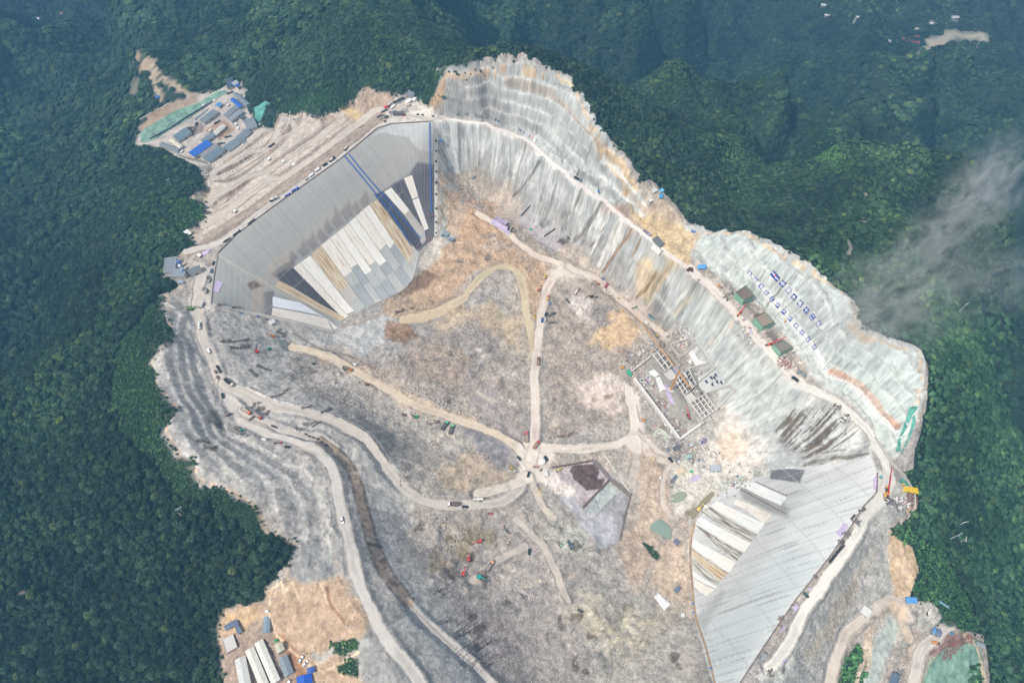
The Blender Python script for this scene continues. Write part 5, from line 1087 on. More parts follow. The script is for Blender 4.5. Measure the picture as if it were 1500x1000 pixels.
V("flat",832,441,-50,"dark flatbed truck on the grey rubble right of the main road",None,.8,cab=(80,92,90),load=(96,106,104))
V("car",799.5,460.5,60,"black car nearest the road among the vehicles parked in a cluster",None,1.25,c=(50,54,60))
V("dump",808,461.5,25,"dark grey dump truck in the cluster of parked vehicles",None,1.,cab=(96,92,90),bed=(90,88,86),load=(120,116,112))
V("van",794,469.5,80,"blue van in the cluster parked beside the main pit road",None,1.1,c=(60,90,160))
V("van",798.5,468.5,80,"silver van parked right next to the blue van",None,1.1,c=(196,194,190))
V("flat",809,473,10,"grey-green flatbed truck lowest of the parked cluster",None,.8,cab=(140,160,160),load=(120,124,120))
V("loader",782.5,465,80,"small yellow loader left of the main pit road",None,.8,c=(240,190,60))
V("dump",788.7,530,90,"brown dump truck driving up the main pit road",None,1.15,cab=(150,130,110),bed=(140,112,96),load=(160,128,108))
V("hut",888,419,60,"dark pink steel box beside the road under the right wall",None,1.,c=(170,86,100),L=7.)
V("gen",883,409,0,"blue compressor beside the dark pink box",None,.9,c=(80,110,180))
V("exc",876,416,150,"orange excavator among scrap left of the dark pink box",None,.85,c=(190,110,60))
V("exc",866,435,190,"black excavator on the near side of the road under the right wall",None,.9,c=(60,56,54))
V("gen",873,436,0,"dark compressor beside the black excavator",None,.9,c=(70,74,66))
V("mixer",894,433,20,"white mixer truck between the road and the right wall",None,.6)
V("roller",906,437,-30,"yellow roller on the far side of the road under the wall",None,.7,c=(226,190,90))
V("roller",912.5,456,-30,"yellow roller on the near side of the road under the wall",None,.7,c=(230,186,70))
V("flat",929.5,451,30,"small teal truck between the road and the right wall",None,.7,cab=(60,150,130),load=(150,160,150))
V("flat",954.5,464,-35,"turquoise truck parked by the wall near the end of the road",None,1.,cab=(80,176,180),load=(110,170,175))
V("van",947,473,-40,"white van on the road near the crane's long jib",None,.9)
V("roller",961,492,-40,"small yellow roller where the road meets the intake works",None,.75,c=(240,196,60))
V("crane",1008,611,120,"red-boomed crane truck standing on the floor of the intake works",None,.8,c=(200,120,60),boom=(216,60,60),L=12.)
V("exc",942,616,160,"small orange excavator outside the long wall of the intake works",None,.7,c=(244,160,40))
V("hut",921,547,-55,"bright green roofed hut at the corner of the intake works",None,1.15,c=(70,180,140),L=7.)
V("hut",911.5,538.5,0,"ochre roofed hut left of the bright green one",None,.8,c=(200,150,70),L=5.,Wd=4.)
V("car",982,673.5,-50,"black car at the fork of the tracks below the intake works",None,1.4,c=(46,50,54))
V("hut",956.5,673,80,"cream box hut beside the track below the intake works",None,.9,c=(220,196,160),L=5.,Wd=4.)
V("hut",967,700,80,"small white hut left of the curving track",None,.8,L=4.)
V("hut",986,702,50,"blue-grey long hut inside the curve of the track",None,1.1,c=(120,128,136),L=8.,Wd=3.)
V("hut",997,690,30,"cream square hut above the lilac sheet",None,1.1,c=(224,206,180),L=7.,Wd=6.)
V("gen",1012.5,690.5,0,"bright green pump beside the lilac sheet in the pit",None,1.,c=(60,190,130))
V("hut",990,656,30,"dark grey hut beside the track at the bottom corner of the intake works",None,1.1,c=(110,112,116),L=6.,Wd=4.)
V("hut",1008,670,15,"pale teal roofed hut below the corner of the intake works",None,1.1,c=(170,196,192),L=7.,Wd=3.)
V("hut",978,659,60,"blue-grey box next to the dark car's track",None,.8,c=(140,150,160),L=6.)
V("hut",1047,687,0,"bright metal roofed hut in the middle of the dusty slope",None,1.2,c=(176,184,192),L=9.,Wd=6.,roof=(188,196,204))
V("exc",1024,746,45,"yellow excavator standing in the brown pond at the foot of the right dam",None,1.1,c=(226,200,110))
V("hut",991,794,-40,"dark blue tank hut beside the green pond",None,1.1,c=(110,116,140),L=5.,Wd=4.)
V("hut",992,864,50,"grey-blue oval tank hut left of the right dam's foot",None,1.,c=(120,132,150),L=6.,Wd=4.)
V("hut",1001,902,-10,"small white hut between the white sheet and the right dam",None,.9,L=4.,Wd=4.)
for x,y,l in ((1015,884,"upper of two blue pumps at the right dam's foot"),(1016,897,"lower of two blue pumps at the right dam's foot"),(1042,979,"single blue pump far down the foot of the right dam")): V("gen",x,y,0,l,None,.7,c=(70,130,220))
V("crane",1299,722,92,"truck crane with raised red boom on the right dam's crest",None,1.2,c=(214,160,80),boom=(180,30,40),L=15.)
V("loader",1296,727,-80,"orange wheel loader beside the red-boomed crane on the crest",None,.9,c=(226,170,90))
V("hut",1290,699,-60,"teal pump box next to the lilac sheet on the crest",None,.7,c=(100,170,160),L=4.)
V("hut",1331,718,-15,"long bright yellow container at the crest corner by the forest",None,1.55,c=(240,200,50),L=9.,Wd=3.2)
V("gen",1322,709,0,"small yellow generator near the long yellow container",None,.9,c=(236,190,50))
V("flat",1250,757,50,"small truck with white cab on the crest beside the lilac sheet",None,.8,cab=(236,236,232),load=(110,104,100))
V("flat",1228,806,50,"dark steel-laden flatbed upper of the pair on the right crest",None,1.1,cab=(90,86,84),load=(66,62,60))
V("flat",1218.5,818,50,"dark steel-laden flatbed lower of the pair on the right crest",None,1.,cab=(90,86,84),load=(60,58,56))
V("car",1180,871,-50,"dark teal pickup parked on the right dam's crest",None,1.2,c=(70,100,96))
V("hut",1118,962,60,"grey roofed box at the lower end of the right dam's crest",None,1.,c=(150,158,156),L=6.,Wd=3.)
V("hut",1266,895,-35,"white flat-roofed hut beside the curved road below the right dam",None,1.3,L=6.,Wd=6.)
V("hut",1334,878,-8,"bright blue hut at the top of the gravel yard in the lower right",None,1.25,c=(90,150,214),L=7.,Wd=4.)
V("mixer",1359,895,70,"white mixer truck alone in the gravel yard in the lower right",None,.8)
V("loader",1369,941,-10,"orange and white loader in the lower right yard beside the scrap",None,.9,c=(230,150,70))
V("exc",1151,470.5,60,"small orange excavator on the ledge between the first two green towers",None,.5,c=(226,160,50))
V("crane",1083,460,52,"red-boomed crane truck on the ledge beside the tallest green tower",None,.9,c=(220,150,60),boom=(220,60,70),L=12.)
V("crane",1127,505,18,"red-boomed crane truck reaching over the lowest green tower",None,.9,c=(220,130,60),boom=(220,60,70),L=16.)
V("loader",1054,419,-40,"orange loader on the ledge uphill of the tallest green tower",None,.8,c=(230,160,70))
V("car",1164,555.5,-35,"black car at the lower end of the ledge of green towers",None,1.6,c=(50,58,56))
V("hut",1171,545,-20,"upper of two blue-grey boxes at the end of the tower ledge",None,.9,c=(120,136,140),L=4.,Wd=4.)
V("hut",1178,549,-20,"lower of two blue-grey boxes at the end of the tower ledge",None,.9,c=(120,136,140),L=4.,Wd=4.)
V("hut",1029,391.5,-15,"bright blue hut on the rim road above the green towers",None,1.25,c=(90,160,220),L=7.,Wd=3.6)
V("hut",965,356,-40,"grey roofed hut between the rim road and the ochre slope",None,1.5,c=(110,112,114),L=9.,Wd=5.)
V("flat",948,341,-38,"lilac and dark flatbed truck on the rim road by the ochre slope",None,1.1,cab=(180,160,200),load=(170,150,190))
V("hut",964,365,-42,"long white roofed shed on the rim road by the ochre slope",None,1.5,c=(236,232,226),L=9.,Wd=4.)
V("flat",847,262,-40,"dark flatbed truck on the middle of the right rim road",None,1.15,cab=(120,140,150),load=(60,58,56))
V("gen",876,281,-30,"tiny blue generator on the verge of the right rim road",None,.8,c=(70,140,230))
V("flat",763,191,-30,"pale flatbed truck high on the right rim road",None,1.,cab=(210,206,220),load=(200,196,206))
V("hut",773,197.5,-38,"lilac roofed box high on the right rim road",None,.9,c=(200,190,214),L=6.)
V("hut",780,200.5,-45,"pink roofed box just below the lilac one on the rim road",None,.6,c=(236,180,184),L=4.,Wd=4.)
V("gen",730,177,0,"small blue machine at the end of the shed row on the upper rim",None,.9,c=(60,140,180))
for i,(x,y) in enumerate([(669,165.5),(682,165.5),(697,168),(702,169),(713,171.5),(720,173),(726,174.5)]): V("hut",x,y,-8,"one of the low dark-roofed sheds lined along the upper rim road","sheds lined along the upper rim road",.75,c=(150,154,156),L=6.,Wd=2.6)
V("exc",650,142,170,"dark excavator on the cut above the upper rim road",None,.9,c=(60,90,80))
V("loader",567,158,30,"bright red truck-like loader in the crowded crest yard",None,1.2,c=(220,50,60))
V("flat",563,163.5,30,"grey-blue flatbed truck below the red loader in the crest yard",None,1.,cab=(120,140,150),load=(130,136,140))
V("van",576,157,40,"white van right of the red loader in the crest yard",None,1.2)
V("car",571,152,40,"white car behind the red loader in the crest yard",None,1.1)
V("flat",580,149,20,"dark truck in the upper line of the crest yard",None,.9,cab=(60,70,80),load=(60,64,70))
V("flat",587,145.5,20,"dark blue truck in the upper line of the crest yard",None,.9,cab=(50,70,110),load=(70,74,84))
V("hut",584,168.5,0,"long dark roofed shed at the back of the dam crest",None,1.4,c=(110,108,108),L=10.,Wd=3.)
V("hut",603,138.5,-30,"grey roofed hut at the forest edge of the crest yard",None,1.4,c=(120,128,136),L=7.,Wd=5.)
V("hut",599,150.5,35,"white tent-like hut in the crest yard",None,1.3,c=(244,244,244),L=7.,Wd=4.)
V("hut",608,146,-45,"small bright white hut at the right end of the crest yard",None,1.1,c=(246,246,246),L=5.,Wd=4.)
V("hut",598,156,20,"cream hut below the white tent in the crest yard",None,1.,c=(230,224,214),L=6.)
V("exc",566,172.5,200,"green-grey machine at the upper corner of the left dam's crest",None,1.,c=(100,110,104))
V("flat",556,171,30,"orange and purple truck near the upper corner of the left dam's crest",None,.8,cab=(206,130,80),load=(140,110,150))
V("gen",564,178.5,30,"small dark winch at the upper corner of the left dam's crest",None,.9,c=(80,76,74))
for x,y,l,c in ((591,170,"red box",(200,60,60)),(612,168.5,"dark pump",(84,90,84)),(619,169,"grey pump",(90,96,90)),(634,170,"green-grey pump",(90,110,96))): V("gen",x,y,0,l+" on the short top edge of the left dam","small machines on the dam's top edge",.9,c=c)
V("mixer",507,218.5,60,"white mixer truck where the two blue chutes start on the crest",None,.9)
V("mixer",486.5,235,40,"white and black mixer truck on the crest left of the blue chutes",None,1.,c=(220,218,212),cab=(50,50,60))
V("car",476.5,242,30,"black car on the left dam's crest below the mixer truck",None,1.4,c=(54,58,58))
V("van",465.7,249.6,35,"upper of two white vans following each other on the left crest",None,1.25)
V("van",456.7,257.7,35,"lower of two white vans following each other on the left crest",None,1.25)
V("car",450,263,35,"silver car behind the two white vans on the left crest",None,1.2,c=(190,190,190))
V("flat",432.5,279,30,"upper of two bright blue trucks on the left crest",None,1.,cab=(50,80,214),load=(60,90,220))
V("flat",421.5,286.5,30,"lower of two bright blue trucks on the left crest",None,.8,cab=(50,80,214),load=(60,90,220))
V("mixer",401,293,28,"white mixer truck alone in the middle of the left crest road",None,1.2)
V("flat",369,326,35,"grey laden truck on the lower part of the left crest road",None,1.1,cab=(150,150,150),load=(100,98,96))
V("flat",347.5,343,38,"dark truck with steel on the lower part of the left crest",None,1.1,cab=(80,76,74),load=(80,74,72))
V("flat",333.5,353,35,"pale truck nearest the bend of the left crest",None,1.1,cab=(200,196,190),load=(120,116,112))
V("flat",398,214,35,"dark brown truck parked among the white blocks behind the left dam",None,1.,cab=(90,70,64),load=(100,80,72))
V("car",313,386,70,"dark car at the bend of the left crest road",None,1.2,c=(70,80,90))
V("car",309.5,397,75,"blue-grey car below the dark one at the crest bend",None,1.2,c=(110,130,150))
for x,y,l in ((306,412,"pale"),(302,428,"dusty"),(297,448,"greenish")): V("loader",x,y,60,l+" loader on the verge between the left dam and the rim road",None,.9,c=(170,176,170))
V("exc",321,447,0,"brown winch digger at the left dam's lower corner",None,.8,c=(130,110,96))
V("exc",343,451,0,"brown excavator on the concrete strip under the left dam face",None,.8,c=(130,100,80))
for x,y,l,c in ((377.5,463.5,"blue box on the lower edge of the left dam",(60,90,180)),(391,468,"dark blue pump under the lower edge of the left dam",(50,60,90)),(353,459,"small blue box on the strip left of the excavator",(90,120,160))): V("gen",x,y,-10,l,None,.8,c=c)
V("hut",398,472,20,"white roofed hut below the white sheeted slab",None,1.1,c=(236,232,232),L=5.,Wd=4.)
V("hut",654,344,-20,"grey roofed hut on the ground at the end of the concrete strip",None,1.2,c=(140,150,164),L=7.,Wd=5.)
V("hut",661,352,-30,"blue-grey roofed hut right of the other one at the end of the strip",None,1.,c=(136,146,170),L=6.,Wd=4.)
V("gen",648.5,346,0,"teal pump left of the two grey-blue huts",None,1.,c=(70,130,150))
for x,y,a,l in ((742,330,40,"uppermost"),(745,335,40,"middle"),(749,338,40,"lowest")): V("flat",x,y,a,l+" of three dark trucks parked at the lilac sheet",  "trucks at the lilac sheet",.9,cab=(90,90,86),load=(110,108,90))
V("drum",777,336.5,0,"small green-lidded tank on the lilac gravel under the right wall",None,.42,c=(60,176,140))
V("exc",694,259,200,"grey excavator on the dark patch under the upper right wall",None,.9,c=(150,160,160))
V("loader",833,348,-30,"dark machine on the dark gravel heap at the right wall",None,.8,c=(110,104,100))
V("hut",645,206,-60,"blue-grey box on the joint between the left dam and the right wall",None,.9,c=(110,140,170),L=5.,Wd=4.)
V("hut",640,170.5,0,"pale box hut where the rim road meets the left dam's top",None,.7,L=4.)
V("car",636,965.5-24,-60,"white car alone on the long haul road at the bottom left",None,1.2,c=(238,238,238)) if False else None
V("car",501.5,762,-75,"white car alone on the left rim road below the benches",None,1.35,c=(240,240,240))
V("gen",586.5,704,-80,"upper of two brown barrels beside the lower haul road",None,.5,c=(150,130,120)); V("gen",586.5,710,-80,"lower of two brown barrels beside the lower haul road",None,.5,c=(150,130,120))
V("gen",706.5,614.5,0,"left of two brown barrels on the tan haul road",None,.5,c=(150,130,116)); V("gen",715.5,615.5,0,"right of two brown barrels on the tan haul road",None,.5,c=(150,130,116))
V("car",682,953,-50,"silver car on the narrow road at the bottom of the picture",None,1.1,c=(200,200,200))
V("car",441,965.5,60,"left of two white cars parked side by side behind the workshops",None,1.25,c=(244,244,244)); V("car",447.5,971,50,"right of two white cars parked side by side behind the workshops",None,1.25,c=(244,244,244))
V("van",423,999,50,"white van between the workshops and the blue roofed shed",None,.9)
V("gen",405.5,937.5,0,"green box at the end of the multi-coloured shed",None,1.,c=(40,150,90)); V("hut",392,894.5,0,"tiny white hut at the forest edge above the narrow grey shed",None,.7,c=(240,240,240),L=4.)
V("van",1163,870,0,"",None,.001) if False else None
# ------------------------------------------------------------------ camp yard things at upper left
for x,y,a,k,l,c in ((299,155,40,"van","white van beside the long camp wall",(236,236,236)),(337,137,20,"flat","dark truck at the top gate of the camp",(70,80,84)),(346,183,-50,"van","upper of the white vans parked between camp roofs",(240,240,240)),(349,189,-50,"van","second white van parked between camp roofs",(240,240,240)),(354,190,-50,"car","white car beside the camp's white vans",(240,240,240)),(334,201,10,"flat","teal truck in the camp's soil yard",(80,150,150)),(318,180,30,"flat","turquoise truck between the long camp sheds",(90,160,160)),(309,192,40,"van","white van left of the long striped camp shed",(230,230,230)),(324,211,10,"flat","pale green truck by the blue camp roof",(130,180,170)),(267,223,40,"van","small white van at the lower camp gate",(230,230,230)),(287,231,30,"van","white van in front of the blue camp roof",(240,240,240)),(293,229,30,"van","second white van in front of the blue camp roof",(240,240,240)),(315,148,30,"van","white van near the small blue camp roof",(236,236,236)),(335,155,40,"van","white van in front of the bright blue roof at the camp's upper end",(236,236,236)),(276,189,20,"loader","rusty loader in the scrap yard of the camp",(120,100,90)),(288,183,60,"loader","dark loader in the scrap yard of the camp",(90,84,84))):
    V(k,x,y,a,l,"vehicles in the camp",1.,**({"c":c} if k!="flat" else {"cab":c}))
# ------------------------------------------------------------------ sheds given by the pixels of their roofs
def shed(a, b, c, h, roofc, label, wallc=(196, 192, 186), cat="shed", name="work_shed", group=None, gable=True, ribs=.5, stack=False):
    """a,b,c: three roof corners; a-b is the short end, b-c the long side"""
    ctr = ((a[0] + c[0]) / 2, (a[1] + c[1]) / 2); g = W3([ctr])[0][2]
    for _ in range(3):
        x, y = atz(np.array([a[0], b[0], c[0]]), np.array([a[1], b[1], c[1]]), g + h); mx, my = (x[0] + x[2]) / 2, (y[0] + y[2]) / 2
        g = float(max(min(hz(x[i], y[i]) for i in range(3)), hz(mx, my) - 1.5))
    L = math.hypot(x[2] - x[1], y[2] - y[1]); ang = math.atan2(y[2] - y[1], x[2] - x[1]); Wd = abs(-(x[0] - x[1]) * math.sin(ang) + (y[0] - y[1]) * math.cos(ang))
    lo_ = float(min(hz(x[i], y[i]) for i in range(3))) - g
    r = empty(name, (mx, my, g), ang); tag(r, label, cat, group); hw, hl = Wd / 2, L / 2; rise = Wd * .13 if gable else .05
    wm = mat("wall_cladding", wallc, .8); z0 = lo_ - 1.5
    m = MB().box((0, 0, (h + z0) / 2), (L - .6, Wd - .6, h - z0))
    if gable:
        for sx in (-1, 1): m.pts([(sx * (hl - .3), -hw + .3, h), (sx * (hl - .3), hw - .3, h), (sx * (hl - .3), 0, h + rise * .93)], [(0, 1, 2)])
    wl = m.build("wall", wm, r)
    t_ = .18; rm = mat("roof_sheeting", roofc, .5, .1, .25, 0, ribs)
    if gable: MB().pts([(-hl, -hw, h), (hl, -hw, h), (hl, 0, h + rise), (-hl, 0, h + rise), (hl, hw, h), (-hl, hw, h), (-hl, -hw, h - t_), (hl, -hw, h - t_), (hl, hw, h - t_), (-hl, hw, h - t_)], [(0,1,2,3),(3,2,4,5),(0,6,7,1),(5,4,8,9),(0,3,5,9,6),(1,7,8,4,2),(6,9,8,7)]).build("roof", rm, r)
    else:
        rf = MB().box((0, 0, h + .1), (L, Wd, .25)).build("roof", rm, r)
        pr = MB()
        for sx, sy, lx, ly in ((0, -1, L, .3), (0, 1, L, .3), (-1, 0, .3, Wd - .6), (1, 0, .3, Wd - .6)): pr.box((sx * (hl - .15), sy * (hw - .15), h + .5), (lx, ly, .55))
        pr.build("parapet", wm, r)
    n = max(1, int(L / 7))
    for k in range(min(n, 6)):
        for sy in (-1, 1):
            xx = -hl + (k + .5) * L / n
            if k == n // 2: MB().box((xx, sy * (hw - .29), min(1.3, h * .4)), (2.2, .08, min(2.6, h * .8))).build("door", CHAS, wl)
            else: MB().box((xx, sy * (hw - .29), h * .55), (1.8, .08, 1.0)).build("window", GLASS, wl)
    return r
def K(ox, oy, s=5.556): return lambda x, y: (ox + x / s, oy + y / s)
c1 = K(190, 70); G1 = "sheds of the works camp"; GR = (132, 142, 150)
for (a, b, c, h, col, lab, kw) in [
 (c1(870,358), c1(845,385), c1(950,478), 5, GR, "grey shed at the camp's upper end behind the bright blue roof", {}),
 (c1(845,402), c1(818,425), c1(893,495), 5, (62,110,200), "short bright blue roofed shed at the camp's upper end", {}),
 (c1(700,460), c1(722,486), c1(752,462), 4, (100,150,214), "small light blue roofed shed beside the long camp wall", {}),
 (c1(565,582), c1(603,614), c1(718,528), 5, GR, "long grey shed along the camp's back wall", {}),
 (c1(525,578), c1(545,598), c1(690,492), 4, (120,130,140), "narrow grey lean-to behind the long grey camp shed", {}),
 (c1(762,543), c1(792,572), c1(885,492), 5, (140,146,152), "left of the twin grey sheds at the camp's yard", {}),
 (c1(795,575), c1(826,602), c1(925,522), 5, (150,158,164), "right of the twin grey sheds at the camp's yard", {}),
 (c1(880,562), c1(905,585), c1(935,560), 4, (90,100,110), "small dark roofed hut by the white vans in the camp", {}),
 (c1(920,590), c1(962,668), c1(1045,640), 6, (136,144,152), "big square grey shed at the camp's lower right corner", {}),
 (c1(858,732), c1(895,778), c1(985,692), 5, (130,140,148), "grey shed joining the big square one along the camp's edge", {}),
 (c1(765,798), c1(800,850), c1(898,782), 5, (130,142,150), "grey shed at the middle of the camp's lower edge", {}),
 (c1(605,895), c1(642,938), c1(772,838), 5, (116,136,146), "grey-green roofed shed nearest the dam at the camp's lower edge", {}),
 (c1(568,862), c1(592,900), c1(722,805), 4.6, (150,150,154), "ribbed pale grey shed between the blue roof and the camp's lower edge", {}),
 (c1(480,848), c1(522,892), c1(668,788), 6, (56,110,200), "largest bright blue roofed shed at the camp's lower end", {}),
 (c1(578,748), c1(608,778), c1(700,706), 4.6, (130,142,152), "grey half of the long striped shed row in the camp's centre", {}),
 (c1(672,690), c1(700,716), c1(782,642), 4.6, (210,208,204), "white half of the long striped shed row in the camp's centre", {}),
 (c1(350,715), c1(395,760), c1(500,690), 5, (116,136,148), "wide grey-green shed beside the camp's scrap yard", {}),
 (c1(345,735), c1(315,757), c1(405,820), 4.6, (224,220,202), "cream roofed shed at the camp's lower left corner", {}),
 (c1(262,765), c1(240,795), c1(390,850), 5, (136,144,150), "long grey shed at the forest edge in the camp's lower left corner", {}),
 (c1(775,252), c1(800,330), c1(858,318), 5, (80,92,104), "dark roofed shed with a blue strip above the camp's top gate", {}),
 (c1(828,285), c1(850,310), c1(886,285), 5, (176,186,190), "pale roofed hut beside the dark shed above the camp's gate", {}),
 (c1(855,305), c1(870,322), c1(892,308), 3.5, (50,100,190), "tiny blue roofed hut right of the dark shed above the camp's gate", {}),
 (c1(208,395), c1(218,415), c1(240,402), 3, (70,110,200), "tiny blue roofed hut alone at the end of the forest track", {}),
 (c1(900,750), c1(915,785), c1(945,765), 4, (120,130,138), "small grey hut wedged between sheds at the camp's lower edge", {}),
]: shed(a, b, c, h, col, lab, group=G1)
c6 = K(300, 820); G6 = "workshops at the bottom left"
for (a, b, c, h, col, lab, kw) in [
 (c6(470,638), c6(402,682), c6(545,1015), 7, (224,224,216), "right of the three long white roofed workshops", {}),
 (c6(400,703), c6(325,738), c6(455,1060), 7, (222,222,214), "middle of the three long white roofed workshops", {}),
 (c6(330,775), c6(242,812), c6(290,1060), 7, (210,212,208), "left of the three long white roofed workshops", {}),
 (c6(668,768), c6(595,805), c6(650,950), 6, (134,148,156), "blue-grey roofed shed right of the white workshops", {}),
 (c6(625,660), c6(562,692), c6(590,760), 6, (200,196,180), "striped cream and grey roofed shed end above the blue-grey shed", {}),
 (c6(870,925), c6(745,942), c6(752,1050), 6, (40,92,196), "bright blue roofed shed at the bottom beside the white workshops", {}),
 (c6(890,865), c6(830,872), c6(835,922), 4, (70,104,176), "small square blue roofed hut above the bright blue shed", {}),
 (c6(535,450), c6(480,452), c6(470,590), 5, (140,158,170), "narrow pale blue-grey shed at the top of the workshop yard", {}),
 (c6(170,572), c6(155,535), c6(255,478), 4.5, (110,124,148), "upper wing of the L-shaped blue-grey roof at the forest edge", {}),
 (c6(232,500), c6(266,605), c6(300,585), 4.5, (110,124,148), "lower wing of the L-shaped blue-grey roof at the forest edge", {}),
]: shed(a, b, c, h, col, lab, group=G6)
shed(c6(230,600), c6(140,645), c6(175,755), 6, (205,202,200), "pale flat-roofed block beside the L-shaped roof", gable=False, group=G6, ribs=0, wallc=(214,206,196))
c4 = K(230, 360)
shed(c4(160,95), c4(66,97), c4(50,215), 9, (134,144,152), "large angular grey roofed batching house on the dam's left shoulder", group=None, gable=False)
shed(c4(150,190), c4(72,252), c4(190,248), 8, (140,150,158), "lower wing of the grey batching house at the forest edge", gable=False)
shed(c4(245,200), c4(270,232), c4(365,188), 6, (120,128,132), "grey roofed shed right of the large batching house", gable=True)
shed(c4(170,285), c4(168,300), c4(210,302), 3, (150,180,214), "tiny pale blue hut under the large batching house")
def silo(u, v, lab, c):
    p = W3([(u, v)])[0]; r = empty("cement_silo", p); tag(r, lab, "silo", "silos at the batching house"); MB().cyl((0,0,3), (0,0,11), 1.7, n=14).cyl((0,0,11), (0,0,11.8), 1.7, .3, 14).build("silo_body", mat("silo_paint", c, .5), r); MB().cyl((0,0,1.2), (0,0,3), .4, 1.7, 14).build("hopper", mat("silo_paint", c, .5), r)
    for a in range(4): MB().bar((1.3*math.cos(a*1.571),1.3*math.sin(a*1.571),0),(1.3*math.cos(a*1.571),1.3*math.sin(a*1.571),3.4),.25).build("leg", CHAS, r)
silo(266.5,391,"upper blue cement silo between the batching house and the shed",(90,130,200)); silo(268.5,397,"white cement silo between two blue ones beside the batching house",(226,228,232)); silo(272,402,"lowest blue and white cement silo beside the batching house",(150,170,210))
for (x, y, a, b_, lab) in ((393,233,4,3,"first"),(413.6,237,5,3,"second"),(429,241.4,5,3,"third")): shed((x-b_,y-1),(x,y+3),(x+b_+1,y-.5),2,(236,232,226),lab+" of three white square covers across the terraces behind the left dam",name="white_cover",cat="cover",gable=False,ribs=0)
shed((340,308),(343,312),(347,309),2,(234,230,224),"lone white square cover low on the terraces behind the left dam",name="white_cover",cat="cover",gable=False,ribs=0)
shed((269,339),(274,346),(280,342),4,(240,238,234),"white hut at the forest edge at the low end of the terraces")
shed((288,373),(291,377),(295,374),3,(242,238,238),"small white hut beside the lilac sheet near the batching house")
cR = K(1200, 820)
for a, b, c, h, col, lab in ((cR(940,545),cR(912,588),cR(935,600),5,(110,160,210),"bright blue end of the double roofed shed in the lower right yard"),(cR(965,558),cR(942,605),cR(985,625),5,(120,132,156),"slate roofed end of the double roofed shed in the lower right yard"),(cR(1290,660),cR(1275,690),cR(1340,715),5,(150,160,166),"grey shed at the far forest corner of the lower right yard"),(cR(665,940),cR(600,910),cR(565,1010),6,(104,120,138),"slate roofed shed cut by the bottom edge in the lower right yard"),(cR(1065,590),cR(1080,610),cR(1098,600),3,(60,140,170),"tiny teal roofed hut beside the double roofed shed")): shed(a, b, c, h, col, lab)
c7 = K(820, 220)
for a, b, c, h, col, lab in ((c7(800,320),c7(815,345),c7(850,330),3,(120,190,225),"upper light blue roofed hut at the top of the right cutting"),(c7(820,350),c7(808,380),c7(835,385),3,(70,160,220),"lower bright blue roofed hut at the top of the right cutting"),(c7(745,315),c7(760,345),c7(795,325),3,(210,212,210),"white roofed hut beside the blue ones at the top of the right cutting"),(c7(725,365),c7(745,385),c7(790,365),3,(226,224,220),"low white roofed hut under the blue ones at the top of the right cutting"),(c7(1065,645),c7(1072,662),c7(1110,668),2.5,(110,130,200),"small blue roofed hut on the tan edge of the right cutting")): shed(a, b, c, h, col, lab)
for x, y, r_, col, lab in ((1210,2,5,(214,220,224),"white farmhouse beside the distant valley road"),(1220,3,4,(230,232,234),"smaller white farmhouse beside the distant valley road"),(1260,21,4,(206,210,214),"lone pale farmhouse on the distant valley road"),(1326,56,5,(150,70,80),"left red roofed house of the distant village"),(1332,61,5,(160,70,76),"lower left red roofed house of the distant village"),(1341,55,5,(150,74,80),"right red roofed house of the distant village"),(1342,62,5,(160,76,80),"lower right red roofed house of the distant village"),(1308,60,6,(180,186,190),"pale long house left of the distant red roofs"),(1363,34,4,(224,226,226),"white house above the distant bare quarry"),(1345,42,4,(200,196,190),"pale house beside the distant quarry road"),(1400,25,5,(210,214,216),"white house on top of the distant quarry road"),(40,8,5,(226,228,230),"white farmhouse in the far upper left valley"),(14,4,4,(170,190,214),"bluish farmhouse in the far upper left corner"),(92,19,4,(176,110,110),"red roofed farmhouse in the forest at the upper left")):
    shed((x - r_, y - r_ * .3), (x - r_, y + r_ * .4), (x + r_, y + r_ * .3), 5, col, lab, name="farmhouse", cat="house", group="distant houses in the valley")
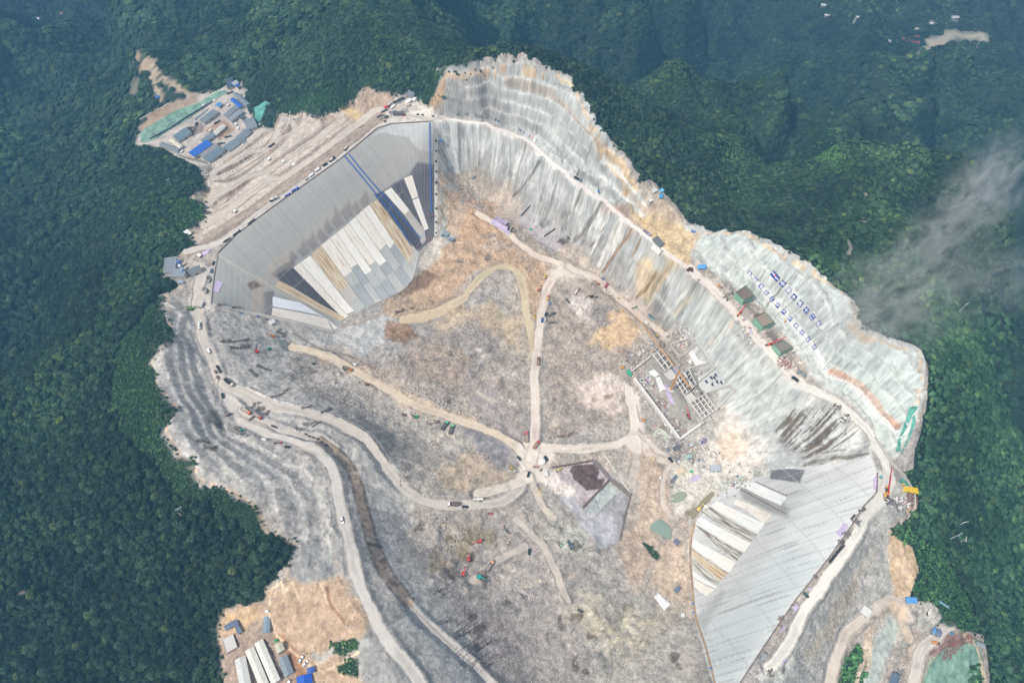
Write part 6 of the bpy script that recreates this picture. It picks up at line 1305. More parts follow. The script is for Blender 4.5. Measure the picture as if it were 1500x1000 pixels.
# ------------------------------------------------------------------ draped sheets and strips
def drape(pts, m, name, dz=.35, step=1.2, label=None, cat=None, parent=None, thick=.25, group=None, wob=0.):
    q = W3(subd(pts, True, 6)); x0, y0 = q[:, 0].min(), q[:, 1].min(); x1, y1 = q[:, 0].max(), q[:, 1].max()
    gx_ = np.arange(x0, x1 + step, step); gy_ = np.arange(y0, y1 + step, step); a, b = np.meshgrid(gx_, gy_, indexing="ij")
    inn = inpoly((a + step / 2), (b + step / 2), q); z = hz(a, b) + dz + wob * (fbm(a / 3, b / 3, 5, 2) - .5)
    ii = np.arange(a.size).reshape(a.shape); qs = np.stack([ii[:-1, :-1], ii[1:, :-1], ii[1:, 1:], ii[:-1, 1:]], -1)[inn[:-1, :-1]]
    if not len(qs): return None
    u_, inv = np.unique(qs, return_inverse=True); inv = inv.reshape(-1, 4); P = np.stack([a.ravel()[u_], b.ravel()[u_], z.ravel()[u_]], 1)
    # pull ragged border vertices onto the outline
    nb = np.bincount(inv.ravel(), minlength=len(u_)); bd = np.where(nb < 4)[0]
    for i in bd:
        best = 1e9
        for k in range(len(q)):
            A_, B_ = q[k - 1][:2], q[k][:2]; d_ = B_ - A_; l2 = d_ @ d_ + 1e-9; t = min(1, max(0, (P[i, :2] - A_) @ d_ / l2)); c_ = A_ + d_ * t; dd = np.hypot(*(P[i, :2] - c_))
            if dd < best: best = dd; bp_ = c_
        if best < step * 1.3: P[i, :2] = bp_
    P[:, 2] = hz(P[:, 0], P[:, 1]) + dz + wob * (fbm(P[:, 0] / 3, P[:, 1] / 3, 5, 2) - .5)
    o0 = P.mean(0); me = bpy.data.meshes.new(name); n = len(P); low = P.copy(); low[:, 2] -= thick
    F_ = [tuple(int(k) for k in f) for f in inv]; ed = {}
    for f in F_:
        for k in range(4): ed[(f[k], f[(k + 1) % 4])] = 1
    sk = [(a_, a_ + n, b_ + n, b_) for (a_, b_) in ed if (b_, a_) not in ed]
    me.from_pydata([tuple(map(float, p)) for p in np.r_[P, low] - o0], [], F_ + sk + [tuple(k + n for k in f[::-1]) for f in F_]); me.materials.append(m)
    o = bpy.data.objects.new(name, me); COL.objects.link(o); o.location = o0
    if label: tag(o, label, cat, group)
    if parent: adopt(o, parent)
    return o
LIL = mat("lilac_sheet", (196, 182, 210), .8, .1, .4); WHT = mat("white_sheet", (238, 238, 238), .7, .07, .3)
for pts, lab in (([(718,326),(727,316),(748,325),(744,332),(748,340),(744,344)], "lilac plastic sheet under three dark trucks in the upper pit"),
    ([(311,427),(318,411),(327,414),(321,428)], "lilac sheet hanging over the left dam's top edge"), ([(295,372),(309,362),(307,370),(298,375)], "lilac sheet on the ground beside the white hut near the batching house"),
    ([(1010,703),(1013,699),(1019,697),(1021,693),(1026,698),(1022,703),(1011,706)], "crumpled lilac sheet on the grey rubble below the intake works"),
    ([(1279,699),(1284,696),(1287,714),(1279,717)], "lilac sheet on the crest beside the red-boomed crane"), ([(1224,780),(1236,765),(1243,769),(1231,786)], "large lilac sheet laid over the crest edge of the right dam"),
    ([(1160,891),(1166,884),(1171,889),(1165,895)], "lilac sheet beside the crest road half way along the right dam"), ([(1142,924),(1148,916),(1151,918),(1144,927)], "lilac sheet lower down the right dam's crest"), ([(1144,968),(1150,964),(1153,969),(1147,972)], "lilac sheet on the rough ground at the low end of the crest"),
    ([(973,560),(979,566),(989,594),(983,592),(975,575)], "long lilac sheet on the floor of the intake works"), ([(945,553),(950,552),(953,562),(947,563)], "lilac sheet beside the round tank in the intake works"), ([(1096,480),(1101,484),(1103,490),(1098,488)], "lilac sheet on the ledge of the green towers"),
    ([(1182,864),(1186,859),(1189,861),(1185,866)], "tiny lilac sheet beside the dark teal pickup")):
    drape(pts, LIL, "plastic_sheet", .5, 1.2, lab, "sheet", wob=.6)
for pts, lab in (([(958,874),(964,868),(982,884),(973,894)], "large crumpled white sheet spread on the pit floor"), ([(1008,517),(1014,513),(1024,529),(1034,530),(1035,532),(1020,537)], "bright white L-shaped sheet at the intake works")):
    drape(pts, WHT, "plastic_sheet", .5 if lab[0] == "l" else 1.2, 1.2, lab, "sheet", wob=.8)
for pts, lab in (([(205,194),(240,172),(262,160),(290,152),(318,134),(330,133),(334,135),(310,150),(280,172),(250,190),(225,206),(207,210)], "long green net spread over the bank beside the camp"),
    ([(372,158),(380,155),(389,148),(396,152),(388,162),(383,175),(378,180),(370,178),(374,168)], "crumpled turquoise net on the forest slope right of the camp"),
    ([(1333,594),(1345,596),(1340,604),(1336,608),(1329,625),(1320,640),(1318,661),(1312,662),(1315,645),(1322,628),(1327,612)], "turquoise net down the tan bank at the right forest edge"), ([(1341,608),(1340,622),(1333,640),(1328,652),(1321,666),(1319,664),(1328,645),(1334,625),(1338,608)], "thin turquoise net strip closest to the right forest"),
    ([(1362,975),(1380,950),(1410,944),(1428,945),(1434,965),(1433,990),(1425,1010),(1400,1040),(1340,1040)], "huge torn green net over the bank in the lower right corner"),
    ([(1317,702),(1322,700),(1330,706),(1333,715),(1326,714),(1318,706)], "small turquoise net behind the yellow container")):
    drape(pts, mat("turquoise_netting", (96, 160, 146) if lab[0] in "tcs" else (126, 158, 142), .9, .34, .12), "safety_net", .45, 1.5, lab, "net", wob=.8)
POND = mat("pond_water", (138, 156, 144), .2, .06, .05); MUD = mat("muddy_water", (150, 142, 118), .15, .06, .05)
def flat_sheet(pts, m, name, dz, kind=None):
    q = W3(subd(pts, True, 6)); z = float(np.percentile(q[:, 2], 70)) + dz; ctr = q.mean(0)
    o = MB().pts([(p[0], p[1], z) for p in q] , [tuple(range(len(q)))]).build(name, m); me = o.data
    if sum(pl.normal.z for pl in me.polygons) < 0: me.flip_normals()
    tag(o, kind="structure"); return o
flat_sheet(spl([(952,770),(960,763),(968,760),(978,768),(983,780),(982,790),(975,788),(963,782),(952,775)], 2), POND, "pond_water", .5)
flat_sheet(spl([(978,730),(990,722),(1000,720),(1006,726),(996,735),(985,736),(978,733)], 2), mat("green_water", (150,160,136), .15, .05), "pond_water", .4)
flat_sheet([(1008,752),(1020,742),(1030,730),(1043,719),(1048,723),(1038,735),(1026,748),(1014,761)], MUD, "pond_water", .5)
flat_sheet(spl([(956,635),(965,628),(975,632),(978,640),(970,645),(960,643)], 2), mat("pale_water", (196,202,184), .2, .05), "pond_water", .2)
flat_sheet(spl([(1008,655),(1014,652),(1020,658),(1018,668),(1010,665)], 2), mat("grey_water", (164,160,142), .2, .05), "pond_water", .3)
# ------------------------------------------------------------------ concrete strips on the dams (parts of the dams)
def slab_mat(name, c, stain, amt):
    m, n, b = nt(name); L = n.links.new; at = N_(n, "ShaderNodeAttribute", attribute_name="strip"); mp = N_(n, "ShaderNodeMapping"); mp.inputs["Scale"].default_value = (.05, .6, 1); L(at.outputs["Vector"], mp.inputs[0])
    no = N_(n, "ShaderNodeTexNoise"); no.inputs["Scale"].default_value = 1.; no.inputs["Detail"].default_value = 5; L(mp.outputs[0], no.inputs["Vector"])
    mr = N_(n, "ShaderNodeMapRange"); mr.inputs["From Min"].default_value = .66 - amt * .3; mr.inputs["From Max"].default_value = .82 - amt * .3; L(no.outputs["Fac"], mr.inputs["Value"])
    mx = N_(n, "ShaderNodeMix"); mx.data_type = "RGBA"; mx.inputs[6].default_value = (*srgb(c), 1); mx.inputs[7].default_value = (*srgb(stain), 1); L(mr.outputs[0], mx.inputs[0])
    n2_ = N_(n, "ShaderNodeTexNoise"); n2_.inputs["Scale"].default_value = .22; L(at.outputs["Vector"], n2_.inputs["Vector"]); m3 = N_(n, "ShaderNodeMapRange"); m3.inputs["To Min"].default_value = .86; m3.inputs["To Max"].default_value = 1.12; L(n2_.outputs["Fac"], m3.inputs["Value"])
    v_ = N_(n, "ShaderNodeVectorMath", operation="SCALE"); L(mx.outputs[2], v_.inputs[0]); L(m3.outputs[0], v_.inputs["Scale"]); L(v_.outputs[0], b.inputs["Base Color"]); b.inputs["Roughness"].default_value = .85; return m
SW = slab_mat("slab_white", (240, 237, 230), (214, 200, 176), .35); SWT = slab_mat("slab_white_wet", (238, 240, 236), (206, 210, 204), .5); STN = slab_mat("slab_tan", (236, 230, 220), (208, 190, 164), .4); SBR = slab_mat("slab_brown", (218, 204, 180), (176, 146, 108), .7)
SG1 = slab_mat("slab_grey", (186, 187, 184), (170, 170, 166), .4); SG2 = slab_mat("slab_dark_grey", (168, 172, 174), (150, 154, 158), .4); SG3 = slab_mat("slab_warm_grey", (198, 192, 184), (180, 172, 160), .5); SMX = slab_mat("slab_stained", (212, 208, 198), (128, 120, 108), .8); SHEET = slab_mat("slab_sheeted", (236, 240, 246), (214, 222, 234), .4)
def slab(A_, B_, C_, D_, m, parent, name="concrete_slab", lift=.55, gap=.3, label=None):
    """A,B upper edge, C,D lower edge (C below B)"""
    q = W3([A_, B_, C_, D_]); n = max(2, int(np.hypot(*(q[3] - q[0])[:2]) / 5)); rows = []
    Lm = np.hypot(*(q[3] - q[0])[:2]); Wm = np.hypot(*(q[1] - q[0])[:2]) + .01; g_ = min(gap / max(Wm, 1), .2)
    P = []; U = []
    for i in range(n + 1):
        t = i / n
        for s_ in (g_, 1 - g_):
            a = q[0, :2] * (1 - t) + q[3, :2] * t; b = q[1, :2] * (1 - t) + q[2, :2] * t; p = a * (1 - s_) + b * s_; P.append((p[0], p[1], float(hz(p[0], p[1])))); U.append((t * Lm, s_ * Wm))
    # straighten the strip along its length
    P = np.array(P)
    k = len(P); V_ = [(p[0], p[1], p[2] + lift) for p in P] + [(p[0], p[1], p[2] - .6) for p in P]; F_ = []
    for i in range(n):
        a = 2 * i; F_ += [(a, a + 2, a + 3, a + 1), (a, a + k, a + k + 2, a + 2), (a + 1, a + 3, a + k + 3, a + k + 1)]
    F_ += [(0, 1, 1 + k, k), (2 * n, 2 * n + k, 2 * n + 1 + k, 2 * n + 1)]
    o0 = P.mean(0); me = bpy.data.meshes.new(name); me.from_pydata([tuple(np.array(v_) - o0) for v_ in V_], [], F_); 
    at = me.attributes.new("strip", "FLOAT_VECTOR", "POINT"); sd_ = random.random() * 500; arr = [(u_[0] + sd_, u_[1] + sd_, 0) for u_ in U] * 2; at.data.foreach_set("vector", np.array(arr, np.float32).ravel())
    me.materials.append(m); o = bpy.data.objects.new(name, me); COL.objects.link(o); o.location = o0; adopt(o, parent)
    if label: o["label"] = label
    if sum(pl.normal.z * pl.area for pl in me.polygons if abs(pl.normal.z) > .3) < 0: me.flip_normals()
    return o
TOP = [(429.5,392.5),(440,385),(455,374.5),(470.5,360),(483.5,349),(493.4,341.6),(503,334),(511,327),(521,318),(532,307.5),(541.5,300.5),(552.8,293)]
BOT = [(504,467),(511,463),(522,459),(537,452),(550,445),(560,440),(571,434.5),(583,429),(594,422),(603,412),(608,399),(614,371)]
FR = [1, .96, .62, .5, .46, .62, .55, .62, .48, .55, .86]; UM = [STN, SW, SBR, STN, STN, SW, STN, SW, STN, SW, SBR]; LM_ = [SG3, SG1, SG3, SG1, SG2, SG1, SG1, SG2, SG1, SG2, SG3]
def lerp(a, b, t): return (a[0] + (b[0] - a[0]) * t, a[1] + (b[1] - a[1]) * t)
for i in range(11):
    f = FR[i]; A_, B_, C_, D_ = TOP[i], TOP[i + 1], BOT[i + 1], BOT[i]
    slab(A_, B_, lerp(B_, C_, f), lerp(A_, D_, f), UM[i], DAML)
    if f < .95:
        g_ = f + (1 - f) * random.uniform(.3, .6); slab(lerp(A_, D_, f), lerp(B_, C_, f), lerp(B_, C_, g_), lerp(A_, D_, g_), LM_[i], DAML); slab(lerp(A_, D_, g_), lerp(B_, C_, g_), C_, D_, SG2 if LM_[i] is SG1 else SG1, DAML)
slab((562.7,282),(573.5,275),(600,308),(592,315), SW, DAML); slab((592,315),(600,308),(622,337),(614,347), SG3, DAML); slab((614,347),(622,337),(624,352),(618,360), SG1, DAML)
slab((591.5,261.5),(604,257),(613,288),(604,293), STN, DAML); slab((604,294.5),(613.5,289.5),(628,335),(622,338), SW, DAML)
slab((402.5,421),(409,410.5),(506,464.5),(500,470.5), SBR, DAML); slab((399.5,434.5),(403,434.6),(477.5,464.5),(470,463), SHEET, DAML); slab((399.5,449.5),(399.5,435),(440,443.5),(470,462), SHEET, DAML)
slab((398,462),(399.5,450.5),(477.5,465.5),(488,484), STN, DAML); slab((477.5,465.5),(479,466),(497,479),(488,484), STN, DAML)
slab((308,448),(309,444.5),(400,462.5),(398,467), SG3, DAML, "plinth"); slab((398,467),(400,462.5),(490,484),(487,487.5), SG3, DAML, "plinth")
slab((635.5,178),(641,178),(641,345),(636,345), slab_mat("slab_line", (214,210,202), (176,166,152), .5), DAML, "plinth")
PLB = [(614,371),(612,388),(608,400),(603,413),(594,424),(583,431),(560,442),(537,454),(511,466)]
cR2 = K(980, 680)
def q4(*p): return [cR2(*x) for x in p]
for A_, B_, C_, D_, m in ((*q4((905,335),(960,265),(705,145),(580,170)), SWT),(*q4((765,480),(840,412),(650,318),(625,370)), STN),(*q4((622,366),(648,318),(545,285),(520,320)), STN),(*q4((720,565),(780,480),(590,390),(530,455)), SWT),(*q4((528,453),(588,389),(395,295),(338,340)), SW),
    (*q4((668,632),(718,570),(335,345),(255,380)), SMX),(*q4((608,716),(665,640),(460,535),(390,590)), SW),(*q4((388,589),(458,534),(250,420),(215,480)), SWT),(*q4((548,790),(603,720),(420,620),(215,490)), SMX),(*q4((490,880),(540,795),(370,700),(320,770)), SW),(*q4((318,769),(368,699),(195,605),(180,660)), SW),
    (*q4((415,945),(485,885),(185,680),(190,750)), SBR),(*q4((395,990),(412,950),(190,755),(190,830)), SMX),(*q4((380,1010),(395,992),(195,860),(195,915)), SWT),(*q4((300,1070),(372,1015),(195,925),(210,1000)), STN)): slab(A_, B_, C_, D_, m, DAMR)
# ------------------------------------------------------------------ walls, kerbs, pipes
def ribbon(pts, w, h, m, name, label=None, cat=None, parent=None, base=-.5, group=None, smooth=False, lev=False):
    q = W3(subd(spl(pts) if smooth else pts, False, 5)); n = len(q); P = []
    for i in range(n):
        d = q[min(i + 1, n - 1)] - q[max(i - 1, 0)]; d = d[:2] / (np.hypot(*d[:2]) + 1e-9); nn = np.array([-d[1], d[0]]) * w / 2
        for s_ in (1, -1):
            x, y = q[i, :2] + nn * s_; z = q[i, 2] if not lev else q[:, 2].mean(); P += [(x, y, z + base), (x, y, z + h)]
    F_ = []
    for i in range(n - 1):
        a = 4 * i; b = a + 4; F_ += [(a + 1, b + 1, b + 3, a + 3), (a, b, b + 1, a + 1), (a + 3, b + 3, b + 2, a + 2), (a, a + 2, b + 2, b)]
    F_ += [(0, 1, 3, 2), (4 * n - 4, 4 * n - 2, 4 * n - 1, 4 * n - 3)]
    o0 = q[n // 2]; o = MB().pts([tuple(np.array(p) - o0) for p in P], F_).build(name, m, None, o0)
    if label: tag(o, label, cat, group)
    if parent: adopt(o, parent)
    return o
BRN = mat("stained_wall", (120, 104, 100), .9, .2); KERB = mat("kerb_concrete", (176, 168, 160), .9, .15); RED = mat("red_rail", (150, 96, 92), .8, .2); BLU = mat("blue_hose", (56, 96, 176), .5, .1)
ribbon([(808,685),(868,675)], 1.2, 3, BRN, "retaining_wall", "thin brown wall along the top of the stock bays", "wall"); ribbon([(868,674.5),(893,702),(923,727)], 2, 4, mat("grey_wall",(136,128,124),.9,.2), "retaining_wall", "long grey-brown wall down the back of the stock bays", "wall")
ribbon([(892,703.5),(854,743)], 1.6, 4, BRN, "retaining_wall", "brown dividing wall between the dark heap and the pale bay", "wall"); ribbon([(922,729),(914,758),(907,792)], 1.2, 3, mat("grey_wall",(136,128,124),.9,.2), "retaining_wall", "right hand boundary wall of the pale stock bay", "wall")
ribbon([(902,725),(884,742),(870,760)], 1.0, 1.4, mat("low_wall",(170,166,162),.9), "low_wall", "low pale divider inside the stock bay", "wall")
ribbon([(777,302),(763,317)], 1.2, 2.4, mat("dark_wall",(100,92,90),.9), "low_wall", "dark barrier at the top of the lilac gravel strip", "wall"); ribbon([(813,336),(797,347)], 1.2, 2.4, mat("dark_wall",(100,92,90),.9), "low_wall", "dark barrier below the dark gravel heap", "wall")
for pts, lab in (([(887,668),(902,692)], "upper of two white pipes above the stock bays"), ([(910,702),(924,725)], "lower of two white pipes above the stock bays")): ribbon(pts, .9, .8, LCONC, "white_pipe", lab, "pipe")
ribbon([(285,492),(282,480)], .5, 1, RED, "red_rail") if False else None
ribbon([(319,371),(345,345),(400,303),(450,268),(500,232),(553,188),(575,181.5),(634,178)], .8, 1.1, mat("crest_kerb",(128,112,106),.9,.25), "crest_kerb", parent=DAML); ribbon([(319,373),(313,405),(309,445)], .8, 1.1, KERB, "crest_kerb", parent=DAML)
ribbon([(1285,692),(1284,721),(1265,741),(1247,770),(1213,818),(1163,881),(1118,948),(1084,1000)], .8, 1.1, mat("crest_kerb",(128,112,106),.9,.25), "crest_kerb", parent=DAMR)
ribbon([(1018,765),(1011,800),(1014,860),(1020,905),(1035,950),(1050,1010)], 2.2, .9, mat("plinth_soil",(184,158,128),.9,.2), "toe_plinth", parent=DAMR, smooth=True)
ribbon([(1013,790),(1010,820),(1014,860)], .6, 1.2, mat("crest_kerb",(128,112,106),.9,.25), "toe_kerb", parent=DAMR)
for pts in ([(1106,705),(1130,716),(1153,726)], [(1078,713),(1110,730),(1150,752)]): ribbon(pts, .5, .8, BRN, "joint_strip", parent=DAMR)
ribbon([(1266,578),(1285,600),(1300,625),(1310,650),(1325,678)], .1, .1, BRN, "x") if False else None
ribbon([(1281,640),(1297,665),(1310,683),(1322,695),(1331,708),(1338,722),(1339,738),(1334,750),(1328,760)], 1.2, 2.2, mat("boundary_wall",(190,186,178),.9,.2), "boundary_wall", "curving pale wall round the crest corner beside the forest", "wall", smooth=True)
ribbon([(1208,552),(1240,560),(1262,577),(1285,604),(1313,634)], .6, 1.4, mat("white_rail",(240,240,236),.6), "guard_rail", "white railing under the orange-brown drain on the right cutting", "railing", smooth=True) if True else None
ribbon([(1101,404),(1130,440),(1160,472),(1188,505),(1204,537)], .7, 1.2, mat("white_rail",(240,240,236),.6), "guard_rail", "long white railing below the row of blue slogan boards", "railing", smooth=True)
ribbon([(1160,545),(1185,565),(1200,580),(1212,576),(1198,563),(1188,545),(1170,520)], .01, .01, BRN, "x") if False else None
for pts, lab in (([(504,228),(525,253),(548,281),(575,314),(603,362)], "left of the two long blue hoses down the left dam face"), ([(511,226),(530,250),(560,285),(590,320),(617,350)], "right of the two long blue hoses down the left dam face"), ([(629.5,180),(630,230),(631,280),(632.5,312)], "single straight blue hose down the right edge of the left dam")): ribbon(pts, 1.15, .9, BLU, "blue_hose", lab, "hose", group=None, base=0)
ribbon([(220,205),(250,189),(272,174),(292,162),(312,150)], .8, 3.2, mat("camp_wall",(110,118,124),.8,.1), "camp_wall", "long dark wall between the green net and the camp", "wall")
ribbon([(262,228),(272,232),(290,236),(304,240)], .6, 2., mat("camp_fence",(140,134,130),.9), "camp_wall", "low wall at the lower gate of the camp", "wall")
for pts, lab in (([(205,176),(222,166)],"left"),([(230,163),(248,152)],"right")): ribbon(pts, .8, 1.4, LCONC, "white_kerb", lab + " white kerb on the bank behind the green net", "kerb")
for _w in (0,):
    for k in range(9):
        y = (207, 222, 237, 252, 268, 285, 306, 326, 342)[k]; r = empty("winch", W3([(638.8, y)])[0]); tag(r, "one of the dark winches standing at intervals on the concrete strip beside the left dam", "winch", "winches on the concrete strip")
        MB().cyl((0, -1, 1.3), (0, 1, 1.3), .9, n=12).build("drum", DARK, r); MB().box((0, 0, .4), (2.4, 2.4, .6)).build("base", CHAS, r)
for (x, y, a) in ((632,318,0),(613,360,38)):
    rz, p = heading(x, y, a); r = empty("work_trolley", p, rz); tag(r, "pink railed work trolley at the foot of the " + ("straight blue hose" if a == 0 else "two long blue hoses"), "trolley"); PNK = mat("pink_rail", (170, 110, 130), .7)
    MB().box((0, 0, 1.0), (10, 1.6, .3)).build("platform", mat("trolley_deck", (120,96,110), .8), r); f_ = MB()
    for s_ in (-.8, .8): f_.bar((-5, s_, 2.1), (5, s_, 2.1), .2); [f_.bar((i, s_, 1), (i, s_, 2.1), .15) for i in (-5, -2.5, 0, 2.5, 5)]
    f_.build("railing", PNK, r)
# white blocks in rows behind the left dam
bk = MB().side([(-1.15, 0), (1.15, 0), (1.15, .3), (.9, 1.0), (-.9, 1.0), (-1.15, .3)], -.6, .6); first = None
for ROW in ([(425,165),(424,178),(418.6,190),(406,201),(393,214),(379,224),(361,236.5),(348,247),(325,257.6)], [(386,185),(377,192),(370,203),(352,216),(337.6,226.6),(323,236.5),(307,240)], [(384,204),(373.6,212),(361,221),(350,230),(332,243.7),(315,252),(298,258.5)], [(438,186.6),(432,192),(425,199)]):
    q = W3(subd(ROW, False, 3)); d = np.r_[0, np.cumsum(np.hypot(*np.diff(q[:, :2], axis=0).T))]
    for t in np.arange(0, d[-1], 4.6):
        x, y = np.interp(t, d, q[:, 0]), np.interp(t, d, q[:, 1]); x2, y2 = np.interp(t + 1, d, q[:, 0]), np.interp(t + 1, d, q[:, 1])
        if first is None: first = bk.build("barrier_block", mat("white_block", (238, 234, 228), .8)); o = first
        else: o = first.copy(); COL.objects.link(o)
        o.location = (x, y, float(hz(x, y)) + .02); o.rotation_euler = (0, 0, math.atan2(y2 - y, x2 - x) + random.uniform(-.12, .12)); tag(o, "one of the white concrete blocks in rows on the hairpin road behind the left dam", "barrier", "white blocks on the hairpin road")
# ------------------------------------------------------------------ boards with writing
def board(u, v, u2, v2, upx, upy, size, wid, txt, label, logo=False, group=None):
    q = W3([(u, v), (u2, v2)]); rgt = Vector(q[1] - q[0]).normalized(); p = Vector(q[0]); e = 4.; gx_ = (float(hz(p.x + e, p.y)) - float(hz(p.x - e, p.y))) / (2 * e); gy_ = (float(hz(p.x, p.y + e)) - float(hz(p.x, p.y - e))) / (2 * e)
    n_ = Vector((-gx_, -gy_, 1)).normalized(); rgt = (rgt - n_ * rgt.dot(n_)).normalized(); upv = n_.cross(rgt).normalized(); M_ = Matrix((rgt, upv, n_)).transposed().to_4x4(); M_.translation = p + n_ * 1.2
    r = empty("slogan_board", (0, 0, 0)); r.matrix_world = M_; tag(r, label, "sign board", group)
    MB().box((0, 0, 0), (wid, size, .2)).build("panel", mat("board_blue", (44, 70, 150), .5, .05), r)
    fr = MB()
    for sx in (-1, 1):
        for sy in (-1, 1): fr.cyl((sx * wid * .4, sy * size * .4, -2.2), (sx * wid * .4, sy * size * .4, -.1), .12, n=6)
    fr.build("post", CHAS, r)
    def text(t, s_, x, y, m):
        cu = bpy.data.curves.new("t", "FONT"); cu.body = t; cu.size = s_; cu.align_x = "CENTER"; cu.align_y = "CENTER"; cu.offset = s_ * .018; ob = bpy.data.objects.new("t", cu); COL.objects.link(ob); bpy.context.view_layer.update()
        me = bpy.data.meshes.new_from_object(ob.evaluated_get(bpy.context.evaluated_depsgraph_get())); bpy.data.objects.remove(ob); co = np.array([v_.co[:] for v_ in me.vertices])
        if len(co):
            ctr = (co.max(0) + co.min(0)) / 2; ext = (co.max(0) - co.min(0)); k = s_ / max(ext[0], ext[1])
            for v_ in me.vertices: v_.co = ((v_.co.x - ctr[0]) * k + x, (v_.co.y - ctr[1]) * k + y, .16)
        me.materials.clear(); me.materials.append(m); o = bpy.data.objects.new("lettering", me); COL.objects.link(o); o.parent = r
    wm = mat("letter_white", (250, 250, 250), .5, 0)
    if logo:
        text("中国", size * .78, -wid * .27, size * .08, wm); text("电建", size * .78, wid * .27, -size * .05, wm); MB().cyl((0, size * .12, .12), (0, size * .12, .2), size * .17, n=16).build("emblem", mat("emblem_red", (230, 60, 80), .5, 0), r)
    else: text(txt, size * .8, 0, 0, wm)
UPB = [(1136,404),(1147,415),(1156,424.5),(1164,434.5),(1173,444),(1182,454),(1191,464),(1200,474.5)]
for i, t in enumerate("中国水电十二局"):
    a, b = UPB[i + 1], (UPB[i + 2] if i < 6 else (1209, 485)); board(a[0], a[1], b[0], b[1], 1, -1, 6.0, 5.5, t, "blue board with the white character " + t + " in the upper row on the right cutting", group="blue boards of the upper row")
board(1136,404,1147,415,1,-1,5.9,10.5,"","wide blue board with a red emblem and white characters, first of the upper row",True,"blue boards of the upper row")
LOB = [(1098,400.5),(1106.5,409.5),(1115,419),(1123,428),(1131.5,437.5),(1140,447),(1149,456.5),(1158,466.5),(1167,476.5),(1176,486.5),(1185,497),(1194,508)]
for i, t in enumerate("建设精品工程奉献清洁能源"):
    a = LOB[i]; b = LOB[i + 1] if i < 11 else (1203, 519); board(a[0], a[1], b[0], b[1], 1, -1, 4.9, 4.5, t, "blue board with the white character " + t + " in the lower row above the white railing", group="blue boards of the lower row")
# ------------------------------------------------------------------ netted towers
GRN = mat("tower_netting", (140, 184, 158), .9, .22, .35); SCAF = mat("scaffold_tube", (132, 118, 106), .8, .2)
def tower(cs, h, lab, inner):
    g = float(np.mean(W3([((cs[0][0] + cs[2][0]) / 2 - 3, (cs[0][1] + cs[2][1]) / 2 + h * .75)])[0][2])); x, y = atz(np.array([c[0] for c in cs]), np.array([c[1] for c in cs]), g + h); ctr = np.array([x.mean(), y.mean(), g])
    P = [(x[i] - ctr[0], y[i] - ctr[1]) for i in range(4)]; r = empty("netted_tower", ctr); tag(r, lab, "tower", "green netted towers")
    for i in range(4):
        a, b = P[i], P[(i + 1) % 4]; MB().bar((a[0], a[1], (h - 3) / 2 - .01 + 0), (b[0], b[1], (h - 3) / 2), .25, h + 3).build("netting", GRN, r)
    f_ = MB()
    for i in range(4):
        a, b = Vector((*P[i], 0)), Vector((*P[(i + 1) % 4], 0))
        for t in np.linspace(0, 1, 7)[:-1]:
            p = a.lerp(b, t); f_.bar((p.x, p.y, -2), (p.x, p.y, h + 1.2), .28)
        for z in (h + .2, h + 1.1): f_.bar((a.x, a.y, z), (b.x, b.y, z), .25)
    f_.build("scaffold", SCAF, r)
    d = MB(); A_, B_, C_, D_ = [Vector((*p, 0)) for p in P]
    for t in np.linspace(.12, .88, 6):
        a, b = A_.lerp(B_, t), D_.lerp(C_, t); d.bar((a.x, a.y, h - .9), (b.x, b.y, h - .9), .7, .3); a, b = A_.lerp(D_, t), B_.lerp(C_, t); d.bar((a.x, a.y, h - .5), (b.x, b.y, h - .5), .4, .25)
    d.build("top_beams", inner, r)
    ps = MB().pts([(p[0] * .96, p[1] * .96, h - 1.6) for p in P], [(0, 1, 2, 3)]).build("shaft_deck", mat("shaft_deck", (150, 138, 128), .9, .3, .6), r)
tower([(1078,428.4),(1090,440),(1105,433),(1092.5,418.5)], 13, "tallest green netted tower at the uphill end of the ledge", SCAF)
tower([(1106,464.4),(1117.7,479),(1134,471.6),(1119.5,457)], 8, "middle green netted tower with a square frame on top", mat("formwork_beam",(176,160,146),.9,.2))
tower([(1134,504),(1144.7,516.6),(1161,508.5),(1146.5,497.7)], 7, "lowest green netted tower with a grey deck on top", mat("deck_beam",(150,146,138),.9,.15))
def heap(u, v, w, hgt, n, cols, name, label, cat, seed):
    r0 = random.Random(seed); p = W3([(u, v)])[0]; m = MB()
    for k in range(n):
        a = r0.random() * 6.28; d = w * r0.random() ** .5; x, y = d * math.cos(a), d * .8 * math.sin(a); m.box((x, y, float(hz(p[0] + x, p[1] + y)) - p[2] + hgt * r0.random() * .5 + .2), (r0.uniform(1, 4.5), r0.uniform(.3, 1.2), r0.uniform(.3, 1.)), rz=r0.choice([.6, 2.2, .9]) + r0.uniform(-.3, .3))
    o = m.build(name, mat(name, cols, .85, .35, .9), None, p); tag(o, label, cat); return o
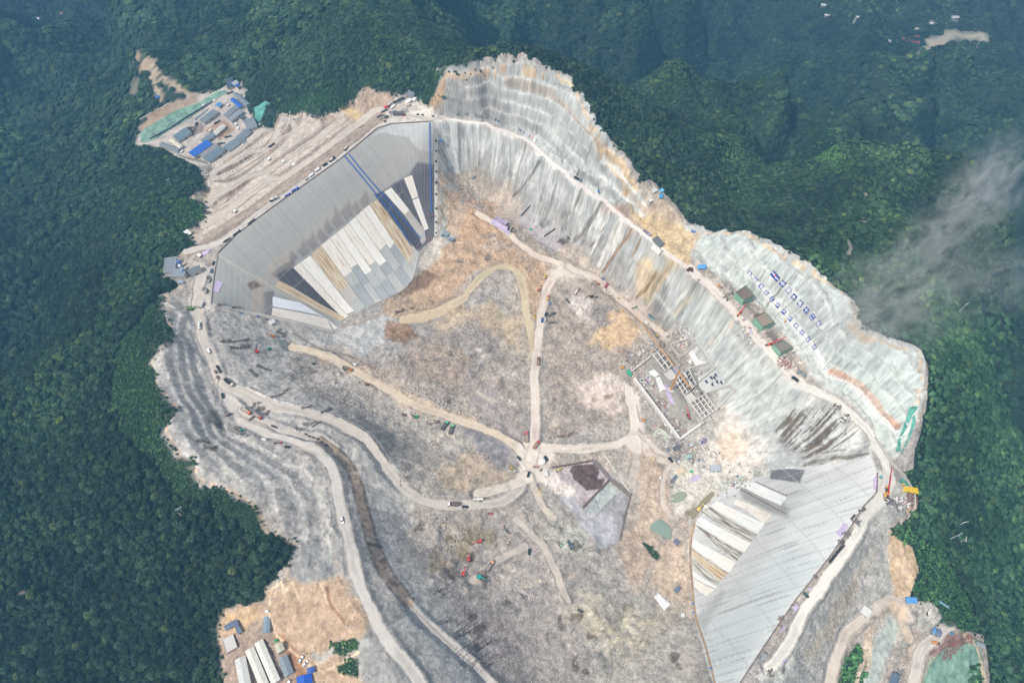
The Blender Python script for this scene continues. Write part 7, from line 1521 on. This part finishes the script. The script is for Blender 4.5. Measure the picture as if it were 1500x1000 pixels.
HP = [(1113,466,9,40,(140,112,104),"red-brown formwork between the first two green towers"),(1131,492,8,36,(134,124,116),"grey steel bars between the middle and lowest green towers"),(1010,395,5,26,(96,64,58),"dark red steel racks at the edge of the rim road"),(1150,533,9,34,(168,128,116),"mixed reddish materials below the lowest green tower"),(1066,436,6,20,(120,112,106),"dark steel forms beside the tallest green tower"),(1158,522,6,20,(170,160,150),"loose planks beside the lowest green tower"),
      (1335,732,9,34,(130,100,92),"rusty scrap inside the curved crest wall"),(1303,735,5,20,(110,100,110),"dark blue-grey scrap at the crest corner"),(1318,742,6,24,(120,116,116),"grey steel parts in the crest corner yard"),(1400,945,10,40,(146,104,96),"red-brown scrap above the huge green net"),(1385,958,8,30,(136,108,102),"rusty scrap at the top left of the huge green net"),(1420,935,6,24,(150,112,104),"rusty rods at the upper corner of the huge green net"),
      (985,620,11,60,(160,140,132),"jumbled materials along the inner side of the long intake wall"),(1000,632,7,36,(176,160,156),"stacked steel at the lower corner of the intake works"),(968,590,8,40,(150,132,120),"brown materials halfway along the long intake wall"),(925,525,12,50,(160,146,138),"scattered timber above the bright green hut"),(1030,645,5,16,(120,110,150),"blue-grey bars outside the intake corner"),(960,500,7,30,(186,184,182),"pale debris beside the crane jib"),(985,495,10,44,(160,156,152),"concrete debris at the top of the intake works"),
      (280,190,8,40,(112,98,92),"scrap metal in the camp's scrap yard"),(322,197,7,30,(176,132,96),"orange-brown timber in the camp's soil yard"),(1255,765,5,20,(120,118,120),"dark winches on the crest above the large lilac sheet"),(1240,782,5,22,(130,128,128),"steel parts on the crest below the large lilac sheet"),(1262,746,4,14,(120,112,108),"brown scrap at the crest edge above the large lilac sheet"),(1232,795,4,16,(96,90,88),"dark racks on the crest near the laden flatbeds"),(1195,845,3,8,(130,120,118),"small racks halfway down the right crest"),
      (1145,905,3,10,(140,120,116),"small reddish racks at the low part of the right crest"),(1130,985,4,12,(120,116,112),"steel parts at the low end of the right crest"),(590,455,4,14,(120,96,80),"brown timber at the foot of the left dam"),(583,457,4,14,(110,92,84),"dark timber at the toe of the left dam"),(1090,640,5,18,(200,196,186),"pale blocks at the foot of the right wall"),(1060,712,8,26,(190,196,188),"pale formwork along the edge of the right dam's foot"),(1086,702,6,20,(176,190,180),"greenish formwork at the upper foot of the right dam"),(1110,693,5,16,(176,180,172),"grey formwork beside the dark slab of the right dam"),
      (575,165,6,24,(150,150,156),"mixed equipment in the middle of the crest yard"),(592,160,7,26,(190,188,190),"white and grey materials in the crest yard"),(434,176,5,18,(190,184,180),"pale blocks at the forest end of the hairpin road"),(413,488,6,20,(110,100,92),"dark rubble and timber below the white hut under the left dam"),(1240,612,6,22,(130,120,112),"dark debris along the inner edge of the road bend"),(1225,596,6,22,(120,112,106),"dark debris at the start of the road bend"),(1010,752,5,12,(150,140,130),"rubble at the pond's corner"),
      (1320,985,5,16,(150,146,142),"scrap beside the slate roofed shed"),(300,424,3,10,(150,140,132),"small scrap on the verge beside the left dam"),(306,407,3,10,(140,134,130),"grey scrap near the crest bend"),(282,403,5,16,(130,132,134),"machine parts in front of the grey shed"),(628,352,5,16,(150,124,112),"timber at the foot of the winch strip"),(603,452,3,8,(120,100,84),"timber at the end of the toe")]
for i, (u_, v_, w_, n_, c_, l_) in enumerate(HP): heap(u_, v_, w_ * .8, 1.6, n_, c_, "material_heap", "heap of " + l_, "material heap", 900 + i)
# ------------------------------------------------------------------ intake works
INT = empty("intake_works", W3([(975, 580)])[0]); tag(INT, "concrete intake works under construction in a walled pit below the right wall", "building")
for pts, w_, h_, nm in (([(928,556),(994,644)], 2.4, 6, "long_wall"), ([(994,645),(1029,620)], 2.2, 5, "end_wall"), ([(924,546),(952,524)], 1.6, 4, "head_wall"), ([(1005,543),(1039,533),(1043,541)], 1.2, 6, "cell_wall"), ([(1021,561),(1046,541)], 2.0, 7, "cell_wall"), ([(1031,578),(1068,566),(1075,574)], 1.2, 5, "cell_wall"), ([(1050,599),(1074,575)], 2.0, 6, "cell_wall"), ([(980,507),(1010,497),(1019,508),(996,525),(980,507)], 1.1, 5, "cell_wall"), ([(1000,484),(1018,500)], 2., 4, "abutment"), ([(1022,505),(1040,532)], 2., 5, "cell_wall")):
    ribbon(pts, w_, h_, LCONC if "long" in nm or "end" in nm else CONC, nm, parent=INT)
def frame(A_, B_, C_, D_, nr, nc, h, lab):
    """A,B short side; C beyond B along the long side"""
    q = W3([lerp(A_, C_, .5)])[0]; zt = q[2] + h; x, y = atz(np.array([A_[0], B_[0], C_[0], D_[0]]), np.array([A_[1], B_[1], C_[1], D_[1]]), zt); Pv = [Vector((x[i], y[i], zt)) for i in range(4)]
    pier = MB(); beam = MB()
    for i in range(nr + 1):
        a = Pv[0].lerp(Pv[1], i / nr); b = Pv[3].lerp(Pv[2], i / nr); beam.bar(a, b, 1.0, 1.2)
        for j in range(nc + 1):
            p = a.lerp(b, j / nc); pier.bar((p.x, p.y, q[2] - 3), (p.x, p.y, zt - .5), 1.3)
    for j in range(nc + 1): beam.bar(Pv[0].lerp(Pv[3], j / nc) + Vector((0, 0, .1)), Pv[1].lerp(Pv[2], j / nc) + Vector((0, 0, .1)), .6, 1.1)
    adopt(pier.build("frame_pier", CONC), INT); adopt(beam.build("frame_beam", LCONC), INT)
frame((957,520),(968.5,511.5),(985,534),(975,543), 2, 3, 8, ""); frame((989,556),(1001,546),(1016,566),(1003,579), 3, 4, 8, ""); frame((1003,545),(1009,541),(1020,563),(1014,568), 1, 4, 8, ""); frame((1011,589),(1033,577),(1050,599),(1029,614), 4, 4, 8, "")
def deck(c, h, m, nm): 
    q = W3([lerp(c[0], c[2], .5)])[0]; x, y = atz(np.array([p[0] for p in c]), np.array([p[1] for p in c]), q[2] + h); o = MB().pts([(x[i], y[i], q[2] - 3) for i in range(4)] + [(x[i], y[i], q[2] + h) for i in range(4)], [(0,1,2,3),(7,6,5,4),(0,4,5,1),(1,5,6,2),(2,6,7,3),(3,7,4,0)]).build(nm, m); adopt(o, INT)
deck([(972,547),(982,539),(993,552),(982,557)], 5, CONC, "deck_slab"); deck([(1003,580),(1012,574),(1022,584),(1010,592)], 6, CONC, "deck_slab"); deck([(993,553),(998,549),(993,535),(984,537)], 6, mat("blue_formwork",(150,160,186),.8,.2), "formwork_deck")
adopt(drape([(936,556),(952,532),(975,548),(1003,585),(1022,617),(1000,632),(975,605)], mat("pit_floor_mud",(170,165,156),.9,.12,.15), "pit_floor", .35, 2.0, wob=.2), INT)
drape([(1022,553),(1045,540),(1062,558),(1060,566),(1034,575),(1024,566)], mat("panel_yard",(204,206,204),.9,.06), "concrete_yard", .4, 1.5, "pale concrete yard where the dark square panels lie", "yard")
for i, (x, y) in enumerate([(1035.5,559),(1042.5,553),(1047,553),(1049,549),(1051,559),(1057,560),(1044,563)]):
    p = W3([(x, y)])[0]; o = MB().box((0, 0, .9), (4.2, 4.2, .5)).build("steel_panel", mat("dark_panel", (64, 72, 86), .5), None, p); o.rotation_euler = (.05 * i, .04, .5 + .1 * i); tag(o, "one of the dark square panels lying on the pale concrete yard", "panel", "dark square panels")
for pts, lab in (([(950,545),(958,541),(966,549),(958,553)],"upper white insulation scraps on the intake floor"),([(960,553),(966,552),(975,570),(966,574)],"lower white insulation scraps on the intake floor"),([(1007,530),(1013,527),(1012,534)],"small white sheet beside the cells of the intake works")): drape(pts, WHT, "plastic_sheet", 1.0, 1.0, lab, "sheet", wob=1.4)
p = W3([(940, 558)])[0]; r = empty("round_tank", p); tag(r, "white ring-shaped tank on the intake floor beside a lilac sheet", "tank"); MB().cyl((0,0,0),(0,0,2),2.8,n=20).build("tank_ring", LCONC, r); MB().cyl((0,0,2),(0,0,2.06),2.,n=20).build("tank_water", mat("tank_dark",(120,116,112),.6), r)
# tower crane with a long orange jib
ORG = mat("crane_orange", (216, 164, 98), .6, .08)
pb = W3([(982, 571)])[0]; hz_ = 44.; xt, yt = atz(np.array([996., 931., 1009.]), np.array([535., 463., 561.]), pb[2] + hz_)
CR = empty("tower_crane", pb); tag(CR, "orange tower crane with a very long jib standing in the intake works", "tower crane")
def lattice(p0, p1, w_, n, th, tri=False):
    m = MB(); p0 = Vector(p0); p1 = Vector(p1); d = (p1 - p0).normalized(); a = d.cross(Vector((0, 0, 1))); a = Vector((1, 0, 0)) if a.length < .1 else a.normalized(); b = d.cross(a).normalized(); cs = [(-1, -1), (1, -1), (1, 1), (-1, 1)]
    for i, j in cs: m.bar(p0 + a * i * w_ / 2 + b * j * w_ / 2, p1 + a * i * w_ / 2 + b * j * w_ / 2, th)
    for k in range(n):
        s_, e_ = p0.lerp(p1, k / n), p0.lerp(p1, (k + 1) / n)
        for q_ in range(4):
            i, j = cs[q_]; i2, j2 = cs[(q_ + 1) % 4]; m.bar(s_ + a * i * w_ / 2 + b * j * w_ / 2, e_ + a * i2 * w_ / 2 + b * j2 * w_ / 2, th * .7); m.bar(s_ + a * i * w_ / 2 + b * j * w_ / 2, s_ + a * i2 * w_ / 2 + b * j2 * w_ / 2, th * .7)
    return m
lattice((0, 0, 0), (0, 0, hz_), 1.8, 18, .24).build("mast", ORG, CR)
j1 = Vector((xt[1] - pb[0], yt[1] - pb[1], hz_ + 1)); j2 = Vector((xt[2] - pb[0], yt[2] - pb[1], hz_ + 1)); dj = Vector((j1.x, j1.y, 0)).normalized()
lattice((0, 0, hz_ + 1), j1, .95, 34, .15).build("jib", ORG, CR); lattice((0, 0, hz_ + 1), tuple(-dj * 24 + Vector((0, 0, hz_ + 1))), 1.3, 10, .25).build("counter_jib", ORG, CR)
MB().box(tuple(-dj * 22 + Vector((0, 0, hz_))), (3, 3, 3)).build("counterweight", CHAS, CR); MB().box((1.8, 0, hz_ - 1), (2, 2, 2.4)).build("operator_cab", mat("cab_white", (230, 226, 220), .5), CR)
lattice((0, 0, hz_ + 1), (0, 0, hz_ + 8), 1.2, 4, .25).build("tower_head", ORG, CR); MB().bar((0, 0, hz_ + 8), tuple(j1 * .7 + Vector((0, 0, (hz_ + 1) * .3 + 1))), .15).bar((0, 0, hz_ + 8), tuple(-dj * 20 + Vector((0, 0, hz_ + 2))), .15).build("tie_rod", ORG, CR); MB().box((0, 0, .4), (6, 6, 1.2)).build("base", CONC, CR)
# small debris strewn round the works
db = MB(); rd2 = random.Random(44); o0 = W3([(975, 570)])[0]
for k in range(900):
    zx, zy, zr = [(985,625,26),(965,590,20),(950,560,18),(925,520,22),(965,505,26),(1000,490,20),(1010,560,24),(1035,600,18),(1000,665,24),(1030,665,26),(1100,480,30),(1150,530,26),(1320,735,14),(1080,705,26)][k % 14]
    a_, b_ = zx + rd2.gauss(0, zr * .45), zy + rd2.gauss(0, zr * .4); p = W3([(a_, b_)])[0] - o0; db.box((p[0], p[1], p[2] + .5), (rd2.uniform(.6, 3.8), rd2.uniform(.4, 1.4), rd2.uniform(.3, 1.2)), rz=rd2.choice([.6, 2.2]) + rd2.gauss(0, .3))
dm, dn, dbb = nt("debris"); ge_ = N_(dn, "ShaderNodeNewGeometry"); rp_ = N_(dn, "ShaderNodeValToRGB"); rp_.color_ramp.interpolation = "CONSTANT"; ee = rp_.color_ramp.elements; ee[0].color = (.70,.68,.66,1); ee[1].position = .3; ee[1].color = (.30,.22,.18,1)
for p_, c_ in ((.45,(.16,.15,.15,1)),(.58,(.45,.43,.42,1)),(.74,(.10,.17,.32,1)),(.79,(.42,.12,.10,1)),(.86,(.80,.79,.77,1))): x_ = ee.new(p_); x_.color = c_
dn.links.new(ge_.outputs["Random Per Island"], rp_.inputs[0]); dn.links.new(rp_.outputs[0], dbb.inputs["Base Color"]); tag(db.build("debris", dm, None, o0), kind="stuff")
# ------------------------------------------------------------------ pylons and poles on the hills
PAL = mat("galvanised_steel", (206, 212, 214), .5, .05)
def pylon(u, v, h, lab, a0=.6):
    p = W3([(u, v)])[0]; r = empty("power_pylon", p, a0); tag(r, lab, "pylon", "pylons on the right hillside" if u > 700 else None); m = MB()
    for i_ in range(4):
        z0 = h * i_ / 4; m.cyl((0, 0, z0 - (1 if i_ == 0 else 0)), (0, 0, h * (i_ + 1) / 4), .55 - .09 * i_, .46 - .09 * i_, 8)
    m.build("mast", PAL, r); MB().bar((-3, 0, h - .6), (3, 0, h - .6), .35).bar((-2.2, 0, h - 3), (2.2, 0, h - 3), .3).build("cross_arm", PAL, r)
pylon(1387,791,24,"leftmost and tallest of the three pale pylons on the right hillside"); pylon(1402,795,17,"lowest of the three pale pylons on the right hillside",1.2); pylon(1400,771,18,"uppermost of the three pale pylons beside a bare patch",.2); pylon(271,751,15,"lone pale pylon on the lower left hillside"); pylon(253,275,16,"thin pale pylon in the forest left of the terraces") ; pylon(1402,459,22,"lone pale pylon half veiled by the mist on the right hill",.4)
r = ribbon([(1374,881),(1388,890)], .9, 3.0, mat("blue_pole", (150, 200, 226), .5), "fallen_pole", "light blue pole lying on the grass above the lower right yard", "pole")
# ------------------------------------------------------------------ boulders
def rock_mesh(seed):
    import bmesh
    r0 = random.Random(seed); bm = bmesh.new(); bmesh.ops.create_icosphere(bm, subdivisions=1, radius=.5)
    for v_ in bm.verts: v_.co *= r0.uniform(.7, 1.25); v_.co.z *= .75
    me = bpy.data.meshes.new("boulder"); bm.to_mesh(me); bm.free(); return me
RK = mat("boulder_rock", (196, 186, 176), .95, .25, .5); RK2 = mat("boulder_rock_grey", (170, 166, 164), .95, .25, .5); RK3 = mat("boulder_rock_dark", (128, 116, 106), .95, .25, .5)
rocks = [rock_mesh(k) for k in range(6)]
for k, me in enumerate(rocks): me.materials.append((RK, RK2, RK, RK3, RK2, RK)[k])
rc = bpy.data.collections.new("rock_forms")
for me in rocks: rc.objects.link(bpy.data.objects.new("rock_form", me))
ZR = [([(655,268),(672,270),(690,272),(706,292),(716,312),(700,316),(686,296)],1.2,2.2,1.6),([(700,335),(745,345),(775,370),(800,395),(785,405),(760,385),(735,370),(705,365)],.5,1.8,1.8),([(585,568),(610,580),(640,595),(670,606),(705,614),(700,604),(660,590),(620,568),(600,562)],1.5,2.2,1.8),([(615,750),(650,748),(665,765),(650,800),(625,805)],.35,1.8,3.),([(660,780),(690,762),(678,790),(662,815),(652,810)],.8,2.,2.6),([(735,868),(780,870),(785,880),(740,880)],.8,2.,2.4),([(740,870),(815,860),(810,880)],.2,1.4,2.4),
      ([(700,650),(740,690),(700,700),(680,680)],.3,1.2,2.),([(840,470),(905,500),(930,560),(880,560),(850,520)],.16,1.,2.2),([(485,548),(530,560),(560,590),(540,610),(490,590)],.25,1.2,2.4),([(520,545),(545,540),(600,575),(580,590)],.3,1.2,2.2),([(760,740),(790,740),(790,775),(765,770)],.4,1.2,2.4),([(800,770),(860,790),(880,830),(850,830)],.14,1.,2.2),([(860,960),(900,900),(960,930),(940,1000),(880,1000)],.12,1.,2.),([(430,545),(470,560),(480,580),(440,575)],.3,1.,1.8),([(800,380),(830,440),(810,470),(795,440)],.1,1.,2.),([(845,380),(900,395),(960,450),(940,460),(870,410)],.15,1.,2.2),
      ([(1250,800),(1290,860),(1240,920),(1200,980),(1180,940)],.03,.8,1.6),([(1230,905),(1255,890),(1230,940),(1215,960)],.15,1.,2.2),([(1040,440),(1055,450),(1000,480)],.05,1,2),([(560,620),(620,640),(640,700),(600,700),(560,660)],.1,1.,2.),([(690,480),(760,520),(770,600),(700,600)],.08,1.,2.),([(1300,720),(1330,750),(1310,765),(1290,750)],.1,.8,1.6),([(500,440),(560,470),(620,520),(560,520)],.06,.8,1.8),([(920,540),(905,600),(870,580),(890,540)],.12,1.,2.4),([(975,700),(1000,710),(990,740)],.1,.8,2.)]
RP = []; RS = []
for pts, dens, s0, s1 in ZR:
    q = W3(subd(pts, True)); x0, y0 = q[:, :2].min(0); x1, y1 = q[:, :2].max(0); n = int((x1 - x0) * (y1 - y0) * dens * .22); xs = RNG.uniform(x0, x1, n); ys = RNG.uniform(y0, y1, n); k = inpoly(xs, ys, q) & (bil(GX, GY, road, xs, ys) < .2) & (fbm(xs / 9, ys / 9, 7, 2) > .38)
    RP.append(np.stack([xs[k], ys[k]], 1)); RS.append(s0 + (s1 - s0) * RNG.random(k.sum()) ** 2)
RP = np.concatenate(RP); RS = np.concatenate(RS); rz_ = hz(RP[:, 0], RP[:, 1]); RP = np.c_[RP, rz_ + RS * .1]; order = np.argsort(-RS); pkr = RNG.integers(0, 6, len(RS)); rtt = RNG.uniform(0, 6.28, len(RS)); rest = order[280:]
tag(instancer("rubble", RP[rest], RS[rest], np.stack([0 * rtt, 0 * rtt, rtt], 1)[rest], np.ones((len(rest), 3)), rc, pkr[rest]), kind="stuff")
for i in order[:280]:
    o = bpy.data.objects.new("boulder", rocks[pkr[i]]); COL.objects.link(o); o.location = RP[i]; o.scale = (RS[i],) * 3; o.rotation_euler = (0, 0, rtt[i]); tag(o, "one of the pale boulders lying in the rubble on the pit floor", "boulder", "boulders on the pit floor")
# loose stones over the whole excavation
def stone_material():
    m, n, b = nt("loose_stone"); L = n.links.new; oi = N_(n, "ShaderNodeObjectInfo"); cr = N_(n, "ShaderNodeValToRGB"); e = cr.color_ramp.elements
    e[0].color = (.14, .125, .115, 1); e[1].color = (.66, .62, .58, 1); x = e.new(.5); x.color = (.36, .33, .31, 1); L(oi.outputs["Random"], cr.inputs[0]); L(cr.outputs[0], b.inputs["Base Color"]); b.inputs["Roughness"].default_value = .95; return m
SM = stone_material(); sc2 = bpy.data.collections.new("stone_forms")
for k in range(4):
    me = rocks[k].copy(); me.materials.clear(); me.materials.append(SM); sc2.objects.link(bpy.data.objects.new("stone_form", me))
lx, ly = scatter(-460, 500, 25, 760, 2.0); zs_ = bil(GX, GY, RUB, lx, ly); fl_ = bil(GX, GY, face, lx, ly); rk_ = bil(GX, GY, road, lx, ly); st_ = bil(GX, GY, site, lx, ly)
k_ = (st_ > .8) & (fl_ < .05) & (rk_ < .1) & (RNG.random(len(lx)) < (.10 + .75 * sstep(.42, .62, fbm(lx / 16, ly / 16, 71, 3))) * np.clip(zs_ * 2.2, .25, 1)); lx, ly = lx[k_], ly[k_]
ls = .45 + 1.1 * RNG.random(len(lx)) ** 3; Pq = np.stack([lx, ly, hz(lx, ly) + ls * .08], 1); rr_ = RNG.uniform(0, 6.28, len(lx))
tag(instancer("gravel", Pq, ls, np.stack([0 * rr_, 0 * rr_, rr_], 1), np.ones((len(lx), 3)), sc2, RNG.integers(0, 4, len(lx))), kind="stuff")
# ------------------------------------------------------------------ mist over the right hill
def mist(u, v, zz, rx, ry, rz2, ang, dens, seed, thr=.5):
    x, y = atz(np.array([u]), np.array([v]), zz); me = bpy.data.meshes.new("mist")
    import bmesh
    bm = bmesh.new(); bmesh.ops.create_icosphere(bm, subdivisions=3, radius=1); bm.to_mesh(me); bm.free()
    m = bpy.data.materials.new("mist"); m.use_nodes = True; n = m.node_tree; n.nodes.clear(); L = n.links.new
    out = N_(n, "ShaderNodeOutputMaterial"); vp = N_(n, "ShaderNodeVolumePrincipled"); L(vp.outputs[0], out.inputs["Volume"]); vp.inputs["Color"].default_value = (1, 1, 1, 1)
    tc = N_(n, "ShaderNodeTexCoord"); gr = N_(n, "ShaderNodeTexGradient"); gr.gradient_type = "SPHERICAL"; L(tc.outputs["Object"], gr.inputs[0])
    mp = N_(n, "ShaderNodeMapping"); mp.inputs["Scale"].default_value = (rx * .030, ry * .055, rz2 * .03); mp.inputs["Location"].default_value = (seed, seed * 1.7, 0); L(tc.outputs["Object"], mp.inputs[0])
    no = N_(n, "ShaderNodeTexNoise"); no.inputs["Scale"].default_value = 1; no.inputs["Detail"].default_value = 6; no.inputs["Roughness"].default_value = .62; no.inputs["Distortion"].default_value = 1.2; L(mp.outputs[0], no.inputs["Vector"])
    mr = N_(n, "ShaderNodeMapRange"); mr.inputs["From Min"].default_value = thr - .08; mr.inputs["From Max"].default_value = thr + .22; L(no.outputs["Fac"], mr.inputs["Value"])
    m1 = N_(n, "ShaderNodeMath", operation="MULTIPLY"); L(mr.outputs[0], m1.inputs[0]); L(gr.outputs["Fac"], m1.inputs[1]); m2 = N_(n, "ShaderNodeMath", operation="MULTIPLY"); m2.inputs[1].default_value = dens; L(m1.outputs[0], m2.inputs[0]); L(m2.outputs[0], vp.inputs["Density"])
    me.materials.append(m); o = bpy.data.objects.new("mist", me); COL.objects.link(o); o.location = (x[0], y[0], zz); o.scale = (rx, ry, rz2); o.rotation_euler = (0, 0, ang); tag(o, kind="stuff")
mist(1310, 440, 205, 120, 62, 28, .25, .034, 3.1, .53); mist(1385, 330, 190, 135, 42, 28, .75, .034, 7.7, .53); mist(1455, 270, 170, 110, 46, 28, .9, .040, 1.3, .52); mist(1440, 400, 150, 110, 55, 26, -.1, .026, 5.2, .53); mist(1270, 490, 205, 50, 36, 20, 0, .024, 9.2, .51)
